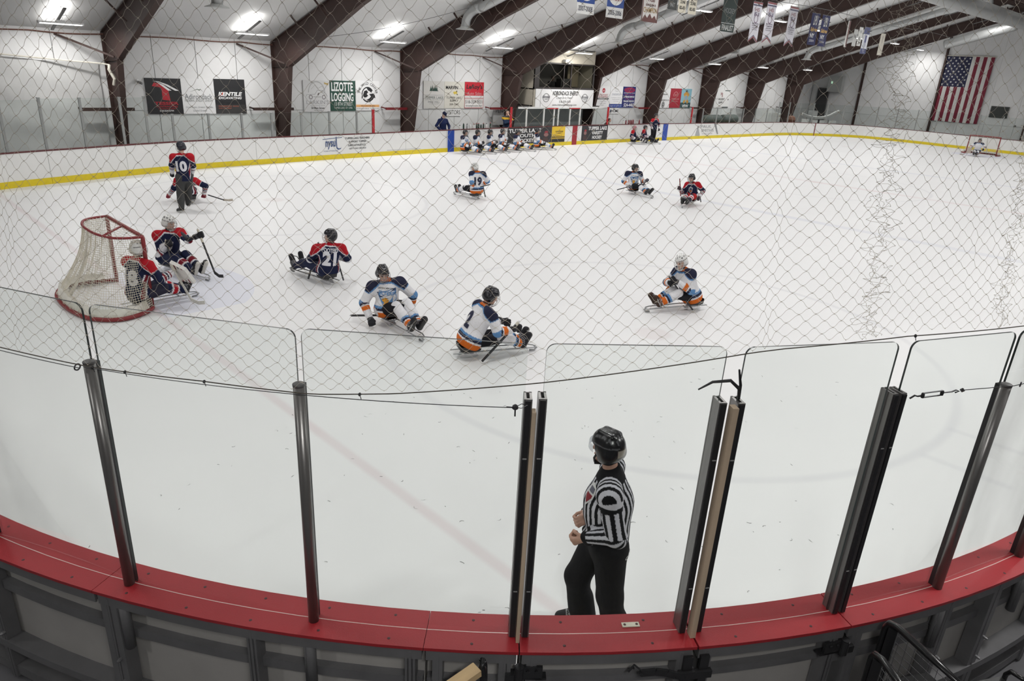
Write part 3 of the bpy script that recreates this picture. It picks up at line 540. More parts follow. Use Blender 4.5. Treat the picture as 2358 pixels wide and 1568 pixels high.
def backing(a0, a1, par, base, posts, rails=((1.0, 1.075), (.735, .80), (.50, .53), (.27, .33), (.02, .10))):
    part('board_panel', arcbox(7.855, 7.875, a0+.05, a1-.05, .02, 1.078, base=base), BACK, par)
    part('back_panel', arcbox(7.985, 8.0, a0+.05, a1-.05, .02, 1.078, base=base), BACK, par)
    part('kick_strip', arcbox(7.843, 7.856, a0+.05, a1-.05, .0, .2, base=base), KICK, par)
    for i, (z0, z1) in enumerate(rails):
        if i == 2: continue
        part('rail', arcbox(8.0, 8.05 if i == 1 else (8.11 if i == 3 else 8.09), a0+.08, a1-.08, z0, z1, base=base), FRM, par)
    part('rail', arcbox(8.092, 8.104, a0+.08, a1-.08, .99, 1.077, base=base), FRM, par)
    for a, w_ in posts:
        m = MB(); c = arc(8.0, a)-base; R = Matrix.Rotation(R_(a), 3, 'Z')
        m.box(c+R @ Vector((.055, 0, .52)), (.10, .014, 1.04), R)
        for s_ in (-1, 1): m.box(c+R @ Vector((.055, s_*w_/2, 0))+Vector((0, 0, .52)), (.09, .010, 1.04), R)
        m.box(c+R @ Vector((.098, -w_/2+.02, 0))+Vector((0, 0, .52)), (.008, .045, 1.04), R); m.box(c+R @ Vector((.098, w_/2-.02, 0))+Vector((0, 0, .52)), (.008, .045, 1.04), R)
        for z in (.58, .40): m.lathe([(.012, 0), (.012, .02), (.006, .035)], c+R @ Vector((.1, .02, 0))+Vector((0, 0, z)), 6, axis=R @ Vector((1, 0, 0)))
        part('frame_post', m, FRM, par)
segs = [(-180, -165, [(-172, .06)]), (-165, -150.75, [(-164.3, .06), (-157.6, .05)]), (-150.75, -136.35, [(-150.2, .11), (-143.5, .05), (-136.9, .05)]), (-136.35, GA, [(-135.8, .05), (-133.1, .06)]), (GB, -101, [(-117.5, .07), (-112.0, .05), (-108.5, .09), (-102.5, .06)]), (-101, -90, [(-95, .06)])]
for a0, a1, ps in segs: cap_seg(a0, a1, nb, NBL); backing(a0, a1, nb, NBL, ps)
struct_pts = []
def gate(a0, a1, label, hinge_a):
    base = arc(8.0, (a0+a1)/2); t = thing('rink_gate', label, 'gate', base, 0, 'pair of gates in the near corner boards')
    cap_seg(a0+.02, a1-.02, t, base, .02); backing(a0+.06, a1-.06, t, base, [(a0+.55, .05), (a1-.55, .05)], ((.99, 1.05), (.79, .84), (.5, .53), (.45, .50), (.02, .10)))
    s_ = 1 if hinge_a > a0+1 else -1
    for z in (.93, .35):
        m = MB(); R = Matrix.Rotation(R_(hinge_a), 3, 'Z'); c = arc(8.12, hinge_a)-base
        m.lathe([(.026, -.05), (.026, .05), (.018, .052), (.018, .056), (.026, .056), (.026, .058), (.008, .058)], c+Vector((0, 0, z)), 14); m.box(c+R @ Vector((-.015, -s_*.07, 0))+Vector((0, 0, z)), (.02, .13, .09), R); m.box(c+R @ Vector((-.03, -s_*.09, 0))+Vector((0, 0, z-.04)), (.05, .14, .012), R); m.box(c+R @ Vector((-.02, s_*.04, 0))+Vector((0, 0, z-.03)), (.05, .07, .05), R)
        for q in (.05, .1): m.lathe([(.01, 0), (.01, .008)], c+R @ Vector((-.002, -s_*q, .02))+Vector((0, 0, z)), 6, axis=R @ Vector((1, 0, 0)))
        part('hinge', m, DARKH, t)
    return t, base
g1, b1_ = gate(GA, GM, 'left gate of the pair in the near boards, behind the referee', GA+.05)
g2, b2_ = gate(GM, GB, 'right gate of the pair in the near boards, right of the wood strips', GB-.05)
def on_arc(R, a, z, base): return arc(R, a, z)-base
m = MB(); A = [on_arc(8.14, a, z, b1_) for a, z in ((-127.6, .945), (-127.0, .95), (-126.5, .935), (-126.1, .91), (-125.7, .905), (-125.3, .91))]
for p, q in zip(A[:-1], A[1:]): m.beam(p, q, .014, .045, (0, 0, 1))
m.lathe([(.012, -.01), (.012, .012)], A[0], 10, axis=(-.6, -.8, 0)); m.tube([A[0]+Vector((0, 0, .02)), on_arc(8.13, -127.9, 1.0, b1_), on_arc(8.13, -127.9, .97, b1_)], .006, 5); m.tube([on_arc(8.13, -127.9, 1.0, b1_), on_arc(8.13, -128.1, .95, b1_)], .006, 5)
part('latch_arm', m, DARKH, g1)
m = MB()
for a in (-125.6, -124.9): R = Matrix.Rotation(R_(a), 3, 'Z'); m.box(on_arc(8.12, a, .97, b2_), (.02, .055, .11), R); m.box(on_arc(8.13, a, .90, b2_), (.03, .1, .05), R); m.box(on_arc(8.12, a, .80, b2_), (.025, .05, .16), R)
part('latch_plate', m, DARKH, g2)
m = MB()
for a in (-123.2, -122.9, -122.55): q = on_arc(7.885, a, .88, b2_); m.lathe([(.010, 0), (.012, .004), (.004, .006), (.004, .03)], q, 8, axis=(-.5, -.85, .2))
part('bolt', m, DARKH, g2, stuff=True)
m = MB(); R = Matrix.Rotation(R_(-127.75), 3, 'Z'); m.box(on_arc(7.93, -127.75, 1.101, b1_), (.035, .105, .006), R)
pl = part('strike_plate', m, mat('plate_cream', (.62, .58, .48), .4), g1)
m = MB()
for q in (-.35, .35): m.lathe([(.008, 0), (.008, .002)], on_arc(7.93, -127.75+q*.75, 1.104, b1_), 8)
part('screw', m, SCREW, pl)
# ------------------------------------------------------------------ glass posts and panes of the near corner
PMET = mat('post_dark_metal', (.22, .215, .21), .34, .7, var=.15, scale=4, stretch=(1, 1, .1)); RUB = mat('rubber_black', (.012, .012, .014), .5); WOOD = mat('weathered_wood', (.46, .36, .26), .8, var=.25, scale=9, stretch=(1, 1, .12))
def round_post(a, ztop, label, tip=0.0):
    b = arc(7.985, a, 1.09); t = thing('glass_post', label, 'post', b, R_(a), 'upright posts of the near glass'); dz = ztop-1.09
    m = MB(); m.lathe([(.030, 0), (.030, dz)], (.016, 0, 0), 18); part('tube', m, PMET, t, True)
    m = MB(); m.lathe([(.031, dz), (.032, dz+.012), (.026, dz+.016)], (.016, 0, 0), 18); part('cap', m, mat('cap_grey', (.10, .10, .10), .5), t, True)
    m = MB(); m.box((-.020, 0, dz/2), (.03, .036, dz)); part('gasket', m, RUB, t)
    m = MB(); m.lathe([(.031, -.42), (.031, -.02)], (.085, 0, 0), 14); m.box((.085, -.03, -.22), (.03, .01, .36)); part('socket', m, FRM, t, True)
    return t
def square_post(a, ztop, label, w_=.042, zb=1.1):
    b = arc(7.985, a, zb); t = thing('glass_post', label, 'post', b, R_(a), 'upright posts of the near glass'); dz = ztop-zb
    m = MB(); m.box((.022, 0, dz/2), (.012, w_, dz)); m.box((-.022, -w_/2+.007, dz/2), (.08, .012, dz)); m.box((-.022, w_/2-.007, dz/2), (.08, .012, dz)); m.box((-.055, 0, dz/2), (.008, w_, dz)); part('channel', m, PMET, t)
    m = MB(); m.box((.032, 0, dz/2), (.012, w_*.66, dz-.01)); part('face_strip', m, RUB, t)
    m = MB()
    m.box((.039, 0, dz*.22), (.003, w_*.5, .006)); part('fixing', m, mat('fixing_pale', (.3, .3, .3), .4), t); m = MB(); m.box((.039, 0, dz*.78), (.003, w_*.5, .006))
    part('fixing', m, mat('fixing_pale', (.3, .3, .3), .4), t)
    return t
round_post(-157.9, 2.55, 'dark round glass post outside the left edge of the view')
round_post(-149.62, 2.55, 'dark round glass post, leftmost in the near glass'); round_post(-141.06, 2.59, 'dark round glass post, second from left in the near glass')
square_post(-132.84, 2.61, 'dark square glass post left of the gate gap'); square_post(-132.32, 2.615, 'dark square glass post right of the gate gap')
square_post(-125.70, 2.60, 'dark square glass post left of the wood strip'); square_post(-124.98, 2.595, 'dark square glass post right of the wood strip')
round_post(-112.31, 2.556, 'dark round glass post, rightmost in the near glass'); round_post(-106.0, 2.56, 'dark round glass post outside the right edge of the view')
def twin_post(a, label):
    b = arc(7.985, a, 1.1); t = thing('glass_post', label, 'post', b, R_(a), 'upright posts of the near glass')
    m = MB(); m.lathe([(.024, 0), (.024, 1.5)], (.014, 0, 0), 14); m.box((-.02, 0, .75), (.05, .044, 1.5)); part('tube', m, PMET, t)
    m = MB(); m.box((.03, .0, .75), (.016, .018, 1.48)); part('face_strip', m, RUB, t); return t
square_post(-118.42, 2.6, 'left dark post of the close pair at the right gate edge', .038); square_post(-118.02, 2.6, 'right dark post of the close pair at the right gate edge', .038)
for a, w_, zt, lab in ((-132.63, .020, 2.56, 'thin weathered wood strip between the gate posts behind the referee'), (-125.35, .032, 2.59, 'wide weathered wood strip right of the referee')):
    m = MB(); m.box((0, 0, (zt-1.1)/2), (.05, w_, zt-1.1)); o = part('wood_strip', m, WOOD); o.location = arc(8.035, a, 1.1); o.rotation_euler = (0, 0, R_(a)); tag(o, lab, 'wood strip')
def near_pane(a0, a1, ztop, label, thick=.012):
    A, B = arc(7.972, a0, 1.07), arc(7.972, a1, 1.07); d = (B-A); L = d.length; d.normalize(); nn = Vector((-d.y, d.x, 0)); r = .045; h = ztop-1.07
    pl = [(0, 0), (L, 0), (L, h-r)]+[(L-r+r*math.cos(q), h-r+r*math.sin(q)) for q in np.linspace(.2, math.pi/2, 6)]+[(r+r*math.cos(q), h-r+r*math.sin(q)) for q in np.linspace(math.pi/2, math.pi-.2, 6)]+[(0, h-r)]
    m = MB(); m.prism([d*u+Vector((0, 0, v))-nn*thick/2 for u, v in pl], nn*thick, 0, 1); o = part('glass_shield', m, [GLASS, EDGE]); o.location = A; tag(o, label, 'glass pane', 'glass panes of the near corner')
near_pane(-165.5, -158.05, 2.87, 'glass pane outside the left edge of the view'); near_pane(-157.75, -149.72, 2.872, 'near glass pane at the left edge of the view'); near_pane(-149.40, -141.17, 2.878, 'near glass pane in front of the hockey goal'); near_pane(-140.95, -132.95, 2.888, 'near glass pane left of the gate gap, below the seated players')
near_pane(-132.30, -125.76, 2.893, 'near glass pane in front of the referee'); near_pane(-125.04, -118.6, 2.889, 'near glass pane right of the wood strip'); near_pane(-118.0, -112.42, 2.886, 'near glass pane between the close post pair and rightmost post'); near_pane(-112.15, -106.1, 2.886, 'near glass pane at the right edge of the view')
m = MB(); q = arc(7.97, -124.98, 2.6); m.tube([q, q+Vector((-.01, .0, .06)), q+Vector((-.06, .03, .11)), q+Vector((-.13, .09, .10)), q+Vector((-.19, .13, .06))], [.008, .010, .009, .007, .004], 6); m.tube([q, q+Vector((-.005, 0, .08)), q+Vector((-.03, .01, .17))], [.009, .008, .005], 6)
o = part('rubber_trim', m, RUB); tag(o, 'loose curled black rubber strip on top of the square post', 'rubber strip')
# ------------------------------------------------------------------ protective net
CORD = mat('net_cord', (.56, .51, .43), .8, var=.1); ROPE = mat('net_rope_dark', (.085, .075, .062), .9, var=.3, scale=80)
_ra = [-170, -157.5, -149.2, -144.5, -140.4, -137.5, -132.5, -131.9, -125.2, -124.0, -119.0, -112.0, -104, -95]; _rz = [2.60, 2.58, 2.567, 2.586, 2.584, 2.625, 2.725, 2.739, 2.897, 2.916, 2.959, 2.964, 2.97, 2.97]
def netz(a): return float(np.interp(a, _ra, _rz))
def netR(z): return 8.06-.16*max(z-2.9, 0)
def net():
    a0, a1, cols, rows, hh = -170.0, -97.0, 116, 50, .069
    A = np.linspace(a0, a1, 2*cols+1); NV, NF = [], []; rng = np.random.default_rng(3)
    fold = [(-124.7, .9, .4), (-141.5, .6, .3), (-152.3, .8, .35)]
    def knot(i, j):
        a = A[i]
        for c, w_, s_ in fold: a += -s_*(a-c)*math.exp(-((a-c)/w_)**2)*(1.0+.4*math.sin(j*.5))
        z = netz(a)+.012+j*hh/2*(1+.004*j); R = netR(z)+.012*math.sin(i*.37+j*.21)+.01*math.sin(i*.11)
        e = KJ[i, j]; return arc(R+e[0], a+e[1], z+e[2])
    KJ = {(i, j): rng.normal(0, 1, 3)*np.array([.003, .02, .003]) for i in range(2*cols+1) for j in range(2*rows)}
    K = {(i, j): knot(i, j) for i in range(2*cols+1) for j in range(2*rows) if (i+j) % 2 == 0}
    def strand(p, q, amp):
        p, q = np.array(p), np.array(q); d = q-p; L = np.linalg.norm(d); d = d/L
        ax = np.array([math.cos(R_(-130)), math.sin(R_(-130)), 0]); s_ = np.cross(d, ax); s_ /= max(np.linalg.norm(s_), 1e-6); t_ = np.cross(d, s_); o = len(NV)
        for k in range(5):
            t = k/4; c = p+d*L*t+s_*amp*math.sin(2*math.pi*t); r = .00075 if 0 < k < 4 else .0012
            for n in range(3): th = 2.094*n; NV.append(c+(s_*math.cos(th)+t_*math.sin(th))*r)
        for k in range(4):
            for n in range(3): NF.append((o+3*k+n, o+3*k+(n+1) % 3, o+3*k+3+(n+1) % 3, o+3*k+3+n))
    for (i, j), p in K.items():
        for di in (-1, 1):
            q = K.get((i+di, j+1))
            if q is not None: strand(p, q, .0027*di)
        o = len(NV)                                        # knot
        for dx in ((1, 0, 0), (-1, 0, 0), (0, 1, 0), (0, -1, 0), (0, 0, 1), (0, 0, -1)): NV.append(np.array(p)+np.array(dx)*.0029)
        for f in ((0, 2, 4), (2, 1, 4), (1, 3, 4), (3, 0, 4), (2, 0, 5), (1, 2, 5), (3, 1, 5), (0, 3, 5)): NF.append(tuple(o+k for k in f))
    for ac in (-120.7, -114.5):                            # two laced seams: tangled cord running up the net
        for n in range(4):
            a = ac; pts = []
            for k in range(110):
                z = netz(ac)+.01+k*.021; a = ac+rng.normal(0, .28)+.25*math.sin(k*.5+n); pts.append(np.array(arc(netR(z)+rng.normal(0, .005), a, z+rng.normal(0, .010))))
            for p, q in zip(pts[:-1], pts[1:]): strand(p, q, .004)
    me = bpy.data.meshes.new('netting'); me.from_pydata([tuple(q) for q in NV], [], NF); me.materials.append(CORD); return me
nt_ = thing('safety_net', 'diamond mesh safety net hung in front of the near glass', 'net', (0, 0, 0))
o = link('netting', net(), nt_); o['kind'] = 'stuff'
m = MB(); P = [arc(8.064, a, netz(a)) for a in np.linspace(-170, -97, 150)]; m.tube(P, .0030, 6); part('edge_rope', m, ROPE, nt_, True)
m = MB()
for a in (-155.0, -149.0, -147.6, -144.4, -138.7, -118.7):
    q = arc(8.066, a, netz(a)); m.lathe([(.003, -.009), (.007, -.004), (.007, .004), (.003, .009)], q, 8, axis=(.5, .3, 1)); m.tube([q, q+Vector((.004, -.006, -.025))], .002, 4)
part('tie', m, RUB, nt_, stuff=True)
WIRE = mat('steel_wire', (.06, .06, .065), .4, .6)
m = MB(); m.tube([arc(8.058, a, z) for a, z in zip(np.linspace(-170, -149.7, 30), np.linspace(2.575, 2.545, 30))], .0022, 5); m.tube([arc(8.055, a, z) for a, z in zip(np.linspace(-149.5, -133.3, 34), np.linspace(2.555, 2.583, 34))], .0022, 5)
q = arc(8.05, -133.3, 2.583); m.lathe([(.004, -.016), (.016, -.006), (.014, .008), (.004, .016)], q, 10); e = arc(8.03, -132.86, 2.588)
for s_ in (-1, 1): m.tube([q, (q+e)/2+Vector((0, 0, s_*.012)), e], .002, 5)
m.tube([q, q+Vector((-.06, -.0, .022))], .002, 4); m.tube([q, q+Vector((.002, 0, -.05))], .004, 5)
tag(part('guy_wire', m, WIRE), 'thin steel wire knotted to the post left of the gate', 'wire')
t = thing('turnbuckle_wire', 'short chain turnbuckle and wire between the two right posts', 'wire', arc(8.03, -118.0, 2.59))
b = arc(8.03, -118.0, 2.59); P = lambda a, z, R=8.045: arc(R, a, z)-b
m = MB(); body = [P(-117.35, 2.595), P(-116.4, 2.598)]
for s_ in (-1, 1): m.tube([body[0]+Vector((0, 0, s_*.013)), body[1]+Vector((0, 0, s_*.013))], .004, 6)
for q in body: m.lathe([(.008, -.014), (.010, 0), (.008, .014)], q, 8)
part('turnbuckle', m, DARKH, t)
m = MB(); m.tube([P(-117.95, 2.585), P(-117.75, 2.60), P(-117.6, 2.593), body[0]], .005, 6); m.tube([body[1], P(-115.9, 2.598), P(-115.7, 2.605), P(-115.5, 2.596), P(-115.7, 2.59)], .004, 6); m.lathe([(.003, -.012), (.014, 0), (.003, .012)], P(-115.35, 2.6), 8); part('hook', m, DARKH, t)
m = MB(); m.tube([P(a, z) for a, z in ((-115.4, 2.6), (-112.35, 2.578), (-111.9, 2.58), (-106, 2.6))], .0025, 5); m.tube([P(-111.95, 2.58)+Vector((.012*math.cos(q), 0, .014*math.sin(q))) for q in np.linspace(0, 6.28, 12)], .003, 5); part('wire', m, WIRE, t)
m = MB(); c = arc(8.06, -149.75, 2.55); m.tube([c+Vector((.016*math.cos(q), .010*math.cos(q), .016*math.sin(q))) for q in np.linspace(0, 6.28, 14)], .004, 6); tag(part('eye_ring', m, WIRE), 'small steel eye ring on the leftmost near post', 'ring')
# ------------------------------------------------------------------ things in the dark below the boards
BLKM = mat('black_painted_tube', (.012, .012, .013), .25, .2)
def guard(label, A, B, w, drop, mesh=True):
    A, B = Vector(A), Vector(B); t = thing('guard_rail', label, 'railing', (A.x, A.y, 0)); o = Vector((A.x, A.y, 0)); d = (B-A).normalized()
    s_ = Vector((-d.y, d.x, 0)).normalized()
    m = MB(); dn = Vector((0, 0, -1)); m.tube([A+dn*drop-o, A+dn*.06-o, A+dn*.02+d*.015-o, A+d*.07-o, (A+B)/2-o, B-o, B+dn*drop-o], .021, 10); part('top_tube', m, BLKM, t, True)
    m = MB(); m.box(A+dn*(drop/2+.02)+s_*.0+d*.05-o, (.05, .05, drop), None); part('upright', m, BLKM, t)
    m = MB(); m.tube([A+dn*.42+d*.05-o, B+dn*.42-o], .015, 8); part('mid_tube', m, BLKM, t, True)
    if mesh:
        m = MB(); L = (B-A).length
        for i in range(1, int(L/.05)): q = A+d*(i*.05); m.tube([q+dn*.03-o, q+dn*.42-o], .0018, 4)
        for k in range(1, 9): m.tube([A+d*.05+dn*(k*.05)-o, B+dn*(k*.05)-o], .0018, 4)
        part('wire_mesh', m, mat('mesh_wire_grey', (.08, .08, .085), .4, .5), t, stuff=True)
guard('black tube guard rail with wire mesh, taller one at bottom right', (.39, -12.30, 1.21), (.16, -12.80, 1.20), .1, 1.2)
guard('black tube guard rail with wire mesh, lower one at bottom right', (.10, -12.33, 1.19), (-.12, -12.62, 1.18), .1, 1.18)
t = thing('wheelchair', 'black wheelchair back with two push handles at the bottom right corner', 'wheelchair', (.62, -12.78, 0), R_(60))
m = MB(); m.tube([(.0, .20, .30), (0, .20, .96), (-.02, .20, 1.0), (-.10, .20, 1.02)], .014, 8); m.tube([(.0, -.2, .30), (0, -.2, .96), (-.02, -.2, 1.0), (-.1, -.2, 1.02)], .014, 8); part('push_handle', m, BLKM, t, True)
m = MB(); m.box((.0, 0, .72), (.03, .38, .42)); part('backrest', m, mat('black_vinyl', (.015, .015, .016), .4), t)
m = MB(); m.box((.22, 0, .5), (.42, .38, .05)); part('seat', m, mat('black_vinyl', (.015, .015, .016), .4), t)
for s_ in (-1, 1):
    m = MB(); m.tube([(.1+.29*math.cos(q), s_*.27, .3+.29*math.sin(q)) for q in np.linspace(0, 2*math.pi, 28)[:-1]], .014, 6, True)
    for k in range(8): q = k*math.pi/4; m.tube([(.1, s_*.27, .3), (.1+.28*math.cos(q), s_*.27, .3+.28*math.sin(q))], .003, 4)
    part('wheel', m, RUB, t)
m = MB(); m.beam((-1.67, -10.96, 1.19), (-2.05, -10.93, 1.15), .07, .04); tag(part('wood_plank', m, mat('raw_pine', (.42, .30, .16), .7, var=.2, scale=14, stretch=(.2, 1, 1))), 'short raw pine plank end at the bottom edge of the view', 'plank')
m = MB(); m.tube([(-1.58, -10.94, .0), (-1.60, -10.94, 1.08), (-1.605, -10.94, 1.16), (-1.62, -10.945, 1.20), (-1.635, -10.96, 1.18), (-1.64, -10.98, 1.1), (-1.64, -11.0, .0)], .020, 12); tag(part('bent_pipe', m, BLKM, None, True), 'glossy black bent pipe beside the plank end', 'pipe')
# ------------------------------------------------------------------ skate scuffs and shavings on the near ice
rg = np.random.default_rng(11); m = MB()
for k in range(190):
    if k < 120: a, R = rg.uniform(-172, -98), rg.uniform(2.0, 7.7)
    else: a, R = rg.uniform(-150, -60), rg.uniform(.5, 7)
    q = arc(R, a, .0015) if k < 170 else Vector((rg.uniform(0, 14), rg.uniform(-8, 6), .0015)); L = rg.uniform(.015, .05); th = rg.uniform(0, 6.3); cu = rg.uniform(-1.5, 1.5); vs = []
    for i in range(4):
        t_ = th+cu*i/3; p = q+Vector((math.cos(t_), math.sin(t_), 0))*L*i/3; n_ = Vector((-math.sin(t_), math.cos(t_), 0))*rg.uniform(.0015, .003); vs += [p-n_, p+n_+Vector((0, 0, .002))]
    m.add(vs, [(2*i, 2*i+2, 2*i+3, 2*i+1) for i in range(3)])
o = part('ice_scuff', m, mat('scuff_grey', (.18, .18, .18), .8)); tag(o, 'small dark skate scuffs scattered over the near ice', 'scuffs'); o['kind'] = 'stuff'
# ------------------------------------------------------------------ goals
GRED = mat('goal_red', (.22, .018, .022), .45, var=.06); NETC = mat('goal_net_cord', (.66, .62, .52), .8); PADW = mat('goal_skirt_white', (.68, .66, .60), .6, var=.12, scale=12)
GTOP = [(0, -.915), (-.20, -.89), (-.40, -.76), (-.52, -.42), (-.55, 0), (-.52, .42), (-.40, .76), (-.20, .89), (0, .915)]
GBOT = [(0, -.915), (-.06, -1.05), (-.28, -1.22), (-.62, -1.28), (-.94, -1.0), (-1.07, -.5), (-1.10, 0), (-1.05, .55), (-.85, .95), (-.45, 1.02), (0, .915)]
def resamp(P, n):
    c = catmull(P, 12); l = np.r_[0, np.cumsum(np.linalg.norm(np.diff(c, axis=0), axis=1))]; s_ = np.linspace(0, l[-1], n); return np.c_[np.interp(s_, l, c[:, 0]), np.interp(s_, l, c[:, 1])]
def goal(loc, rz, label, nn, mm, cr):
    t = thing('hockey_goal', label, 'goal', loc, rz, 'hockey goals'); H = 1.22
    for s_ in (-1, 1): m = MB(); m.tube([(0, s_*.915, 0), (0, s_*.915, H-.04), (0, s_*.90, H)], .032, 12); part('goal_post', m, GRED, t, True)
    m = MB(); m.tube([(0, -.9, H), (0, .9, H)], .032, 12); part('crossbar', m, GRED, t, True)
    m = MB(); m.tube([(*q, H) for q in resamp(GTOP, 30)], .022, 8); m.tube([(0, .05, H), (-.48, -.55, H)], .018, 8); part('top_frame', m, GRED, t, True)
    m = MB(); m.tube([(*q, .04) for q in resamp(GBOT, 44)], .036, 8); part('base_frame', m, GRED, t, True)
    m = MB(); m.tube([(-.55, 0, H), (-.62, .05, .8), (-.80, .1, .35), (-.98, .1, .06)], .020, 8); part('back_stay', m, PADW, t, True)
    b = resamp(GBOT, 44); m = MB(); vs = []
    for i, q in enumerate(b):
        d = b[min(i+1, 43)]-b[max(i-1, 0)]; d = d/np.linalg.norm(d); n = np.array([d[1], -d[0]]); n = -n if n @ (q-np.array([-.35, 0])) > 0 else n
        for k, (o, z) in enumerate(((.01, .05), (.045, .20), (.18, .12))): w_ = .012*math.sin(i*2.1+k*1.7); vs.append((q[0]+n[0]*(o+w_), q[1]+n[1]*(o+w_), z+w_))
    m.add(vs, [(3*i+k, 3*i+k+1, 3*i+k+4, 3*i+k+3) for i in range(2, 41) for k in range(2)]); part('skirt_pad', m, PADW, t, True)
    T, B = resamp(GTOP, nn), resamp(GBOT, nn); m = MB()
    def S(i, v): q = T[i]+(B[i]-T[i])*(1-v)**1.7; z = .07+(H-.08)*v; w_ = .012*math.sin(i*.9+v*9); return (q[0]+w_, q[1]+w_*.5, z)
    for i in range(nn): m.tube([S(i, v) for v in np.linspace(0, 1, mm//2)], cr, 3, caps=False)
    for v in np.linspace(.0, 1, mm): m.tube([S(i, v) for i in range(0, nn, 2)], cr, 3, caps=False)
    for k in range(1, 16):                                  # netting over the top
        y = -.9+1.8*k/16; xe = float(np.interp(abs(y), [0, .42, .76, .89, .915], [-.55, -.52, -.40, -.20, 0])); m.tube([(0, y, H), (xe/2, y, H-.012), (xe, y, H)], cr, 3, caps=False)
    for k in range(1, 9):
        x = -.55*k/9; ye = float(np.interp(-x, [0, .2, .4, .52, .55], [.9, .88, .76, .42, .1])); m.tube([(x, -ye, H), (x, 0, H-.012), (x, ye, H)], cr, 3, caps=False)
    for k in range(40):                                     # lacing round the top tubes
        y = -.88+1.76*k/39; m.tube([(.034*math.cos(a), y+.004*a, H+.034*math.sin(a)) for a in np.linspace(0, 6.3, 7)], cr, 3, caps=False)
    part('netting', m, NETC, t, stuff=True); return t
goal((0, 0, 0), 0, 'red framed hockey goal with white net near the left glass', 92, 34, .0036); goal((54.25, 0, 0), math.pi, 'distant red framed hockey goal at the far end of the ice', 40, 14, .004)
# ------------------------------------------------------------------ announcer booth and penalty area
BEIGE = mat('booth_beige', (.50, .46, .38), .6, var=.05); BDK = mat('booth_dark_trim', (.03, .025, .024), .5)
t = thing('announcer_booth', 'raised beige announcer booth with dark windows between two frames', 'booth', (27.2, 14.6, 2.0)); X0, X1 = -2.35, 2.55
m = MB(); m.box((.1, 0.05, 2.62), (X1-X0, .08, .66)); m.box((-.5, .02, 2.9), (.3, .1, .18)); part('upper_wall', m, BEIGE, t)
m = MB(); m.box((X0+.04, .75, 1.55), (.08, 1.5, 2.9)); part('side_wall', m, BEIGE, t)
m = MB(); m.box((X1-.04, .75, 1.55), (.08, 1.5, 2.9)); part('side_wall', m, BEIGE, t)
m = MB(); m.box((.1, 1.45, 1.55), (X1-X0, .06, 2.9)); part('back_wall', m, mat('booth_inside', (.16, .155, .15), .8), t)
m = MB(); m.box((.1, .7, .93), (X1-X0, 1.4, .06)); m.box((.1, .75, .04), (X1-X0+1.6, 1.4, .06)); part('booth_floor', m, BDK, t)
m = MB(); m.box((.1, .75, 2.9), (X1-X0, 1.4, .05)); part('booth_ceiling', m, BDK, t)
m = MB(); m.box((.1, .0, .47), (X1-X0, .06, .90)); part('front_panel', m, BEIGE, t)
fr = part('window_frame', MB().box((.1, 0, 2.25), (X1-X0, .1, .06)).box((.1, 0, 1.0), (X1-X0, .12, .08)).box((X0+.18, 0, 1.6), (.36, .09, 1.3)).box((X1-.05, 0, 1.6), (.1, .1, 1.3)).box((-.05, 0, 1.6), (.05, .08, 1.3)).box((.55, 0, 1.6), (.05, .08, 1.3)), BDK, t)
BG = glass_mat('booth_glass', (.72, .72, .70), .10)
bl_ = bpy.data.lights.new('booth_fill', 'AREA'); bl_.size = .5; bl_.energy = 16; bl_o = bpy.data.objects.new('booth_fill', bl_); COL.objects.link(bl_o); bl_o.location = (27.3, 15.3, 4.8)  # added fill light inside the booth, there to brighten its dark windows
for a, b in ((X0+.36, -.075), (-.025, .525), (.575, X1-.1)): m = MB(); m.box(((a+b)/2, 0, 1.62), (b-a, .012, 1.2)); part('pane', m, BG, fr)
m = MB(); m.box((.35, .3, 1.25), (.9, .35, .5)); part('equipment_rack', m, mat('equipment_dark', (.05, .05, .05), .5), t)
m = MB(); m.box((1.75, .9, 1.6), (.9, .05, 1.1)); part('door_panel', m, mat('booth_door_tan', (.42, .36, .26), .6), t)
m = MB(); m.box((-.1, -.16, 2.42), (.26, .2, .12)); m.box((.08, -.2, 2.33), (.12, .14, .1)); part('camera_box', m, mat('camera_white', (.7, .7, .68), .4), t)
m = MB(); m.lathe([(.12, 0), (.13, .03), (.11, .05)], (-1.45, -.02, 2.66), 16, axis=(0, -1, 0)); part('wall_clock', m, mat('clock_grey', (.25, .25, .25), .5), t)
bn = wall_sign('white banner with black lettering hung below the booth windows', 24.95, 29.75, 2.02, 2.95, (.77, .77, .77), [('t', 'ADIRONDACK ENERGY', .50, .78, .46, .24, (.03, .03, .03), .08, .03), ('t', '"Count On It, Friend"', .48, .52, .30, .16, (.05, .05, .05), .25, 0), ('t', '518-359-1010', .49, .31, .20, .13, (.06, .06, .06), 0, .01), ('t', 'www.AdirondackEnergy.com', .49, .11, .42, .13, (.05, .05, .05), .1, .01),
    ('p', ring(.17, .52, .055, .008, 18, 0, 360, 5.0*.9), (.2, .2, .2)), ('p', ring(.84, .52, .055, .008, 18, 0, 360, 5.0*.9), (.2, .2, .2)), ('t', 'Adirondack', .17, .58, .13, .16, (.1, .1, .12), .2), ('t', 'ENERGY', .18, .44, .07, .08, G_), ('t', 'Adirondack', .84, .58, .13, .16, (.1, .1, .12), .2), ('t', 'ENERGY', .85, .44, .07, .08, G_), ('p', rect(.078, 0, .082, 1), (.35, .34, .33))], y=14.55, name='hung_banner')
m = MB(); m.box((27.2, 14.5, 1.985), (7.0, .06, .10)); tag(part('white_ledge', m, mat('ledge_white', (.72, .72, .71), .5)), 'long white ledge beam under the booth banner', 'beam')
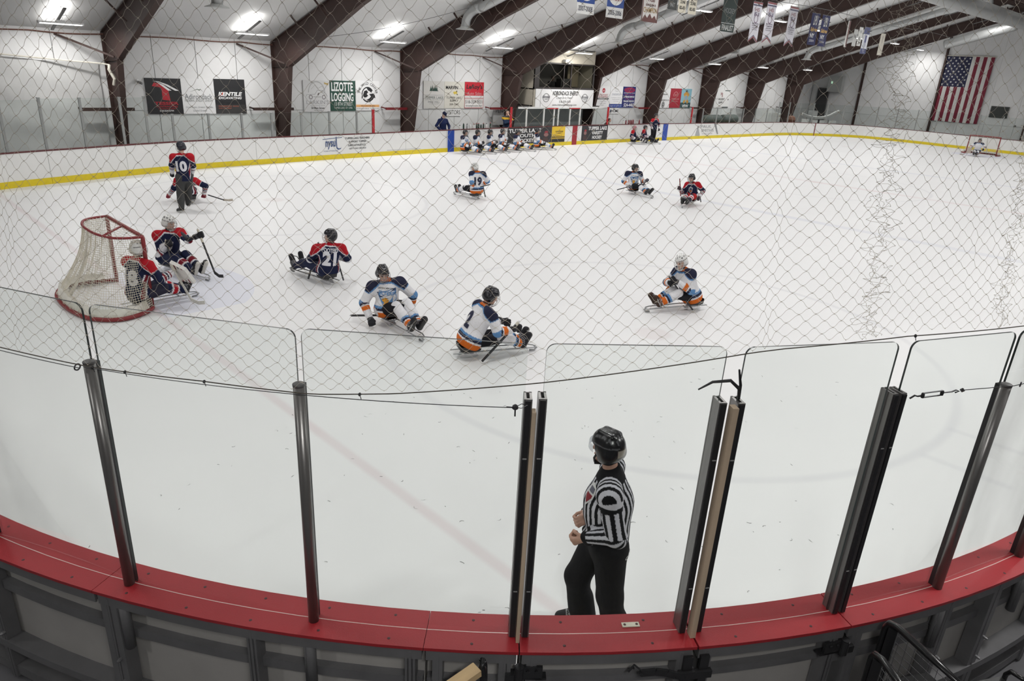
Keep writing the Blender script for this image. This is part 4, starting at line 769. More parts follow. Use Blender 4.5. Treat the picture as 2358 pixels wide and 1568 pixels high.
for x in (26.0, 27.85): m = MB(); m.box((x, 14.2, 1.97), (.85, .08, .05)); tag(part('door_header', m, mat('post_red', (.42, .012, .02), .4)), 'red bar over the penalty box door, %s one' % ('left' if x < 27 else 'right'), 'bar', 'red bars over the penalty box doors')
m = MB(); m.box((24.0, 15.9, 1.45), (1.6, .05, .9)); m2 = part('penalty_sign', m, mat('sign_grey', (.40, .40, .40), .6)); tag(m2, 'grey sign with PENALTY behind the glass left of booth', 'sign')
flat([('t', 'PENALTY', .5, .8, .8, .25, (.10, .10, .10))], 1.6, .9, m2, 0, frame=lambda a, b, d: (23.2+a, 15.87-d, 1.0+b))
m = MB(); m.box((27.2, 15.75, .95), (6.3, .06, 1.9)); tag(part('penalty_backdrop', m, mat('penalty_grey', (.36, .37, .37), .7)), 'grey back wall of the penalty box under the booth', 'partition')
# ------------------------------------------------------------------ bottles along the bench shelf
def bottle(x, c, cap, h, label, grp):
    s_ = bs_at(x); q = bpt(s_)+bnrm(s_)*.07; t = thing('water_bottle', label, 'bottle', (*q, bz(x)), 0, grp)
    m = MB(); m.lathe([(.038, 0), (.041, .02), (.041, h*.55), (.036, h*.62), (.040, h*.7), (.034, h*.78)], (0, 0, 0), 10); part('bottle_body', m, mat('bottle_%s' % '_'.join(str(int(v*255)) for v in c), c, .35), t, True)
    m = MB(); m.lathe([(.034, h*.78), (.034, h*.86), (.014, h*.88), (.012, h)], (0, 0, 0), 10); part('bottle_cap', m, mat('cap_%s' % '_'.join(str(int(v*255)) for v in cap), cap, .4), t, True)
GD, WB, DR = (.02, .05, .035), (.72, .72, .70), (.20, .015, .025)
for i, (x, c, cap, h, d) in enumerate([(19.37, WB, K_, .2, 'white bottle with black cap'), (19.62, GD, K_, .28, 'tall dark green bottle'), (19.85, (.35, .36, .36), K_, .26, 'grey bottle with black cap'), (20.06, WB, WB, .2, 'all white bottle'), (20.27, WB, DR, .25, 'white bottle with red cap'), (20.49, GD, DR, .27, 'dark green bottle with red cap'), (20.62, GD, DR, .27, 'dark green bottle with red cap'), (20.78, GD, K_, .20, 'short dark green bottle'), (20.95, GD, DR, .27, 'dark green bottle with red cap'), (21.15, WB, K_, .25, 'white bottle with dark cap'), (21.42, GD, DR, .28, 'dark green bottle with red cap')]):
    bottle(x, c, cap, h, '%s on the visitors bench boards, %s from the left' % (d, (ORD+['eleventh'])[i]), 'bottles on the visitors bench')
for i, (x, c, cap, h, d) in enumerate([(32.34, WB, G_, .24, 'white bottle'), (32.6, DR, K_, .26, 'dark red bottle'), (32.85, DR, DR, .26, 'red bottle'), (33.0, DR, K_, .26, 'red bottle'), (33.15, DR, DR, .26, 'red bottle'), (33.3, DR, DR, .27, 'red bottle'), (33.68, WB, K_, .2, 'white bottle with black cap'), (33.9, DR, DR, .27, 'tall red bottle')]):
    bottle(x, c, cap, h, '%s on the home bench boards, %s from the left' % (d, ORD[i]), 'bottles on the home bench')
# ------------------------------------------------------------------ left wall odds and ends
m = MB(); m.box((2.3, 16.09, 2.75), (2.7, .05, .05)); tag(part('wall_batten', m, mat('batten_white', (.6, .6, .6), .5)), 'upper white batten across the plastic sheeting at far left', 'batten')
m = MB(); m.box((2.4, 16.09, 1.62), (2.3, .05, .04)); tag(part('wall_batten', m, mat('batten_grey', (.35, .36, .36), .5)), 'lower grey batten across the plastic sheeting at far left', 'batten')
bm = bmesh.new(); bmesh.ops.create_grid(bm, x_segments=44, y_segments=30, size=.5); rg = np.random.default_rng(5)
for v in bm.verts:
    x, z = v.co.x*4.6+2.1, (v.co.y+.5)*3.4; v.co = Vector((x, 16.07-.012*math.sin(z*5+.7*math.sin(x*1.3))*math.sin(x*.8+.4)-.008*math.sin(x*2.2+z*7)+rg.normal(0, .004)-.02, z))
me = bpy.data.meshes.new('plastic_sheet'); bm.to_mesh(me); bm.free(); me.polygons.foreach_set('use_smooth', [True]*len(me.polygons)); me.materials.append(mat('sheet_white_plastic', (.48, .48, .475), .35, var=.05, scale=2)); tag(link('plastic_sheet', me), 'wrinkled white plastic sheet on the wall left of the first column', 'plastic sheet')
m = MB(); m.tube([(4.55, 15.3, 3.35), (4.5, 15.25, 3.2), (4.62, 15.2, 2.9), (4.6, 15.3, 2.7)], .05, 8); m.tube([(0.5, 16.0, 3.62), (2.5, 16.0, 3.48), (4.4, 15.5, 3.38), (4.55, 15.3, 3.35)], .025, 6); tag(part('bundled_sheet', m, mat('sheet_cream', (.6, .57, .5), .6)), 'cream rope and rag tied around the first column', 'rope')
t = thing('security_camera', 'small white wall camera left of the big T sign', 'camera', (5.62, 16.1, 2.82)); m = MB(); m.lathe([(.06, 0), (.06, .03), (.03, .06), (.03, .14)], (0, 0, 0), 12, axis=(0, -1, 0)); part('bracket', m, LH, t); m = MB(); m.lathe([(.05, 0), (.05, .16), (.035, .17)], (0, -.12, -.03), 12, axis=(.6, -.7, -.3)); part('camera_body', m, mat('camera_grey', (.25, .25, .25), .4), t)
# ------------------------------------------------------------------ far end: flag, panel, exit door, goods
FX = 62.19
t = thing('national_flag', 'large flag hung upright with star canton at top left on the end wall', 'flag', (FX, 4.25, 1.66)); W, Hh = 3.28, 4.83
FR_, FB_, FW_ = (.165, .012, .03), (.014, .016, .05), (.60, .60, .58)
def fy(u): return W*(.5-u)                                  # u runs to the viewer's right
def wav(u, v): return -.05-.04*math.sin(u*19+v*2)*(1-v*.6)
for k in range(13):
    u0, u1 = k/13, (k+1)/13; m = MB(); vmax = 1.0 if k >= 7 else .54; vs = []
    rows = np.linspace(0, vmax, 14)
    for v in rows:
        for u in (u0, (u0+u1)/2, u1): vs.append((wav(u, v), fy(u), v*Hh))
    m.add(vs, [(3*i+j, 3*i+j+1, 3*i+j+4, 3*i+j+3) for i in range(13) for j in range(2)]); part('stripe', m, mat('flag_red', FR_, .8) if k % 2 == 0 else mat('flag_white', FW_, .8), t, True)
m = MB(); vs = [(wav(u, v), fy(u), v*Hh) for v in np.linspace(.54, 1, 10) for u in np.linspace(0, 7/13, 10)]; m.add(vs, [(10*i+j, 10*i+j+1, 10*i+j+11, 10*i+j+10) for i in range(9) for j in range(9)]); part('canton', m, mat('flag_blue', FB_, .8), t, True)
stm = None
for r in range(11):
    for c in range(9):
        if (r+c) % 2: continue
        u = (c+.75)/9.5*7/13; v = .54+.46*(r+.75)/11.5
        if stm is None:
            m = MB(); m.add([(0, (.085 if i % 2 == 0 else .036)*math.sin(2*math.pi*i/10), (.085 if i % 2 == 0 else .036)*math.cos(2*math.pi*i/10)) for i in range(10)], [tuple(range(10))]); stm = m.mesh('star', mat('flag_white', FW_, .8))
        o = link('star', stm, t); o.location = (wav(u, v)-.012, fy(u), v*Hh)
m = MB(); m.tube([(-.06, -W/2-.1, Hh+.02), (-.06, W/2+.1, Hh+.02)], .035, 8); part('flag_pole', m, mat('pole_cream', (.55, .53, .46), .5), t)
t = thing('dark_wall_panel', 'square dark panel on the end wall right of the flag', 'panel', (62.25, 1.37, 2.65)); m = MB(); m.box((-.05, 0, 0), (.08, 1.2, .82)); part('frame', m, mat('panel_dark', (.035, .037, .035), .5), t); m = MB(); m.box((-.095, 0, 0), (.01, 1.08, .70)); part('screen', m, mat('panel_face', (.025, .03, .028), .25), t)
m = MB(); m.box((62.2, .1, 1.75), (.1, .12, .1)); tag(part('junction_box', m, mat('panel_dark', (.035, .037, .035), .5)), 'tiny dark box on the end wall under the square panel', 'box')
m = MB(); m.box((62.22, -.1, 4.2), (.06, .14, .1)); tag(part('wall_light', m, mat('panel_dark', (.035, .037, .035), .5)), 'small dark fitting on the end wall above the square panel', 'fitting')
t = thing('exit_door', 'dark doorway in the far left corner of the end wall', 'door', (62.15, 15.05, 0)); m = MB(); m.box((0, 0, 1.75), (.06, .9, 3.5)); part('door_leaf', m, mat('door_dark', (.05, .05, .052), .6), t); m = MB(); m.box((-.04, 0, 3.54), (.08, 1.0, .08)); m.box((-.04, .48, 1.75), (.08, .06, 3.5)); m.box((-.04, -.48, 1.75), (.08, .06, 3.5)); part('door_frame', m, mat('door_frame_grey', (.12, .12, .12), .6), t)
t = thing('wall_cabinet', 'grey wall cabinet with a small green light in the far corner', 'cabinet', (61.9, 14.0, 3.95)); m = MB(); m.box((0, 0, 0), (.5, 1.2, 1.3)); part('cabinet_box', m, mat('cabinet_grey', (.4, .41, .4), .6), t); m = MB(); m.box((-.27, .25, .12), (.03, .12, .2)); part('status_light', m, emit_mat('green_light', (.6, 1, .7), 1.2), t)
t = thing('sled_shell', 'long white curved plastic hull lying behind the far corner boards', 'hull', (57.4, 12.9, 1.15), R_(118)); m = MB(); vs = []
for i, (x, z) in enumerate(((-1.4, .62), (-1.1, .48), (-.7, .20), (-.2, .02), (.4, -.02), (.9, .06), (1.4, .22))):
    for y, dz in ((-.42, .22), (-.3, .02), (.3, .02), (.42, .22)): vs.append((x, y, z+dz))
m.add(vs, [(4*i+j, 4*i+j+1, 4*i+j+5, 4*i+j+4) for i in range(6) for j in range(3)]); part('hull_shell', m, mat('hull_white', (.74, .74, .73), .4), t, True)
m = MB()
for x in (-1.0, -.3, .4, 1.1): m.box((x, 0, -.2), (.55, .5, .36))
m.box((0, 0, -.72), (3.2, .8, .7)); part('support_box', m, mat('hull_support', (.5, .5, .49), .6), t)
for i, (x, y, w_, h_, lab) in enumerate(((58.9, 14.2, .8, 1.75, 'tall grey box by the far exit door'), (50.6, 14.2, .55, 1.7, 'white locker behind the far right glass, nearer one'), (52.2, 14.2, .5, 1.6, 'white locker behind the far right glass, farther one'))):
    t = thing('locker', lab, 'locker', (x, y, 0)); m = MB(); m.box((0, 0, h_/2), (w_, .5, h_)); part('locker_body', m, mat('locker_%d' % i, ((.40, .41, .41), (.62, .62, .6), (.6, .6, .58))[i], .6), t); m = MB(); m.box((0, -.256, h_/2), (w_*.86, .012, h_*.92)); m.box((w_*.3, -.27, h_*.55), (.03, .03, .12)); part('locker_door', m, mat('locker_door', (.56, .56, .55), .5), t)
for i, (x, lab) in enumerate(((43.3, 'dark green padded bench roll behind the far glass, left'), (45.6, 'dark green padded bench roll behind the far glass, right'))):
    m = MB(); m.lathe([(.05, -1.0), (.30, -.98), (.34, -.8), (.34, .8), (.30, .98), (.05, 1.0)], (x, 14.6, 1.15), 14, axis=(1, 0, 0)); m.box((x, 14.6, .4), (1.6, .4, .8)); tag(part('padded_roll', m, mat('roll_dark_green', (.07, .085, .078), .7), None, True), lab, 'padding')
m = MB(); m.lathe([(.02, 0), (.32, .02), (.38, .3), (.3, .5), (.1, .6)], (54.3, 13.9, .8), 14); m.box((54.3, 13.9, .4), (.5, .5, .8)); tag(part('brown_bundle', m, mat('bundle_brown', (.16, .07, .045), .8)), 'brown bundle behind the far corner glass', 'bundle')
# ------------------------------------------------------------------ banners hung along a line over the ice
m = MB(); m.tube([(x, 4.0, 7.42+.05*math.sin(x*.4)) for x in np.linspace(8, 58, 60)], .012, 5); 
for x in (10.98, 17.4, 24, 30.56, 37.17, 43.77, 50.43): m.tube([(x, 4.0, 7.4), (x, 4.0, roof_z(4)-.5)], .01, 4)
tag(part('banner_cable', m, mat('dark_wire', (.12, .12, .12), .6)), 'thin cable over the ice that carries the row of banners', 'cable')
def banner(label, x0, x1, zt, zb, col, items, tail=0.0, y=4.0):
    t = thing('hung_pennant', label, 'banner', (x0, y, zb), 0, 'banners over the ice'); W, Hh = x1-x0, zt-zb
    pl = [(0, 0), (W/2, tail), (W, 0), (W, Hh), (0, Hh)] if tail else [(0, 0), (W, 0), (W, Hh), (0, Hh)]
    m = MB(); m.prism([(a, 0, b) for a, b in pl], (0, .012, 0)); part('cloth', m, mat('banner_%s' % '_'.join(str(int(v*255)) for v in col), col, .8, var=.06, scale=3), t)
    m = MB(); m.tube([(-.02, .006, Hh), (W+.02, .006, Hh)], .015, 6); m.tube([(.1, .006, Hh), (.1, .006, 7.42-zb)], .005, 4); m.tube([(W-.1, .006, Hh), (W-.1, .006, 7.42-zb)], .005, 4); part('hanging_rod', m, mat('dark_wire', (.12, .12, .12), .6), t)
    flat(items, W, Hh, t, 0); return t
BB, CRM = (.02, .06, .25), (.62, .58, .48); BRN = (.13, .05, .045)
for (x0, x1, a, c, lab) in ((15.72, 16.62, 'PEE WEE C', '2007-2008', 'blue and white banner with an oval, left one of the pair'), (17.28, 18.22, 'SQUIRT C', '2005-2006', 'blue and white banner with an oval, right one of the pair')):
    banner(lab, x0, x1, 7.1, 5.80, (.68, .68, .67), [('p', rect(0, .26, 1, 1), BB), ('p', disc(.5, .58, .44, 22, .62), (.72, .72, .7)), ('t', a, .5, .66, .66, .13, (.25, .05, .05), 0, .01), ('t', 'DIVISION', .5, .48, .66, .13, (.25, .05, .05), 0, .01), ('t', c, .5, .13, .8, .12, (.05, .05, .08), 0, .01)])
banner('white banner with brown border and gold lettering', 19.32, 20.32, 7.15, 5.82, (.66, .64, .62), [('p', rect(0, 0, .05, 1), BRN), ('p', rect(.95, 0, 1, 1), BRN), ('p', rect(0, .0, 1, .06), BRN), ('p', [(.05, .06), (.2, .18), (.35, .1), (.5, .22), (.65, .1), (.8, .18), (.95, .06)], BRN), ('t', 'CHAMPION', .5, .30, .84, .13, (.36, .22, .06), 0, .01), ('t', 'BANTAM B', .5, .43, .6, .06, BRN), ('t', '1928', .5, .57, .4, .12, BRN, 0, .02), ('t', 'SAM HART', .5, .86, .9, .14, (.3, .05, .05), 0, .02)])
banner('small dark banner left of the two cream banners', 20.9, 21.5, 7.2, 6.36, (.05, .055, .055), [('t', '2001', .5, .5, .7, .2, (.35, .36, .36)), ('t', 'NY', .5, .2, .5, .18, (.35, .36, .36))])
for x0, x1, lab in ((21.6, 22.12, 'cream banner with rounded end, left of two'), (22.3, 22.85, 'cream banner with rounded end, right of two')): banner(lab, x0, x1, 7.2, 6.3, CRM, [('t', 'CHAMPS', .5, .84, .8, .12, K_), ('t', 'DIV. 3', .5, .62, .74, .12, K_, 0, .02), ('t', 'ZONE', .5, .42, .66, .12, K_, 0, .02), ('t', '82-83', .5, .2, .7, .13, K_, 0, .02)])
banner('dark green banner with white lettering at the bottom', 24.85, 25.95, 7.3, 5.85, (.03, .045, .042), [('t', 'FINALIST', .5, .11, .84, .15, (.55, .57, .56), 0, .02), ('p', rect(.0, .215, 1, .235), (.4, .42, .42)), ('t', 'HOCKEY', .5, .56, .8, .13, (.22, .23, .23)), ('p', rect(.1, .9, .9, .92), (.4, .42, .42)), ('p', ring(.5, .38, .2, .03, 14, 0, 360, .7), (.1, .12, .12))])
def swallow(lab, x0, x1, zt, zb): banner(lab, x0, x1, zt, zb, (.60, .59, .64), [('p', rect(0, .955, 1, 1), (.25, .06, .07)), ('p', rect(0, .90, 1, .93), (.04, .04, .10)), ('t', 'HS', .5, .81, .5, .09, (.25, .12, .14), 0, .02), ('t', 'F1', .5, .70, .5, .09, (.12, .1, .16), 0, .02), ('p', ring(.5, .585, .22, .05, 14, 0, 360, .5), (.18, .12, .18)), ('t', 'SECTION', .5, .47, .7, .035, (.12, .1, .14)), ('t', 'CHAMPIONS', .5, .42, .72, .03, (.12, .1, .14)), ('t', 'HOCKEY', .5, .37, .6, .03, (.12, .1, .14)), ('t', 'STATE FINAL', .5, .32, .6, .025, (.2, .18, .22)),
    ('p', [(0, .0), (.5, .125), (1, 0), (1, .035), (.5, .16), (0, .035)], (.20, .04, .05)), ('p', [(0, .05), (.5, .175), (1, .05), (1, .065), (.5, .19), (0, .065)], (.04, .04, .10))], .20)
swallow('pale swallow-tailed banner, leftmost of three', 27.3, 28.1, 7.2, 5.57); swallow('pale swallow-tailed banner, middle of three', 28.55, 29.4, 7.3, 5.6); swallow('pale swallow-tailed banner, rightmost of three', 30.75, 31.6, 7.3, 5.58)
for x0, x1, lab in ((33.15, 34.05, 'navy banner with gold script, left of two'), (34.35, 35.25, 'navy banner with gold script, right of two')): banner(lab, x0, x1, 7.22, 5.78, (.015, .018, .07), [('t', 'LPU', .55, .78, .5, .3, (.5, .5, .46), .3, .02), ('t', 'Sabres', .5, .50, .86, .13, (.45, .28, .08), .3, .03), ('t', 'NY', .42, .30, .5, .14, (.6, .6, .6), 0, .03), ('t', '2004', .45, .14, .6, .08, (.4, .4, .45))])
banner('narrow white and brown pennant seen nearly edge on', 37.6, 37.9, 7.2, 5.9, (.6, .6, .58), [('p', [(.35, 1), (1, 1), (1, .05), (.6, .0)], BRN)])
banner('grey white banner beside the navy striped one', 38.6, 39.1, 6.85, 6.0, (.5, .5, .49), [('t', 'LAKE', .5, .6, .7, .2, G_)]); banner('white banner beside the navy striped one', 39.25, 39.75, 7.0, 6.05, (.64, .64, .62), [('t', 'W', .5, .75, .6, .2, G_), ('t', 'IL', .5, .4, .5, .2, (.1, .1, .1)), ('t', '3', .5, .15, .4, .18, G_)])
banner('white banner with navy ends, right of the grey ones', 39.95, 40.75, 7.05, 5.68, (.55, .56, .60), [('p', rect(0, .74, 1, 1), (.05, .06, .15)), ('p', rect(0, 0, 1, .2), (.05, .06, .15)), ('p', rect(.35, .42, .65, .7), (.08, .09, .2)), ('p', disc(.5, .34, .2, 12, .5), (.35, .36, .42)), ('t', 'TL', .5, .1, .5, .12, (.4, .4, .45))])
banner('long cream banner, farthest right of the row', 42.5, 43.2, 6.9, 5.72, (.50, .47, .41), [('p', [(.4, .9), (.55, .85), (.5, .5), (.42, .6)], (.2, .18, .16)), ('p', rect(.1, .03, .9, .1), (.6, .58, .5))])
for x, lab in ((14.4, 'left grey pennant tip at the top edge of the view'), (15.9, 'right grey pennant tip at the top edge of the view')):
    banner(lab, x-2.2, x-1.55, 7.3, 6.35, (.16, .17, .20), [], 0, 6.0)
# ------------------------------------------------------------------ figures: signed distance bodies turned into one smooth skin each
def V3(*a): return np.array(a[0] if len(a) == 1 else a, float)
def nrm(a):
    a = np.asarray(a, float); l = np.linalg.norm(a); return a/l if l > 1e-9 else a
def lerp(a, b, t): return V3(a)+(V3(b)-V3(a))*t
class Field:
    def __init__(s): s.p = []
    def cap(s, a, b, ra, rb=None, k=.03, flat=None):
        s.p.append((V3(a), V3(b), ra, ra if rb is None else rb, k, flat)); return s
    def dist(s, pr, X):
        a, b, ra, rb, k, fl = pr
        q = X-a; ab = b-a
        if fl is not None:
            n = nrm(fl[0]); g = fl[1]-1.0
            q = q+(q @ n)[..., None]*(g*n); ab = ab+(ab @ n)*g*n
        t = np.clip((q @ ab)/max(ab @ ab, 1e-9), 0, 1)
        return np.linalg.norm(q-t[..., None]*ab, axis=-1)-(ra+(rb-ra)*t)
    def bounds(s, pad):
        lo = np.min([np.minimum(p[0], p[1])-max(p[2], p[3])*(1/min(1, p[5][1]) if p[5] else 1) for p in s.p], 0)-pad
        hi = np.max([np.maximum(p[0], p[1])+max(p[2], p[3])*(1/min(1, p[5][1]) if p[5] else 1) for p in s.p], 0)+pad
        return lo, hi
    def mesh(s, h, cuts=(), pre=None):
        """cuts: list of functions f(X)->signed values, kept where <0"""
        lo, hi = s.bounds(h*2.5); n = np.ceil((hi-lo)/h).astype(int)+1
        F = np.full(n, 9.0, np.float64)
        for pr in s.p:
            rad = max(pr[2], pr[3])*(1/min(1, pr[5][1]) if pr[5] else 1)+pr[4]+3*h
            i0 = np.clip(np.floor((np.minimum(pr[0], pr[1])-rad-lo)/h).astype(int), 0, n-1); i1 = np.clip(np.ceil((np.maximum(pr[0], pr[1])+rad-lo)/h).astype(int)+1, 1, n)
            ax = [lo[d]+h*np.arange(i0[d], i1[d]) for d in range(3)]
            X = np.stack(np.meshgrid(*ax, indexing='ij'), -1); d = s.dist(pr, X)
            S = F[i0[0]:i1[0], i0[1]:i1[1], i0[2]:i1[2]]
            k = pr[4]; t = np.clip(.5+.5*(S-d)/k, 0, 1)
            S[...] = S+(d-S)*t-k*t*(1-t)
        if cuts:
            X = np.stack(np.meshgrid(*[lo[d]+h*np.arange(n[d]) for d in range(3)], indexing='ij'), -1)
            for c in cuts: F = np.maximum(F, c(X))
        return nets(F, lo, h)
_CO = np.array([(i, j, k) for i in (0, 1) for j in (0, 1) for k in (0, 1)])
_ED = [(a, b) for a in range(8) for b in range(a+1, 8) if np.abs(_CO[a]-_CO[b]).sum() == 1]
def nets(F, lo, h):
    n = np.array(F.shape); I = F < 0
    cnt = sum(I[c[0]:n[0]-1+c[0], c[1]:n[1]-1+c[1], c[2]:n[2]-1+c[2]].astype(np.int8) for c in _CO)
    act = np.argwhere((cnt > 0) & (cnt < 8))
    vals = np.stack([F[act[:, 0]+c[0], act[:, 1]+c[1], act[:, 2]+c[2]] for c in _CO], 1)
    acc = np.zeros((len(act), 3)); num = np.zeros(len(act))
    for a, b in _ED:
        va, vb = vals[:, a], vals[:, b]; m = (va < 0) != (vb < 0)
        t = np.where(m, va/np.where(m, va-vb, 1), 0)
        acc += np.where(m[:, None], _CO[a]+(_CO[b]-_CO[a])*t[:, None], 0); num += m
    V = lo+h*(act+acc/num[:, None])
    ix = np.full(n, -1, np.int64); ix[act[:, 0], act[:, 1], act[:, 2]] = np.arange(len(act))
    quads = []
    for d in range(3):
        e = [0, 0, 0]; e[d] = 1; u, v = (d+1) % 3, (d+2) % 3
        A = I[:n[0]-e[0], :n[1]-e[1], :n[2]-e[2]]; B = I[e[0]:, e[1]:, e[2]:]
        q = np.argwhere(A != B); q = q[(q[:, u] > 0) & (q[:, v] > 0)]
        s = A[q[:, 0], q[:, 1], q[:, 2]]
        def at(du, dv):
            r = q.copy(); r[:, u] += du; r[:, v] += dv; return ix[r[:, 0], r[:, 1], r[:, 2]]
        Q = np.stack([at(-1, -1), at(0, -1), at(0, 0), at(-1, 0)], 1)
        Q[~s] = Q[~s][:, ::-1]; quads.append(Q)
    Q = np.concatenate(quads); Q = Q[(Q >= 0).all(1)]
    return V, Q
def skin_obj(name, VQ, colf, mt, parent, sm=1, label=None):
    V, Q = VQ
    if len(Q) == 0: return None
    for _ in range(sm):                              # one light relaxation pass
        A = np.zeros_like(V); c = np.zeros(len(V))
        for i in range(4):
            np.add.at(A, Q[:, i], V[Q[:, (i+1) % 4]]); np.add.at(c, Q[:, i], 1)
            np.add.at(A, Q[:, i], V[Q[:, (i+3) % 4]]); np.add.at(c, Q[:, i], 1)
        V = V*.5+.5*A/np.maximum(c, 1)[:, None]
    me = bpy.data.meshes.new(name)
    me.vertices.add(len(V)); me.vertices.foreach_set('co', V.astype(np.float32).ravel())
    me.loops.add(len(Q)*4); me.loops.foreach_set('vertex_index', Q.astype(np.int32).ravel())
    me.polygons.add(len(Q)); me.polygons.foreach_set('loop_start', np.arange(0, len(Q)*4, 4, dtype=np.int32))
    me.update(calc_edges=True); me.validate()
    me.polygons.foreach_set('use_smooth', [True]*len(me.polygons))
    C = colf(V) if callable(colf) else np.tile(V3(colf), (len(V), 1))
    at = me.attributes.new('Col', 'FLOAT_COLOR', 'POINT'); at.data.foreach_set('color', np.c_[C, np.ones(len(V))].astype(np.float32).ravel())
    me.materials.append(mt); o = link(name, me, parent)
    if label: o['label'] = label
    return o
def proj(seg_a, seg_b, X):
    ab = seg_b-seg_a; t = ((X-seg_a) @ ab)/max(ab @ ab, 1e-9); tc = np.clip(t, 0, 1)
    return t, np.linalg.norm(X-seg_a-tc[:, None]*ab, axis=1)
def ik(S, H, l1, l2, hint):
    S, H = V3(S), V3(H); d = H-S; L = min(np.linalg.norm(d), (l1+l2)*.995); d = nrm(d)
    a = (l1*l1-l2*l2+L*L)/(2*L); hh = math.sqrt(max(l1*l1-a*a, 0)); q = V3(hint); q = nrm(q-(q @ d)*d)
    return S+d*a+q*hh, S+d*L
SK = (.62, .40, .31)
NAVY, RED, WHITE, LBLUE, ORG, BLK, MAR = (.010, .014, .044), (.40, .010, .020), (.76, .76, .79), (.11, .25, .48), (.64, .14, .018), (.012, .012, .016), (.17, .010, .022)
def paint(X, base): return np.tile(V3(base), (len(X), 1))
class Pose:
    """joint positions in the person's own frame: x ahead, y left, z up, on the ground under the pelvis"""
    def __init__(s, P, N, H, hd, Ls, Rs, Lh, Rh, Lk, Rk, La, Ra, Lt, Rt, Lel=None, Rel=None, hipw=.095, hup=None, size=1.0):
        s.P, s.N, s.H = V3(P), V3(N), V3(H); s.hf = nrm(hd); s.tu = nrm(s.N-s.P)
        s.hu = nrm(V3(hup) if hup is not None else s.tu*.5+V3(0, 0, .5)); s.hu = nrm(s.hu-(s.hu @ s.hf)*s.hf); s.hl = np.cross(s.hu, s.hf)
        s.S = [V3(Ls), V3(Rs)]; s.hl_t = nrm(s.S[0]-s.S[1]); s.tf = nrm(np.cross(s.hl_t, s.tu))
        s.K = [V3(Lk), V3(Rk)]; s.A = [V3(La), V3(Ra)]; s.T = [V3(Lt), V3(Rt)]
        pl = nrm(np.cross(V3(0, 0, 1), nrm((s.K[0]+s.K[1])/2-s.P+V3(1e-3, 0, 0)) * V3(1, 1, 0))) if abs((s.K[0]+s.K[1]-2*s.P)[:2]).sum() > .3 else s.hl_t*V3(1, 1, 0)
        s.hips = [s.P+pl*hipw, s.P-pl*hipw]; s.hipdir = pl
        s.E, s.W = [], []
        for i, (h, e) in enumerate(((Lh, Lel), (Rh, Rel))):
            hint = (V3(e)-s.S[i]) if e is not None else V3(-.3, .5 if i == 0 else -.5, -1)
            E, W = ik(s.S[i], h, .30*size, .27*size, hint); s.E.append(E); s.W.append(W)
        s.C = s.P+(s.N-s.P)*.58
def head_local(s, X):
    q = X-s.H; return q @ s.hf, q @ s.hl, q @ s.hu
def build_body(s, root, h, under=(.03, .03, .04), skin=SK, hair=(.05, .035, .025), hands=None, neck_dark=False):
    f = Field(); H, hf, hu, hl = s.H, s.hf, s.hu, s.hl
    f.cap(s.P, s.C, .12, .125, .05, (s.tf, 1.3)); f.cap(s.C, s.N-s.tu*.04, .125, .075, .05, (s.tf, 1.25))
    f.cap(s.S[0]*.9+s.N*.1-s.tu*.02, s.S[1]*.9+s.N*.1-s.tu*.02, .055, .055, .05)
    f.cap(s.N-s.tu*.03, H-hu*.07-hf*.02, .056, .054, .03)
    f.cap(H+hu*.025-hf*.02, H+hu*.02+hf*.018, .087, .084, .03, (hl, 1.12))
    f.cap(H-hu*.03+hf*.03, H-hu*.088+hf*.062, .062, .036, .03, (hl, 1.05))
    f.cap(H+hf*.10+hu*.005, H+hf*.118-hu*.032, .009, .014, .014)
    f.cap(H+hf*.088+hu*.026+hl*.035, H+hf*.088+hu*.026-hl*.035, .013, .013, .012)
    f.cap(H+hf*.092-hu*.062+hl*.016, H+hf*.092-hu*.062-hl*.016, .011, .011, .01)
    for sg in (1, -1): f.cap(H+hl*sg*.078+hu*.012-hf*.008, H+hl*sg*.08-hu*.026-hf*.002, .018, .012, .01, (hl, 1.8))
    for i in (0, 1):
        f.cap(s.S[i], s.E[i], .052, .042, .035); f.cap(s.E[i], s.W[i], .043, .03, .02)
        f.cap(s.hips[i], s.K[i], .085, .06, .04); f.cap(s.K[i], s.A[i], .062, .042, .03); f.cap(s.A[i], s.T[i], .045, .035, .03)
        if hands and hands[i] is not None:
            for q in hands[i]: f.cap(*q)
        else:
            d = nrm(s.W[i]-s.E[i]); f.cap(s.W[i], s.W[i]+d*.07, .036, .034, .02)
    ey = [H+hf*.091+hu*.008+hl*q*.032 for q in (1, -1)]; mo = H+hf*.10-hu*.062
    def colf(X):
        a, l, u = head_local(s, X); C = paint(X, under)
        dn = (X-s.N) @ s.tu
        hd_ = (np.linalg.norm(X-H, axis=1) < .21) & (dn > .0); C[hd_] = skin
        hr = hd_ & ((u > .055) | ((a < -.01) & (u > -.075))) & ~((a > .06) & (u < .07)); C[hr] = hair
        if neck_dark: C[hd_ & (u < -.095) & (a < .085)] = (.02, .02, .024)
        for e in ey: C[np.linalg.norm(X-e, axis=1) < .014] = (.03, .02, .02)
        C[(np.linalg.norm((X-mo)*1.0, axis=1) < .022) & (np.abs((X-mo) @ hu) < .008)] = (.42, .16, .14)
        br = hd_ & (a > .07) & (np.abs(u-.032) < .007) & (np.abs(l) > .012) & (np.abs(l) < .055); C[br] = hair
        for i in (0, 1):
            if hands and hands[i] is not None:
                t, d = proj(s.E[i], s.W[i], X); C[((X-s.W[i]) @ nrm(s.W[i]-s.E[i]) > -.02) & (np.linalg.norm(X-s.W[i], axis=1) < .26) & (t > .9)] = skin
        return C
    return skin_obj('body', f.mesh(h), colf, SKIN, root, 1)
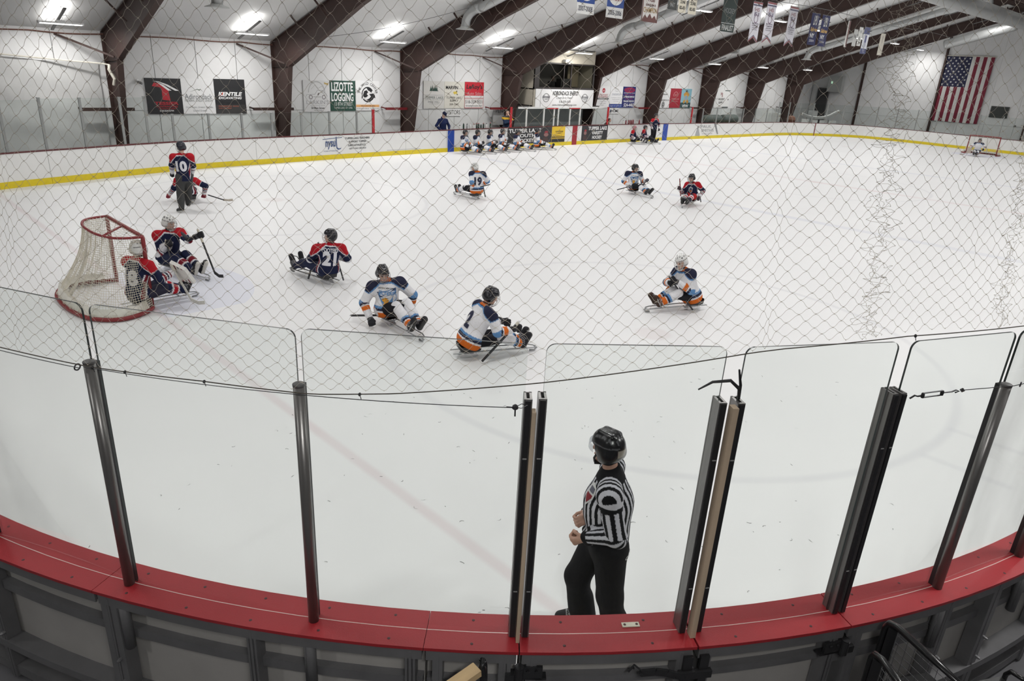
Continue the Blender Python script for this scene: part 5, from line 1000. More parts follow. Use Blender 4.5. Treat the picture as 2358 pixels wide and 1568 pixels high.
def sleeve_coord(s, X):
    """per vertex: which limb is nearest (-1 torso, 0/1 arm), t along arm 0..2"""
    dT = np.minimum(proj(s.P, s.C, X)[1]-.17, proj(s.C, s.N, X)[1]-.15)
    reg = np.full(len(X), -1); T = np.zeros(len(X)); best = dT
    for i in (0, 1):
        t1, d1 = proj(s.S[i], s.E[i], X); t2, d2 = proj(s.E[i], s.W[i], X)
        d = np.minimum(d1, d2)-.075; t = np.where(d1 < d2, np.clip(t1, 0, 1), 1+np.clip(t2, 0, 1.2))
        m = (d < best) & (t > .12); reg[m] = i; T[m] = t[m]; best = np.minimum(best, d)
    return reg, T
def jersey_field(s, bulk=1.0, pads=1.0, cuff=.93, sit=False):
    f = Field(); b = bulk
    if sit: f.cap(s.hips[0]*.8+s.P*.2+s.tu*.01, s.hips[1]*.8+s.P*.2+s.tu*.01, .172, .172, .06)
    f.cap(s.P-s.tu*.01, s.C, .182*b, .182*b, .06, (s.tf, 1.12)); f.cap(s.C, s.N-s.tu*.09, .18*b, .12*b, .06, (s.tf, 1.2))
    f.cap(s.N-s.tu*.05, s.N+s.tu*.0, .085, .072, .04)
    for i in (0, 1):
        f.cap(s.N*.55+s.S[i]*.45-s.tu*.03, s.S[i], .085*b, .098*pads*b, .05)
        f.cap(s.S[i], s.E[i], .092*pads*b, .074*b, .05); f.cap(s.E[i], lerp(s.E[i], s.W[i], cuff), .076*b, .058*b, .03)
    return f
def jersey_cuts(s, hem=.0, vneck=.0):
    hd = s.P+s.tu*hem
    def c1(X): return (hd-X) @ s.tu - 9.0*((np.abs((X-hd) @ s.hl_t) > .24))      # hem, leaves hanging sleeves alone
    def c2(X): return (X-(s.N+s.tu*.035)) @ s.tu+.45*((X-s.N) @ s.tf)
    return (c1, c2)
def navy_col(s, flavour=0):
    def f(X):
        C = paint(X, NAVY); reg, T = sleeve_coord(s, X); sh = (X-s.N) @ s.tu; lat = np.abs((X-s.N) @ s.hl_t)
        tor = reg < 0
        yk = sh+.012+np.maximum(0, lat-.09)*1.0; C[(yk > -.022) & (T < .55)] = WHITE; C[(yk > 0) & (T < .52)] = RED
        if flavour == 0:
            a = ~tor
            for lo_, hi_, c in ((.98, 1.08, WHITE), (1.08, 1.22, MAR), (1.22, 1.3, WHITE), (1.3, 1.36, NAVY), (1.36, 2.3, WHITE)): C[a & (T >= lo_) & (T < hi_)] = c
        else:
            a = ~tor
            for lo_, hi_, c in ((1.05, 1.12, WHITE), (1.12, 1.3, MAR), (1.3, 1.38, WHITE), (1.5, 1.6, WHITE), (1.6, 1.7, MAR), (1.7, 2.3, WHITE)): C[a & (T >= lo_) & (T < hi_)] = c
        side = tor & (np.abs((X-s.C) @ s.hl_t) > .15) & ((X-s.C) @ s.tu < .02); q = (X-s.C) @ s.tf-(X-s.C) @ s.tu*.35
        C[side & (np.abs(q) < .055)] = WHITE; C[side & (np.abs(q) < .032)] = MAR
        C[(sh > .0) & (lat < .09)] = RED
        return C
    return f
def white_col(s):
    def f(X):
        C = paint(X, WHITE); reg, T = sleeve_coord(s, X); sh = (X-s.N) @ s.tu; lat = np.abs((X-s.N) @ s.hl_t); fr = (X-s.N) @ s.tf
        tor = reg < 0
        yk = sh+.010+np.maximum(0, lat-.09)*.75; C[(yk > -.026) & (T < .4)] = LBLUE; C[(yk > 0) & (T < .36)] = (.02, .022, .05)
        a = ~tor
        for lo_, hi_, c in ((.93, 1.06, LBLUE), (1.06, 1.2, (.02, .022, .05)), (1.28, 1.55, ORG)): C[a & (T >= lo_) & (T < hi_)] = c
        hm = (X-s.P) @ s.tu
        for lo_, hi_, c in ((-.5, .0, ORG), (.0, .025, WHITE), (.025, .07, (.02, .022, .05)), (.07, .105, LBLUE)): C[tor & (hm >= lo_) & (hm < hi_)] = c
        C[(sh > .0) & tor & (lat < .085)] = ORG
        return C
    return f
def plain_col(base, extra=()):
    def f(X):
        C = paint(X, base)
        for fn, c in extra: C[fn(X)] = c
        return C
    return f
def build_pants(s, root, h, col, r=1.0, name='hockey_pants'):
    f = Field(); f.cap(s.hips[0], s.hips[1], .12*r, .12*r, .06); f.cap(s.P, s.P+s.tu*.1, .14*r, .15*r, .06, (s.tf, 1.2))
    for i in (0, 1): f.cap(s.hips[i], s.K[i], .118*r, .092*r, .035)
    def cut(X): return np.maximum((X-(s.P+s.tu*.16)) @ s.tu, -9)
    return skin_obj(name, f.mesh(h, (cut,)), col, CLOTH, root, 1)
def build_socks(s, root, h, base, bands, r=1.0):
    for i in (0, 1):
        f = Field(); k, a = s.K[i], s.A[i]; d = nrm(a-k)
        f.cap(k-d*.03, lerp(k, a, .45), .088*r, .082*r, .03); f.cap(lerp(k, a, .4), lerp(k, a, .96), .08*r, .062*r, .03)
        def cf(X, k=k, a=a):
            C = paint(X, base); t = proj(k, a, X)[0]
            for lo_, hi_, c in bands: C[(t >= lo_) & (t < hi_)] = c
            return C
        skin_obj('sock', f.mesh(h), cf, CLOTH, root, 1)
def build_boots(s, root, h, col=BLK, blade=False, sole=(.5, .5, .5), name='boot'):
    for i in (0, 1):
        f = Field(); a, t, k = s.A[i], s.T[i], s.K[i]; d = nrm(t-a); u = nrm(k-a)
        f.cap(a+u*.09, a, .06, .058, .03); heel = a-u*.045-d*.02
        f.cap(heel, t-u*.03, .045, .042, .03); f.cap(a, t, .05, .04, .03); f.cap(a-u*.04, heel, .045, .048, .02)
        def cf(X, a=a, u=u, d=d):
            C = paint(X, col); q = (X-a) @ u; C[q < -.072] = sole
            ln = ((X-a) @ d > .03) & ((X-a) @ d < .12) & (q > -.02) & (np.sin(((X-a) @ d)*260) > .3); C[ln] = np.minimum(1, V3(col)*6+.25)
            return C
        o = skin_obj(name, f.mesh(h), cf, LEATHER, root, 1)
        if blade:
            m = MB(); m.beam(heel-u*.065-d*.03, t-u*.065+d*.02, .012, .03, u); m.beam(heel-u*.05, heel-u*.02, .03, .03, d); m.beam(t-u*.06-d*.04, t-u*.02-d*.04, .03, .03, d)
            part('skate_blade', m, [mat('skate_steel', (.7, .7, .72), .25, .9)], o)
def glove_prims(W, f, s_ax, r=1.0, bare=False):
    """a hand closing round a rod through W+f*.07 with direction s_ax; f = forearm direction"""
    W, f = V3(W), nrm(f); s_ax = V3(s_ax); s_ax = nrm(s_ax-(s_ax @ f)*f*.6); m = nrm(np.cross(f, s_ax)); g = .8 if bare else 1.0
    Hc = W+f*.085*r; b = Hc-m*.034*r; P = []; R = (.0105 if bare else .0165)*r
    for i in range(4):
        o = s_ax*(i-1.5)*(.021 if bare else .027)*r; ln = (1.0, 1.08, 1.0, .82)[i]
        k0 = b+f*.012*r+o; k1 = Hc+f*.046*r*ln-m*.006*r+o; k2 = Hc+f*.026*r*ln+m*.034*r+o; k3 = Hc-f*.012*r+m*.03*r+o
        P += [(k0, k1, R*1.08, R, .006), (k1, k2, R, R*.95, .005), (k2, k3, R*.95, R*.85, .005)]
    for o in (-.5, .5): P.append((W-m*.01, b+s_ax*o*.05*r*g, .028*r*g, .026*r*g, .02))
    t0 = W+f*.03*r+s_ax*.034*r*g; t1 = Hc-f*.005*r+s_ax*.055*r*g+m*.012*r; t2 = Hc+f*.018*r+s_ax*.046*r*g+m*.038*r
    P += [(t0, t1, R*1.25, R*1.1, .012), (t1, t2, R*1.1, R*.9, .006)]
    if not bare: P.append((W-f*.07*r, W+f*.02*r, .052*r, .045*r, .02))
    return P
def build_glove(s, i, root, h, rod, col=BLK, cuff=None, r=1.05, name='glove'):
    f = Field(); d = nrm(s.W[i]-s.E[i])
    for q in glove_prims(s.W[i], d, rod, r): f.cap(*q)
    def cf(X):
        C = paint(X, col); t = (X-s.W[i]) @ d
        if cuff is not None: C[t < -.025] = cuff
        st = (t > .0) & (t < .05) & (np.sin(t*330) > .55); C[st] = np.minimum(1, V3(col)*3+.12)
        return C
    return skin_obj(name, f.mesh(h), cf, LEATHER, root, 1)
def build_helmet(s, root, h, col=BLK, cage='wire', cage_col=(.75, .75, .77), vents=True, trim=None, wires=(5, 6)):
    H, hf, hu, hl = s.H, s.hf, s.hu, s.hl; f = Field()
    f.cap(H+hu*.035-hf*.024, H+hu*.036+hf*.022, .109, .103, .04, (hl, 1.1)); f.cap(H+hu*.068-hf*.03, H+hu*.072+hf*.03, .080, .075, .03)
    f.cap(H-hu*.015-hf*.045+hl*.05, H-hu*.015-hf*.045-hl*.05, .067, .067, .03)
    for sg in (1, -1): f.cap(H+hl*sg*.075+hu*.02, H+hl*sg*.08-hu*.035-hf*.01, .04, .034, .02, (hl, 1.5)); f.cap(H+hl*sg*.04+hu*.13-hf*.06, H+hl*sg*.035+hu*.135+hf*.05, .02, .018, .015)
    def cut(X):
        q = X-H; a = q @ hf; u = q @ hu; l = np.abs(q @ hl)
        low = np.where(a > .05, .048, np.where(a > -.02, -.068, -.09)); front = np.where((a > .03) & (l < .082), .05, low)
        return np.maximum(front-u, -9)
    sp = [(.09, .0, .1), (.0, .05, .13), (.0, -.05, .13), (-.08, .04, .1), (-.08, -.04, .1), (.05, .06, .1), (.05, -.06, .1)]
    def cf(X):
        a, l, u = head_local(s, X); C = paint(X, col)
        if vents:
            dk = (.02, .02, .025) if sum(col) > 1 else (.10, .10, .11)
            for j in range(-2, 3):
                C[(np.abs(l-j*.034) < .006) & (u > .09) & (np.abs(np.sin(a*52+j)) > .75)] = dk
            C[(np.abs(u-.062) < .004) & (np.abs(l) > .03)] = dk
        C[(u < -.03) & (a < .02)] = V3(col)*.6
        if trim is not None: C[(a < -.10) & (np.abs(u-.02) < .03) & (np.abs(l) < .045)] = trim
        return C
    he = skin_obj('helmet', f.mesh(h, (cut,)), cf, SHELL, root, 1)
    if cage == 'wire':
        m = MB(); nh, nv = wires; c0 = H-hu*.012
        def P(az, el): return c0+(hf*math.cos(az)*math.cos(el)*.158+hl*math.sin(az)*math.cos(el)*.118+hu*math.sin(el)*.15)
        E0, E1, A = -.98, .42, 1.28; rw = .0035 if nh >= 5 else .006
        for i in range(nh): el = E0+(E1-E0)*i/(nh-1); a_ = A*(.62 if i == 0 else 1); m.tube([P(a_*(2*j/10-1), el) for j in range(11)], rw if 0 < i < nh-1 else rw*1.4, 4)
        for i in range(nv): az = A*(2*i/(nv-1)-1)*.92; m.tube([P(az*(.65+.35*j/7), E0+(E1-E0)*j/7) for j in range(8)], rw, 4)
        m.tube([H+hl*.05+hf*.055-hu*.115, H+hf*.095-hu*.125, H-hl*.05+hf*.055-hu*.115], .018, 6)
        part('face_cage', m, [mat('cage_%d' % int(cage_col[0]*100), cage_col, .3, .6)], he)
    elif cage == 'visor':
        m = MB(); vs = []
        for j in range(13):
            az = 1.25*(2*j/12-1)
            for el in (.33, -.12): vs.append(H+hf*math.cos(az)*.15*math.cos(el)+hl*math.sin(az)*.112+hu*(.012+math.sin(el)*.13))
        m.add(vs, [(2*j, 2*j+2, 2*j+3, 2*j+1) for j in range(12)]); part('visor', m, [glass_mat('visor_plastic', (.55, .57, .6), .12) if 'visor_plastic' not in bpy.data.materials else bpy.data.materials['visor_plastic']], he, True)
    return he
def build_strap(s, root):
    H, hf, hu, hl = s.H, s.hf, s.hu, s.hl; m = MB()
    m.tube([H+hl*.088+hu*.0+hf*.02, H+hl*.078+hf*.055-hu*.06, H+hl*.045+hf*.075-hu*.108, H+hf*.085-hu*.125, H-hl*.045+hf*.075-hu*.108, H-hl*.078+hf*.055-hu*.06, H-hl*.088+hf*.02], .008, 6)
    m.box(H+hf*.082-hu*.124, (.05, .05, .03)); part('chin_strap', m, [mat('strap_black', BLK, .6)], root)
def decal(s_text, surf, root, center, nout, upv, height, col, width=None, name='lettering', bold=.02, off=.006, arc=0.0):
    """letters laid on a cloth surface"""
    V, F, asp = text_mesh(s_text, 0, bold)
    if not len(F): return None
    n = nrm(nout); u = V3(upv); u = nrm(u-(u @ n)*n); r = np.cross(u, n); wd = width or height*asp; c = V3(center)
    bm = bmesh.new(); vs = [bm.verts.new((q[0]*wd, q[1]*height, 0)) for q in V]
    for q in F:
        try: bm.faces.new([vs[i] for i in q])
        except ValueError: pass
    for _ in range(3):
        es = [e for e in bm.edges if e.calc_length() > .035]
        if not es: break
        bmesh.ops.subdivide_edges(bm, edges=es, cuts=1)
    bmesh.ops.triangulate(bm, faces=bm.faces[:])
    me0 = surf.data; tree = BVHTree.FromPolygons([q.co.copy() for q in me0.vertices], [tuple(q.vertices) for q in me0.polygons])
    for v in bm.verts:
        y = v.co.y+(arc*(v.co.x/wd*2)**2 if arc else 0)
        q = Vector(c+r*v.co.x+u*y); hit = tree.ray_cast(q+Vector(n)*.35, -Vector(n), .7)
        if hit[0] is None: hit = tree.find_nearest(q)
        v.co = hit[0]+Vector(n)*off
    me = bpy.data.meshes.new(name); bm.to_mesh(me); bm.free()
    me.materials.append(mat('print_%s' % '_'.join(str(int(c_*255)) for c_ in col), col, .8, var=.02)); return link(name, me, root)
def patch(poly, surf, root, center, nout, upv, col, name='badge', off=.004):
    n = nrm(nout); u = V3(upv); u = nrm(u-(u @ n)*n); r = np.cross(u, n); c = V3(center)
    bm = bmesh.new(); bm.faces.new([bm.verts.new((q[0], q[1], 0)) for q in poly]); bmesh.ops.triangulate(bm, faces=bm.faces[:])
    for _ in range(4):
        es = [e for e in bm.edges if e.calc_length() > .03]
        if not es: break
        bmesh.ops.subdivide_edges(bm, edges=es, cuts=1)
    me0 = surf.data; tree = BVHTree.FromPolygons([q.co.copy() for q in me0.vertices], [tuple(q.vertices) for q in me0.polygons])
    for v in bm.verts:
        q = Vector(c+r*v.co.x+u*v.co.y); hit = tree.ray_cast(q+Vector(n)*.35, -Vector(n), .7)
        if hit[0] is None: hit = tree.find_nearest(q)
        v.co = hit[0]+Vector(n)*off
    me = bpy.data.meshes.new(name); bm.to_mesh(me); bm.free()
    me.materials.append(mat('print_%s' % '_'.join(str(int(c_*255)) for c_ in col), col, .8, var=.02)); return link(name, me, root)
# ------------------------------------------------------------------ sleds and sticks
ALU = mat('sled_aluminium', (.42, .43, .44), .3, .8); BUCK = mat('sled_bucket_black', (.02, .02, .022), .45)
def to_world(loc, yaw, q): c, s_ = math.cos(yaw), math.sin(yaw); return Vector((loc[0]+c*q[0]-s_*q[1], loc[1]+s_*q[0]+c*q[1], q[2]))
def sled(loc, yaw, label, L=1.12, x0=-.22, tube=ALU, foot=.86, bk=BUCK):
    t = thing('ice_sled', label, 'sled', (loc[0], loc[1], 0), yaw, 'ice hockey sleds')
    m = MB(); vs = []
    for i, (x, hw, zb, zt) in enumerate(((-.13, .11, .17, .23), (-.11, .14, .13, .21), (.0, .15, .115, .19), (.14, .15, .12, .18), (.20, .13, .13, .17))):
        for y, z in ((-hw, zt), (-hw*.85, zb), (hw*.85, zb), (hw, zt)): vs.append((x, y, z))
    m.add(vs, [(4*i+j, 4*i+j+1, 4*i+j+5, 4*i+j+4) for i in range(4) for j in range(3)]+[(0, 3, 2, 1)]); part('seat_bucket', m, bk, t, True)
    for s_ in (-1, 1): m = MB(); m.tube([(x0, s_*.085, .095), (.3, s_*.085, .10), (L-.12, s_*.075, .085), (L-.03, s_*.05, .075), (L, 0, .072)], .011, 8); part('frame_tube', m, tube, t, True)
    m = MB()
    for x in (-.08, .18, foot-.08): m.tube([(x, -.085, .10), (x, .085, .10)], .009, 6)
    part('cross_tube', m, tube, t)
    m = MB(); m.tube([(foot+.02, -.11, .10), (foot+.10, -.115, .22), (foot+.13, -.07, .31), (foot+.14, 0, .335), (foot+.13, .07, .31), (foot+.10, .115, .22), (foot+.02, .11, .10)], .009, 8); part('foot_hoop', m, tube, t, True)
    m = MB(); m.tube([(L-.02, 0, .075), (L+.02, .0, .05), (L-.02, 0, .015), (L-.1, 0, .012)], .016, 8); part('front_skid', m, tube, t, True)
    for s_ in (-1, 1):
        m = MB(); m.prism([(-.10, s_*.05, .012), (.16, s_*.05, .012), (.19, s_*.05, .03), (.15, s_*.05, .055), (-.09, s_*.05, .055), (-.13, s_*.05, .03)], (0, .004, 0)); m.box((-.06, s_*.05, .08), (.03, .02, .06)); m.box((.12, s_*.05, .08), (.03, .02, .06)); m.box((.03, s_*.05, .058), (.24, .018, .018)); part('blade', m, mat('skate_steel', (.7, .7, .72), .25, .9), t)
    return t
def stick(loc, yaw, a, b, label, col=(.02, .02, .022), tape=(.7, .68, .6), blade=True, tapeL=.0, blade_col=None):
    """short sled-hockey stick from a (pick end) to b (blade end), both in the holder's frame"""
    A, B = to_world(loc, yaw, a), to_world(loc, yaw, b); A.z = max(A.z, .03); B.z = max(B.z, .03); c = (A+B)/2; t = thing('hockey_stick', label, 'hockey stick', c, 0, 'short sled hockey sticks'); d = (B-A).normalized(); L = (B-A).length
    m = MB(); m.beam(A-c, B-c, .020, .030); part('shaft', m, mat('stick_%s' % '_'.join(str(int(v*255)) for v in col), col, .45, var=.15, scale=30), t)
    if tapeL: m = MB(); m.beam(A-c, A-c+d*tapeL, .026, .036); part('tape_grip', m, mat('tape_%s' % '_'.join(str(int(v*255)) for v in tape), tape, .8), t)
    m = MB(); e = A-c; s_ = d.orthogonal().normalized()
    for k in range(4): m.beam(e, e-d*.022+s_*.008*(k-1.5), .004, .004)
    part('pick', m, mat('skate_steel', (.7, .7, .72), .25, .9), t)
    if blade:
        h_ = Vector((d.x, d.y, 0)); h_ = h_.normalized() if h_.length > .05 else Vector((1, 0, 0)); m = MB(); q = B-c; e1 = q+(h_*.7+d*.3)*.13+Vector((0, 0, .01)); e2 = e1+h_*.12+Vector((0, 0, .02)); zmin = .036-c.z
        for w in (q, e1, e2): w.z = max(w.z, zmin)
        m.beam(q-d*.02, e1, .016, .055, (0, 0, 1)); m.beam(e1, e2, .016, .06, (0, 0, 1)); part('blade', m, mat('blade_%s' % '_'.join(str(int(v*255)) for v in (blade_col or col)), blade_col or col, .6, var=.15, scale=40), t)
    return t
KL = dict(Lk=(.42, .10, .31), Rk=(.42, -.10, .31), La=(.80, .08, .18), Ra=(.80, -.08, .18), Lt=(.88, .09, .31), Rt=(.88, -.09, .31))
def sled_player(label, loc, yaw, team, P, N, H, hd, Ls, Rs, Lh, Rh, Lel=None, Rel=None, h=.013, legs=None, hel=BLK, cage='wire', cage_col=(.75, .75, .77), number=None, name_=None, front=None, rods=((0, 0, 1), (0, 0, 1)), pants=None, sock=None, boot=BLK, sole=(.05, .05, .05), glove=BLK, gcuff=None, flavour=0, trim=None, sled_label=None, sled_tube=None, bulk=1.0, hair=(.05, .035, .025), hup=None, no_sled=False, short='metal ice sled', size=1.0, wires=(5, 6)):
    kk = dict(KL); kk.update(legs or {})
    yaw = R_(yaw); t = thing('person', label, 'person', (loc[0], loc[1], 0), yaw, None)
    H = tuple(V3(H)-V3(0, 0, .025)); s = Pose(P, N, H, hd, Ls, Rs, Lh, Rh, kk['Lk'], kk['Rk'], kk['La'], kk['Ra'], kk['Lt'], kk['Rt'], Lel, Rel, hup=hup, size=size)
    build_body(s, t, h, hair=hair, neck_dark=True)
    navy = team == 'navy'
    j = skin_obj('jersey', jersey_field(s, bulk, sit=True).mesh(h, jersey_cuts(s, -.03 if navy else -.105)), navy_col(s, flavour) if navy else white_col(s), CLOTH, t, 1)
    build_pants(s, t, h, pants or ((.02, .026, .06) if navy else BLK))
    sb = sock or ((NAVY, ((.28, .36, WHITE), (.36, .58, RED), (.58, .66, WHITE))) if navy else (WHITE, ((.60, .68, LBLUE), (.68, .76, (.02, .022, .05)), (.80, .94, ORG))))
    build_socks(s, t, h, *sb); build_boots(s, t, h, boot, False, sole)
    for i in (0, 1): build_glove(s, i, t, h*.8, rods[i], glove, gcuff)
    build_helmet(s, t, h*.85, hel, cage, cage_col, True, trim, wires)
    if number:
        c = s.P+(s.N-s.P)*.52; decal(number, j, t, c-s.tf*.1, -s.tf, s.tu, .27, (.74, .74, .78) if navy else (.015, .018, .05), .26 if len(number) > 1 else .14, 'number', .05)
    if name_: decal(name_, j, t, s.P+(s.N-s.P)*.82-s.tf*.1, -s.tf, s.tu, .075, (.74, .74, .78), .30, 'lettering', .03)
    if front == 'crest':
        c = s.P+(s.N-s.P)*.50; NVY = (.03, .06, .14)
        patch([(-.15, .08), (.15, .13), (.155, -.06), (.05, -.13), (-.08, -.13)], j, t, c, s.tf, s.tu, LBLUE); patch([(-.155, .085), (.155, .135), (.155, .055), (-.12, .0)], j, t, c, s.tf, s.tu, NVY, 'badge', .006)
        patch([(-.10, -.03), (-.02, -.0), (.03, -.06), (-.02, -.12), (-.07, -.12)], j, t, c, s.tf, s.tu, (.70, .32, .03), 'badge', .0065)
        for a in (-.04, -.08): patch([(-.09, a+.015), (.02, a+.03), (.02, a+.022), (-.09, a+.007)], j, t, c, s.tf, s.tu, K_, 'badge', .008)
        decal('FLYERS', j, t, c+s.tu*.068+s.tf*.1, s.tf, nrm(s.tu-s.hl_t*-.17), .062, LBLUE, .25, 'lettering', .03, .009); decal('CENTRAL NEW YORK', j, t, c+s.tu*.145+s.tf*.1, s.tf, nrm(s.tu-s.hl_t*-.15), .026, K_, .27, 'lettering', .02, .006, -.012)
    if front == 'badge':
        c = s.P+(s.N-s.P)*.55; patch([(-.07, .07), (.0, .1), (.07, .07), (.05, -.06), (0, -.12), (-.05, -.06)], j, t, c, s.tf, s.tu, (.55, .52, .52)); patch([(-.05, .05), (.0, .07), (.05, .05), (.035, -.04), (0, -.09), (-.035, -.04)], j, t, c, s.tf, s.tu, (.03, .05, .12), 'badge', .006); patch([(-.02, .0), (.02, .01), (.02, -.05), (-.01, -.06)], j, t, c, s.tf, s.tu, (.6, .2, .03), 'badge', .008)
    if not no_sled: sled((loc[0], loc[1]), yaw, sled_label or 'metal ice sled under the '+short, L=kk['Rt'][0]+.17, foot=kk['Ra'][0]-.01, tube=sled_tube or ALU)
    return t, s, j, yaw
# ---- players out on the ice
loc = (1.042, 1.178)
t, s, j, yw = sled_player('navy jersey sled player in a white helmet beside the goal, left arm out', loc, -75, 'navy', (0, 0, .25), (.08, .04, .79), (.10, .03, .965), (.93, .30, -.18), (.17, .19, .74), (-.06, -.13, .70), (.70, .19, .76), (.22, -.14, .56), (.40, .14, .62), (-.12, -.13, .45), hel=(.72, .72, .70), trim=None, cage_col=(.5, .5, .5), front='badge', rods=((.2, .1, -1), (.3, .0, -1)), legs=dict(Lk=(.46, .08, .36), Rk=(.44, -.12, .33), La=(.90, .05, .17), Ra=(.88, -.10, .17), Lt=(1.02, .07, .34), Rt=(1.0, -.10, .34)), sole=(.62, .60, .55), sock=(NAVY, ((.24, .30, WHITE), (.30, .52, MAR), (.52, .58, WHITE))), gcuff=None, short='metal ice sled under the navy player in a white helmet')
stick(loc, yw, (.74, .18, .90), (1.12, .18, .10), 'white taped hockey stick held out by the white helmet player in navy', (.02, .02, .022), (.62, .58, .48), True, .26)
stick(loc, yw, (.20, -.15, .66), (.42, -.20, .16), 'hockey stick with pale taped blade between the goalie and the white helmet player', (.02, .02, .022), (.50, .45, .35), True, .1, (.50, .46, .36))
loc = (-.169, -.782)
t, s, j, yw = sled_player('goalie in navy jersey and white mask, seated in the near goal', loc, 5, 'navy', (0.02, 0, .25), (.06, -.05, .86), (.09, -.06, 1.03), (.95, .25, -.05), (.0, .18, .76), (.15, -.19, .77), (.45, .22, .45), (.52, -.24, .58), (.2, .3, .5), (.40, -.25, .60), hel=(.66, .66, .64), cage_col=(.45, .45, .45), number='18', flavour=1, rods=((.6, 0, -.6), (.4, -.1, -1)), legs=dict(Lk=(.40, .12, .30), Rk=(.40, -.12, .30), La=(.74, .08, .2), Ra=(.74, -.10, .2), Lt=(.84, .08, .34), Rt=(.84, -.11, .34)), pants=(.03, .03, .05), short='metal ice sled under the goalie in the near goal')
m = MB(); m.prism([(.50, -.20, .74), (.60, -.50, .66), (.74, -.50, .40), (.62, -.22, .42)], (.05, .02, .035)); bl = part('blocker_pad', m, mat('pad_white', (.70, .69, .66), .5), t)
for k, c in enumerate(((.18, .02, .03), (.03, .03, .05), (.18, .02, .03))):
    m = MB(); f0 = .25+k*.24; A, B, C_, D = [Vector(q)+Vector((-.004, -.003, .002)) for q in ((.50, -.20, .74), (.60, -.50, .66), (.74, -.50, .40), (.62, -.22, .42))]
    m.add([A.lerp(B, f0), A.lerp(B, f0+.09), D.lerp(C_, f0+.09), D.lerp(C_, f0)], [(0, 1, 2, 3)]); part('pad_stripe', m, mat('pad_%d' % k, c, .5), bl)
stick(loc, yw, (.50, -.26, .72), (.66, -.52, .12), 'white goalie stick in front of the near goal post', (.55, .54, .50), (.6, .58, .5), True, .1, (.55, .54, .50))
loc = (3.084, -1.305)
t, s, j, yw = sled_player('navy jersey sled player number 21 seen from behind with a red yoke', loc, 98, 'navy', (.03, -.03, .26), (-.03, -.06, .78), (-.05, -.06, .945), (.80, .55, .02), (.14, .12, .67), (-.12, -.24, .67), (.46, -.10, .48), (.18, -.40, .42), (.36, .10, .44), (-.02, -.40, .45), number='21', name_='POOTERS', hel=(.014, .014, .018), rods=((-.3, -.3, 1), (-.5, .1, -1)), legs=dict(Lk=(.50, .09, .33), Rk=(.50, -.11, .34), La=(.93, .06, .17), Ra=(.93, -.12, .17), Lt=(1.02, .08, .36), Rt=(1.0, -.13, .38)), sock=((.018, .022, .05), ()), sled_tube=mat('sled_grey_tube', (.2, .2, .2), .4, .6), short='metal ice sled under the navy number 21 player')
stick(loc, yw, (.44, -.15, .70), (.38, .18, .04), 'hockey stick standing by the left knee of the number 21 player', (.03, .03, .032), K_, False)
stick(loc, yw, (.14, -.34, .42), (-.16, -.24, .05), 'hockey stick behind the back of the number 21 player', (.03, .03, .032), K_, False)
loc = (2.748, -3.763)
t, s, j, yw = sled_player('white jersey sled player facing the glass with a blue and orange chest crest', loc, -93, 'white', (.02, 0, .26), (-.01, -.02, .74), (-.01, -.07, .885), (.90, -.30, -.28), (.10, .18, .70), (-.12, -.20, .63), (.12, .40, .24), (.02, -.35, .17), (.14, .30, .5), (-.12, -.30, .42), front='crest', rods=((.4, .1, -1), (.55, .85, .05)), legs=dict(Lk=(.42, .12, .42), Rk=(.38, -.05, .39), La=(.80, .09, .2), Ra=(.78, -.06, .2), Lt=(.92, .11, .34), Rt=(.87, -.06, .34)), pants=BLK, gcuff=(.35, .02, .04), cage_col=(.30, .30, .31), hair=(.10, .06, .04), short='metal ice sled under the white jersey player with the chest crest')
stick(loc, yw, (-.32, -.50, .13), (.10, -.18, .20), 'black hockey stick laid across the ice by the crest wearing player', (.02, .02, .022), K_, True)
loc = (2.856, -5.645)
t, s, j, yw = sled_player('white jersey sled player with a single number seen from behind at the near glass', loc, -24, 'white', (.05, 0, .28), (.28, .0, .79), (.35, .0, .955), (.92, .05, -.38), (.24, .19, .72), (.30, -.18, .73), (.58, .07, .50), (.66, -.20, .46), (.45, .25, .5), (.30, -.28, .47), number='2', hup=(.3, 0, 1), rods=((.3, .2, 1), (.55, .1, 1)), legs=dict(Lk=(.52, .10, .31), Rk=(.52, -.08, .30), La=(.88, .09, .17), Ra=(.86, -.08, .17), Lt=(.98, .10, .33), Rt=(.96, -.08, .31)), cage_col=(.75, .75, .77), short='metal ice sled under the white jersey player nearest the glass')
stick(loc, yw, (.74, -.20, .57), (.15, -.32, .04), 'black hockey stick slanting to the ice below the near glass', (.02, .02, .022), (.62, .60, .52), False, .06)
loc = (7.813, -6.484)
t, s, j, yw = sled_player('white jersey sled player in a white helmet and brown boots, alone at right', loc, 155, 'white', (.09, -.02, .27), (.31, -.07, .77), (.38, -.06, .935), (.85, .42, -.22), (.24, .10, .72), (.30, -.24, .68), (.46, .07, .56), (.52, -.12, .50), (.24, .18, .50), (.40, -.32, .5), hel=(.76, .76, .75), cage_col=(.72, .72, .72), rods=((.7, -.25, .6), (.5, .2, .6)), boot=(.05, .025, .018), sole=(.05, .03, .02), legs=dict(Lk=(.46, .08, .34), Rk=(.46, -.10, .34), La=(.76, .04, .18), Ra=(.76, -.12, .18), Lt=(.88, .05, .30), Rt=(.88, -.12, .30)), sock=(WHITE, ((.42, .54, LBLUE), (.54, .64, (.02, .022, .05)), (.68, .94, ORG))), short='metal ice sled under the brown booted player')
stick(loc, yw, (.62, -.02, .66), (.16, .21, .06), 'black hockey stick crossing the lap of the brown booted player', (.03, .03, .032), K_, False)
stick(loc, yw, (.50, -.16, .42), (.63, -.24, .16), 'thin dark stick end beyond the brown booted player', (.03, .03, .032), (.6, .2, .05), False, .07)
loc = (11.582, 4.018)
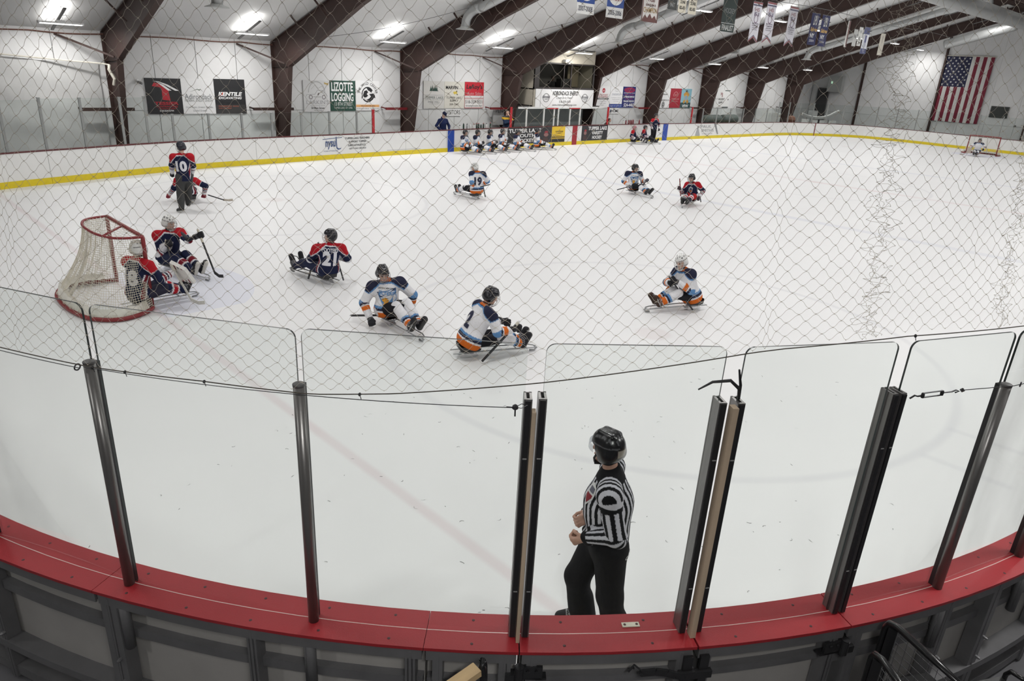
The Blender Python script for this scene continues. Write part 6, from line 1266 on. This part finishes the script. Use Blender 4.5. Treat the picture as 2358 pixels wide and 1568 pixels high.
t, s, j, yw = sled_player('white jersey sled player number 19 in a white helmet, back to the glass', loc, 93, 'white', (0.02, -.03, .30), (.02, -.02, .86), (.06, .04, 1.02), (.75, .60, -.25), (.10, .13, .80), (-.08, -.19, .79), (.09, .08, .42), (.12, -.38, .42), (.03, .18, .6), (-.02, -.34, .56), h=.016, number='19', hel=(.76, .76, .75), cage_col=(.6, .6, .6), rods=((-1, -.35, .4), (-.2, 0, -1)), short='metal ice sled under the number 19 player')
stick(loc, yw, (.16, .10, .30), (-.46, -.15, .53), 'black stick pointing up and right from the number 19 player', (.03, .03, .032), K_, False); stick(loc, yw, (.08, -.37, .40), (-.08, -.34, .05), 'thin black stick standing right of the number 19 player', (.03, .03, .032), K_, False)
loc = (17.436, 2.169)
t, s, j, yw = sled_player('white jersey sled player in a black helmet left of the red legged player', loc, -98, 'white', (.0, 0, .27), (.0, 0, .76), (.02, 0, .925), (.85, .50, -.12), (.10, .19, .71), (-.12, -.19, .70), (.44, .19, .52), (.04, -.24, .30), (.24, .25, .5), (-.17, -.28, .44), h=.018, front='crest', glove=(.08, .08, .10), rods=((.2, -.8, -.5), (.8, .6, .3)), cage_col=(.25, .25, .25), wires=(4, 4), legs=dict(Lk=(.42, .12, .33), Rk=(.42, -.06, .33), La=(.76, .08, .18), Ra=(.74, -.08, .18), Lt=(.88, .10, .31), Rt=(.86, -.08, .29)), short='metal ice sled under the black helmet player at mid ice')
stick(loc, yw, (.20, -.13, .34), (-.26, -.50, .12), 'thin stick trailing left of the mid ice player in white', (.03, .03, .032), K_, False); stick(loc, yw, (.46, .18, .52), (.49, .0, .36), 'short dark stick under the raised hand of the mid ice player', (.03, .03, .032), K_, False)
loc = (17.703, -.16)
t, s, j, yw = sled_player('navy jersey sled player with bright red leg covers holding a red stick upright', loc, -165, 'navy', (0.02, -.02, .27), (.09, -.06, .72), (.14, -.08, .90), (.90, -.20, -.15), (.04, .13, .67), (.06, -.21, .63), (.10, .27, .30), (.32, -.37, .49), (-.02, .27, .45), (.12, -.33, .42), h=.018, front='badge', glove=(.05, .03, .04), flavour=1, cage_col=(.25, .25, .26), wires=(4, 4), rods=((-.2, 0, -1), (0, 0, 1)), pants=(.50, .02, .02), sock=((.04, .035, .05), ((.1, .25, WHITE), (.25, .4, RED), (.4, .5, WHITE))), short='metal ice sled under the red legged player')
stick(loc, yw, (.30, -.32, .26), (.35, -.42, .84), 'red hockey stick held upright left of the red legged player', (.20, .015, .02), K_, False); stick(loc, yw, (.06, .27, .30), (-.06, .30, .10), 'short dark stick end by the left hand of the red legged player', (.03, .03, .032), K_, False)
loc = (3.85, 7.35)
t, s, j, yw = sled_player('sled player in black and red bending behind the number 10 skater', loc, 70, 'navy', (.0, .05, .27), (.08, .08, .71), (.16, .18, .84), (.9, .3, -.25), (.10, .28, .62), (-.0, -.16, .62), (.42, .54, .18), (.05, -.36, .26), (.26, .42, .36), (-.0, -.34, .40), h=.018, flavour=1, glove=(.22, .02, .035), hel=(.6, .6, .6), rods=((.3, .4, -.8), (-.3, -1, -.1)), wires=(4, 4), pants=(.02, .02, .025), short='metal ice sled under the player behind the number 10 skater')
stick(loc, yw, (.04, -.46, .22), (-.14, -.86, .10), 'hockey stick with a pale blade right of the number 10 skater', (.04, .04, .045), K_, True, 0, (.5, .45, .38))
loc = (52.9, -.05)
t, s, j, yw = sled_player('tiny goalie in white seated in the far goal', loc, -172, 'white', (0, 0, .3), (.02, 0, .86), (.05, 0, 1.02), (1, 0, -.05), (0, .19, .78), (0, -.19, .78), (.35, .36, .5), (.35, -.36, .5), (.1, .40, .6), (.1, -.4, .6), h=.028, wires=(4, 4), cage_col=(.3, .3, .3), short='metal ice sled under the goalie in the far goal')
m = MB(); m.box((.5, -.42, .35), (.08, .26, .36)); part('blocker_pad', m, mat('pad_tan', (.5, .42, .36), .6), t); stick(loc, yw, (.40, -.30, .5), (.62, -.66, .06), 'goalie stick at the far goal', (.4, .36, .32), K_, True, 0, (.4, .36, .32))
# ---- visitors resting in a row against the far boards
row = [(19.05, 13.35, -66, .96, 0), (19.85, 13.38, -62, .93, 0), (20.75, 13.40, -58, .93, 0), (21.55, 13.42, -60, .95, 1), (22.65, 13.45, -62, .82, 0), (24.0, 13.30, -42, .93, 0)]
for i, (x, y, yw, hh, up_) in enumerate(row):
    k = hh/.95; ex = (.03*math.sin(i*2.3), .04*math.cos(i*1.7)); face = nrm((math.cos(.25*math.sin(i*3)), math.sin(.5*math.sin(i*3.1)), -.22 if i == 2 else -.1))
    lab = ['far left white jersey player of the seated row at the boards', 'second white jersey player of the seated row, hands raised to the chest', 'third white jersey player of the seated row, looking down at the hands', 'fourth white jersey player of the seated row, one dark glove raised', 'fifth white jersey player of the seated row, slumped lowest', 'rightmost white jersey player of the seated row, in front of the black advert'][i]
    sled_player(lab, (x, y), yw, 'white', (0, 0, .27), (-.02+ex[0], ex[1]*.5, .27+.53*k), (.02+ex[0], ex[1]*.5, .27+.53*k+.165), face, (-.02, .19, .24+.50*k), (-.02, -.19, .24+.50*k), ((.24, .32, .62) if up_ else (.26, .06, .50) if i in (1, 2) else (.34, .20, .36)), ((.28, -.06, .48) if i in (1, 2) else (.30, -.20, .36)), h=.024, hel=(.02, .02, .022), front='crest' if i in (0,) else None, cage_col=(.16, .15, .15), wires=(4, 4), glove=(.03, .03, .035), rods=((0, 1, .3), (0, 1, .3)), sled_label='ice sled of the %s player in the boards row' % ORD[i])
for i, (a, b, lab) in enumerate((((20.15, 13.0, .45), (20.65, 12.9, .62), 'dark stick across the second player of the seated row'), ((21.35, 13.1, .5), (21.9, 12.95, .32), 'red and black stick on the lap of the fourth player of the seated row'))): stick((0, 0), 0, a, b, lab, (.03, .03, .032), K_, False)
# ---- home players at the far boards
t, s, j, yw = sled_player('navy sled player in a pink helmet, left of the pair by the home bench', (32.45, 13.35), -62, 'navy', (0, 0, .27), (-.02, 0, .77), (.02, 0, .925), (1, .1, -.1), (-.02, .19, .71), (-.02, -.19, .71), (.34, .24, .40), (.16, -.28, .34), h=.024, hel=(.55, .22, .26), wires=(4, 4), cage_col=(.3, .2, .2), flavour=1, pants=(.015, .015, .018), sock=((.55, .53, .52), ((.2, .4, K_), (.6, .8, K_))), short='metal ice sled under the pink helmet player')
t, s, j, yw = sled_player('navy sled player in a black helmet, right of the pair by the home bench', (33.55, 13.35), -62, 'navy', (0, 0, .27), (-.02, 0, .77), (.02, 0, .925), (.9, -.3, -.15), (-.02, .19, .71), (-.02, -.19, .71), (.34, .22, .42), (.30, -.22, .40), h=.024, hel=(.02, .02, .022), wires=(4, 4), cage_col=(.3, .3, .3), flavour=1, pants=(.015, .015, .018), sock=((.02, .02, .025), ()), short='ice sled under the black helmet home player')
# ---- people on their feet
def stander(label, loc, yaw, P, N, H, hd, Ls, Rs, Lh, Rh, Lel, Rel, legs, h, kind, hel=None, **kw):
    yaw = R_(yaw); t = thing('person', label, 'person', (loc[0], loc[1], kw.get('z0', 0)), yaw)
    s = Pose(P, N, H, hd, Ls, Rs, Lh, Rh, *legs, Lel, Rel, hup=kw.get('hup')); return t, s, yaw
LEG = lambda w=.12, x=0: ((x+.03, w, .52), (x+.03, -w, .52), (x-.02, w, .12), (x-.02, -w, .12), (x+.14, w+.02, .06), (x+.14, -w-.02, .06))
# number 10 skater
t, s, yw = stander('skater in a navy jersey number 10 standing with his back to us behind the goal', (3.34, 6.23), 70, (0, 0, .93), (.02, .02, 1.50), (.03, .0, 1.68), (.85, .5, -.05), (.06, .20, 1.42), (-.03, -.19, 1.44), (.42, .28, .98), (.30, -.20, 1.0), (.18, .36, 1.16), (-.02, -.30, 1.18), ((.05, .14, .50), (.22, -.05, .47), (-.05, .15, .13), (.28, -.02, .20), (.10, .24, .06), (.42, -.04, .14)), .014, 0)
build_body(s, t, .015); j = skin_obj('jersey', jersey_field(s).mesh(.014, jersey_cuts(s, -.10)), navy_col(s), CLOTH, t, 1); decal('10', j, t, s.P+(s.N-s.P)*.50-s.tf*.1, -s.tf, s.tu, .27, (.74, .74, .78), .27, 'number', .05)
build_pants(s, t, .015, (.055, .055, .055), 1.02, 'trousers'); build_socks(s, t, .015, (.055, .055, .055), (), 1.12); build_boots(s, t, .014, (.02, .02, .022), True, (.6, .6, .58), 'skate')
for i in (0, 1): build_glove(s, i, t, .011, (1, 0, .3), (.03, .03, .035))
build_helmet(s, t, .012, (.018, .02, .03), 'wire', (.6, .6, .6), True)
# standing home player at the boards
t, s, yw = stander('navy jersey player standing in front of the brown column', (34.35, 13.25), -100, (0, 0, .86), (.03, 0, 1.42), (.06, 0, 1.60), (1, .1, -.1), (.0, .19, 1.34), (.0, -.19, 1.34), (.14, .30, .86), (.14, -.26, .86), (.05, .33, 1.08), (.05, -.3, 1.08), LEG(.10), .024, 0)
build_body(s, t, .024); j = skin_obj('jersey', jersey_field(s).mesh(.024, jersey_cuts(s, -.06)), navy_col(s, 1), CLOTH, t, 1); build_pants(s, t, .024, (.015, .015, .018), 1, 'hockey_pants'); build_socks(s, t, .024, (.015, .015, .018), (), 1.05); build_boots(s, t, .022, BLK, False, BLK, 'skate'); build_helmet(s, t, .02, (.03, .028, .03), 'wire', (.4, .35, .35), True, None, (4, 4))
for i in (0, 1): build_glove(s, i, t, .018, (1, 0, .3), (.03, .03, .035))
decal('BOBCATS', j, t, s.P+(s.N-s.P)*.5+s.tf*.1, s.tf, s.tu, .07, (.5, .45, .45), .24)
def civilian(label, loc, yaw, jacket, P, N, H, hd, Ls, Rs, Lh, Rh, Lel, Rel, hair=(.06, .04, .03), cap=None, hood=None, legs=None, h=.024, trousers=(.03, .035, .05), skin=SK):
    t, s, yw = stander(label, loc, yaw, P, N, H, hd, Ls, Rs, Lh, Rh, Lel, Rel, legs or LEG(), h, 0)
    d = [nrm(s.W[i]-s.E[i]) for i in (0, 1)]; build_body(s, t, h, hair=hair, hands=[glove_prims(s.W[i], d[i], (1, 0, .3), 1.0, True) for i in (0, 1)], skin=skin)
    f = jersey_field(s, .95, .82)
    if hood: f.cap(s.N-s.tf*.06, s.N-s.tf*.05+s.tu*.08, .085, .07, .04)
    skin_obj('jacket', f.mesh(h, jersey_cuts(s, -.10)), jacket(s), CLOTH, t, 1); build_pants(s, t, h, trousers, .9, 'trousers'); build_socks(s, t, h, trousers, (), 1.0); build_boots(s, t, h, BLK, False, BLK, 'shoe')
    if cap:
        f = Field(); f.cap(s.H+s.hu*.055-s.hf*.02, s.H+s.hu*.06+s.hf*.02, .096, .094, .02); f.cap(s.H+s.hu*.055+s.hf*.10, s.H+s.hu*.045+s.hf*.15, .05, .045, .02, (s.hu, 3.0))
        skin_obj('cap', f.mesh(.018, (lambda X: (s.H+s.hu*.035-X) @ s.hu,)), cap, CLOTH, t, 1)
    return t
civilian('coach in a navy hooded jacket and cap looking down, left of the VISITORS sign', (18.92, 14.85), -95, lambda s: plain_col((.012, .02, .07)), (0, 0, .95), (.02, 0, 1.48), (.08, .01, 1.65), (.80, .15, -.55), (.0, .20, 1.38), (.0, -.20, 1.38), (.22, .22, .98), (.18, -.26, .96), (.05, .32, 1.12), (.05, -.33, 1.12), cap=(.012, .015, .04), hood=True)
def goldj(s):
    def f(X):
        C = paint(X, (.02, .035, .075)); sh = (X-s.N) @ s.tu; C[sh > -.05] = (.05, .055, .06); C[(sh > -.17) & (sh < -.06)] = (.60, .36, .03); return C
    return f
civilian('person in a navy and gold jacket behind the seated row', (23.25, 14.9), -105, goldj, (0, 0, .98), (.02, 0, 1.55), (.06, 0, 1.73), (.9, .25, -.1), (.0, .20, 1.45), (.0, -.20, 1.45), (.20, .06, 1.56), (.22, .10, 1.25), (.18, .30, 1.25), (.12, -.26, 1.15))
civilian('person in dark clothes sitting behind the announcer booth window', (26.95, 15.25), -100, lambda s: plain_col((.03, .03, .032)), (0, 0, 2.95-.15), (.03, 0, 3.33), (.06, 0, 3.5), (1, .1, -.05), (.0, .19, 3.25), (.0, -.19, 3.25), (.25, .32, 2.98), (.25, -.1, 2.98), (.1, .32, 3.05), (.1, -.28, 3.05), legs=((.38, .1, 2.84), (.38, -.1, 2.84), (.38, .1, 2.45), (.38, -.1, 2.45), (.5, .1, 2.38), (.5, -.1, 2.38)), skin=(.25, .17, .14))
civilian('person crouching low behind the boards at the left home bench post', (31.35, 14.7), -60, lambda s: plain_col((.10, .085, .06)), (0, 0, .75), (.14, 0, 1.14), (.22, 0, 1.27), (.9, .3, -.3), (.12, .18, 1.06), (.12, -.18, 1.06), (.4, .2, .95), (.4, -.1, .95), (.3, .3, .9), (.3, -.3, .9), legs=((.25, .12, .5), (.25, -.12, .5), (-.05, .12, .12), (-.05, -.12, .12), (.1, .12, .06), (.1, -.12, .06)), hair=(.02, .015, .015))
# ---- referee at the near glass
h = .0075
t, s, yw = stander('referee in a black and white striped shirt and black helmet behind the near glass', (0.0, -10.5), 135, (-.02, 0, .93), (.01, -.01, 1.50), (.05, -.02, 1.665), (.70, -.70, -.04), (.035, .19, 1.425), (-.03, -.20, 1.42), (.165, .13, 1.025), (.145, -.085, 1.085), (-.02, .27, 1.145), (-.02, -.30, 1.15), ((.13, .06, .50), (.15, -.10, .50), (.0, .0, .1), (0, 0, 0), (0, 0, 0), (0, 0, 0)), h, 0)
s.K = [V3(-.07, .115, .50), V3(.155, -.09, .50)]; s.A = [V3(-.15, .12, .13), V3(.10, -.11, .13)]; s.T = [V3(.0, .15, .06), V3(.255, -.13, .065)]; s.hipdir = V3(0, 1, 0); s.hips = [s.P+V3(-.01, .1, 0), s.P-V3(-.01, .1, 0)]
d = [nrm(s.W[i]-s.E[i]) for i in (0, 1)]
build_body(s, t, .006, hair=(.022, .018, .016), hands=[glove_prims(s.W[0], d[0], (.3, .35, .9), .95, True), glove_prims(s.W[1], d[1], (.2, -.5, .8), .95, True)], skin=(.50, .30, .23))
f = Field(); f.cap(s.P+s.tu*.02, s.C, .178, .185, .06, (s.tf, 1.12)); f.cap(s.C, s.N-s.tu*.11, .188, .13, .06, (s.tf, 1.15)); f.cap(s.C-s.tf*-.06-s.tu*.1, s.C+s.tf*.06-s.tu*.02, .12, .11, .06); f.cap(s.N-s.tu*.06, s.N+s.tu*.02, .085, .07, .035)
for i in (0, 1):
    f.cap(s.N*.55+s.S[i]*.45-s.tu*.03, s.S[i], .078, .085, .05); f.cap(s.S[i], s.E[i], .082, .064, .05); f.cap(s.E[i], lerp(s.E[i], s.W[i], .97), .062, .042, .03); f.cap(lerp(s.S[i], s.E[i], .55)+V3(0, 0, -.02), s.E[i]+V3(-.02, 0, -.01), .06, .055, .04)
for k in range(5): f.cap(s.P+s.tu*.06+s.hl_t*(.15-.075*k)+s.tf*.13, s.P+s.tu*.05+s.hl_t*(.13-.07*k)+s.tf*.16, .03, .03, .03)
def refcol(X):
    C = paint(X, (.62, .62, .68)); K = (.010, .010, .012); reg, T = sleeve_coord(s, X); q = X-s.N; lat = q @ s.hl_t; sh = q @ s.tu; fr = q @ s.tf
    th = np.arctan2(lat, np.abs((X-s.C) @ s.tf)+1e-6)*.175; wv = np.clip((sh+.22)/.14, 0, 1); c = th*(1-wv)+lat*wv
    tor = reg < 0; C[tor & (np.sin(2*math.pi*(c+.012)/.049) > 0)] = K
    for i in (0, 1):
        a = reg == i
        for A, B, seg in ((s.S[i], s.E[i], T < 1), (s.E[i], s.W[i], T >= 1)):
            ax = nrm(B-A); e1 = nrm(np.cross(ax, V3(.3, -.2, .1)) if False else (s.tf-(s.tf @ ax)*ax)); e2 = np.cross(ax, e1); v = X-A; an = np.arctan2(v @ e2, v @ e1)
            C[a & seg & (np.sin(an*7) > 0)] = K; C[a & seg & (np.sin(an*7) <= 0)] = (.58, .58, .64)
        m_ = a & (T < .34); C[m_] = np.where((np.sin(2*math.pi*(np.where(np.abs(lat[m_]) > .10, .10+.085*np.arctan2(np.abs(lat[m_])-.10, sh[m_]+.13), np.abs(lat[m_]))+.012)/.049) > 0)[:, None], V3(K), V3(.62, .62, .68)); C[a & (T > .30) & (T < .37)] = K; C[a & (T > 1.86)] = K
    C[tor & (sh > -.05) & (np.abs(lat) < .10)] = K
    return C
j = skin_obj('striped_shirt', f.mesh(.006, (lambda X: (s.P+s.tu*.015-X) @ s.tu-9.0*(np.abs((X-s.P) @ s.hl_t) > .23), lambda X: (X-(s.N+s.tu*.045)) @ s.tu+.25*((X-s.N) @ s.tf))), refcol, CLOTH, t, 1)
patch([(.0, .085), (.045, .06), (.05, -.02), (.0, -.09), (-.05, -.02), (-.045, .06)], j, t, s.C+s.tu*.09+s.tf*.14+s.hl_t*.085, nrm(s.tf*1.0+s.hl_t*.35), s.tu, (.70, .70, .70)); patch([(.0, .0), (.036, .0), (.036, -.02), (.0, -.07), (-.036, -.02), (-.036, .0)], j, t, s.C+s.tu*.09+s.tf*.14+s.hl_t*.085, nrm(s.tf*1.0+s.hl_t*.35), s.tu, (.22, .015, .025), 'badge', .006); patch([(-.03, .05), (.03, .05), (.03, .012), (-.03, .012)], j, t, s.C+s.tu*.09+s.tf*.14+s.hl_t*.085, nrm(s.tf*1.0+s.hl_t*.35), s.tu, (.12, .12, .16), 'badge', .006)
f = Field(); f.cap(s.hips[0], s.hips[1], .125, .125, .06); f.cap(s.P+s.tu*.06, s.P-V3(0, 0, .05), .145, .15, .05, (V3(1, 0, 0), 1.1))
for i in (0, 1): f.cap(s.hips[i], s.K[i], .128, .098, .045); f.cap(s.K[i], lerp(s.K[i], s.A[i], .85), .095, .092, .04); f.cap(lerp(s.K[i], s.A[i], .6)-V3(.02, 0, 0), s.A[i]+V3(-.03, 0, -.02), .09, .095, .04)
tr = skin_obj('trousers', f.mesh(.009, (lambda X: (X-(s.P+s.tu*.10)) @ s.tu, lambda X: .055-X[..., 2])), plain_col((.012, .012, .014)), CLOTH, t, 1)
decal('CCM', tr, t, s.P+V3(-.115, .10, -.02), nrm((-.55, .83, 0)), V3(.1, 0, 1), .032, (.6, .6, .6), .12)
build_boots(s, t, .009, (.018, .018, .02), True, (.05, .05, .05), 'skate')
for i in (0, 1):
    m = MB(); a, tt = s.A[i], s.T[i]; dd = nrm(tt-a); lt = nrm(np.cross((0, 0, 1), dd))
    for k in range(4): q = a+dd*(.03+.028*k)+V3(0, 0, .052-.012*k); m.tube([q-lt*.035, q+V3(0, 0, .012), q+lt*.035+dd*.012], .0045, 5)
    m.tube([a+dd*.05+V3(0, 0, .06), a+dd*.08+lt*.05+V3(0, 0, .01), a+dd*.1+lt*.06-V3(0, 0, .03)], .004, 5); part('lace', m, mat('lace_white', (.7, .7, .68), .8), t)
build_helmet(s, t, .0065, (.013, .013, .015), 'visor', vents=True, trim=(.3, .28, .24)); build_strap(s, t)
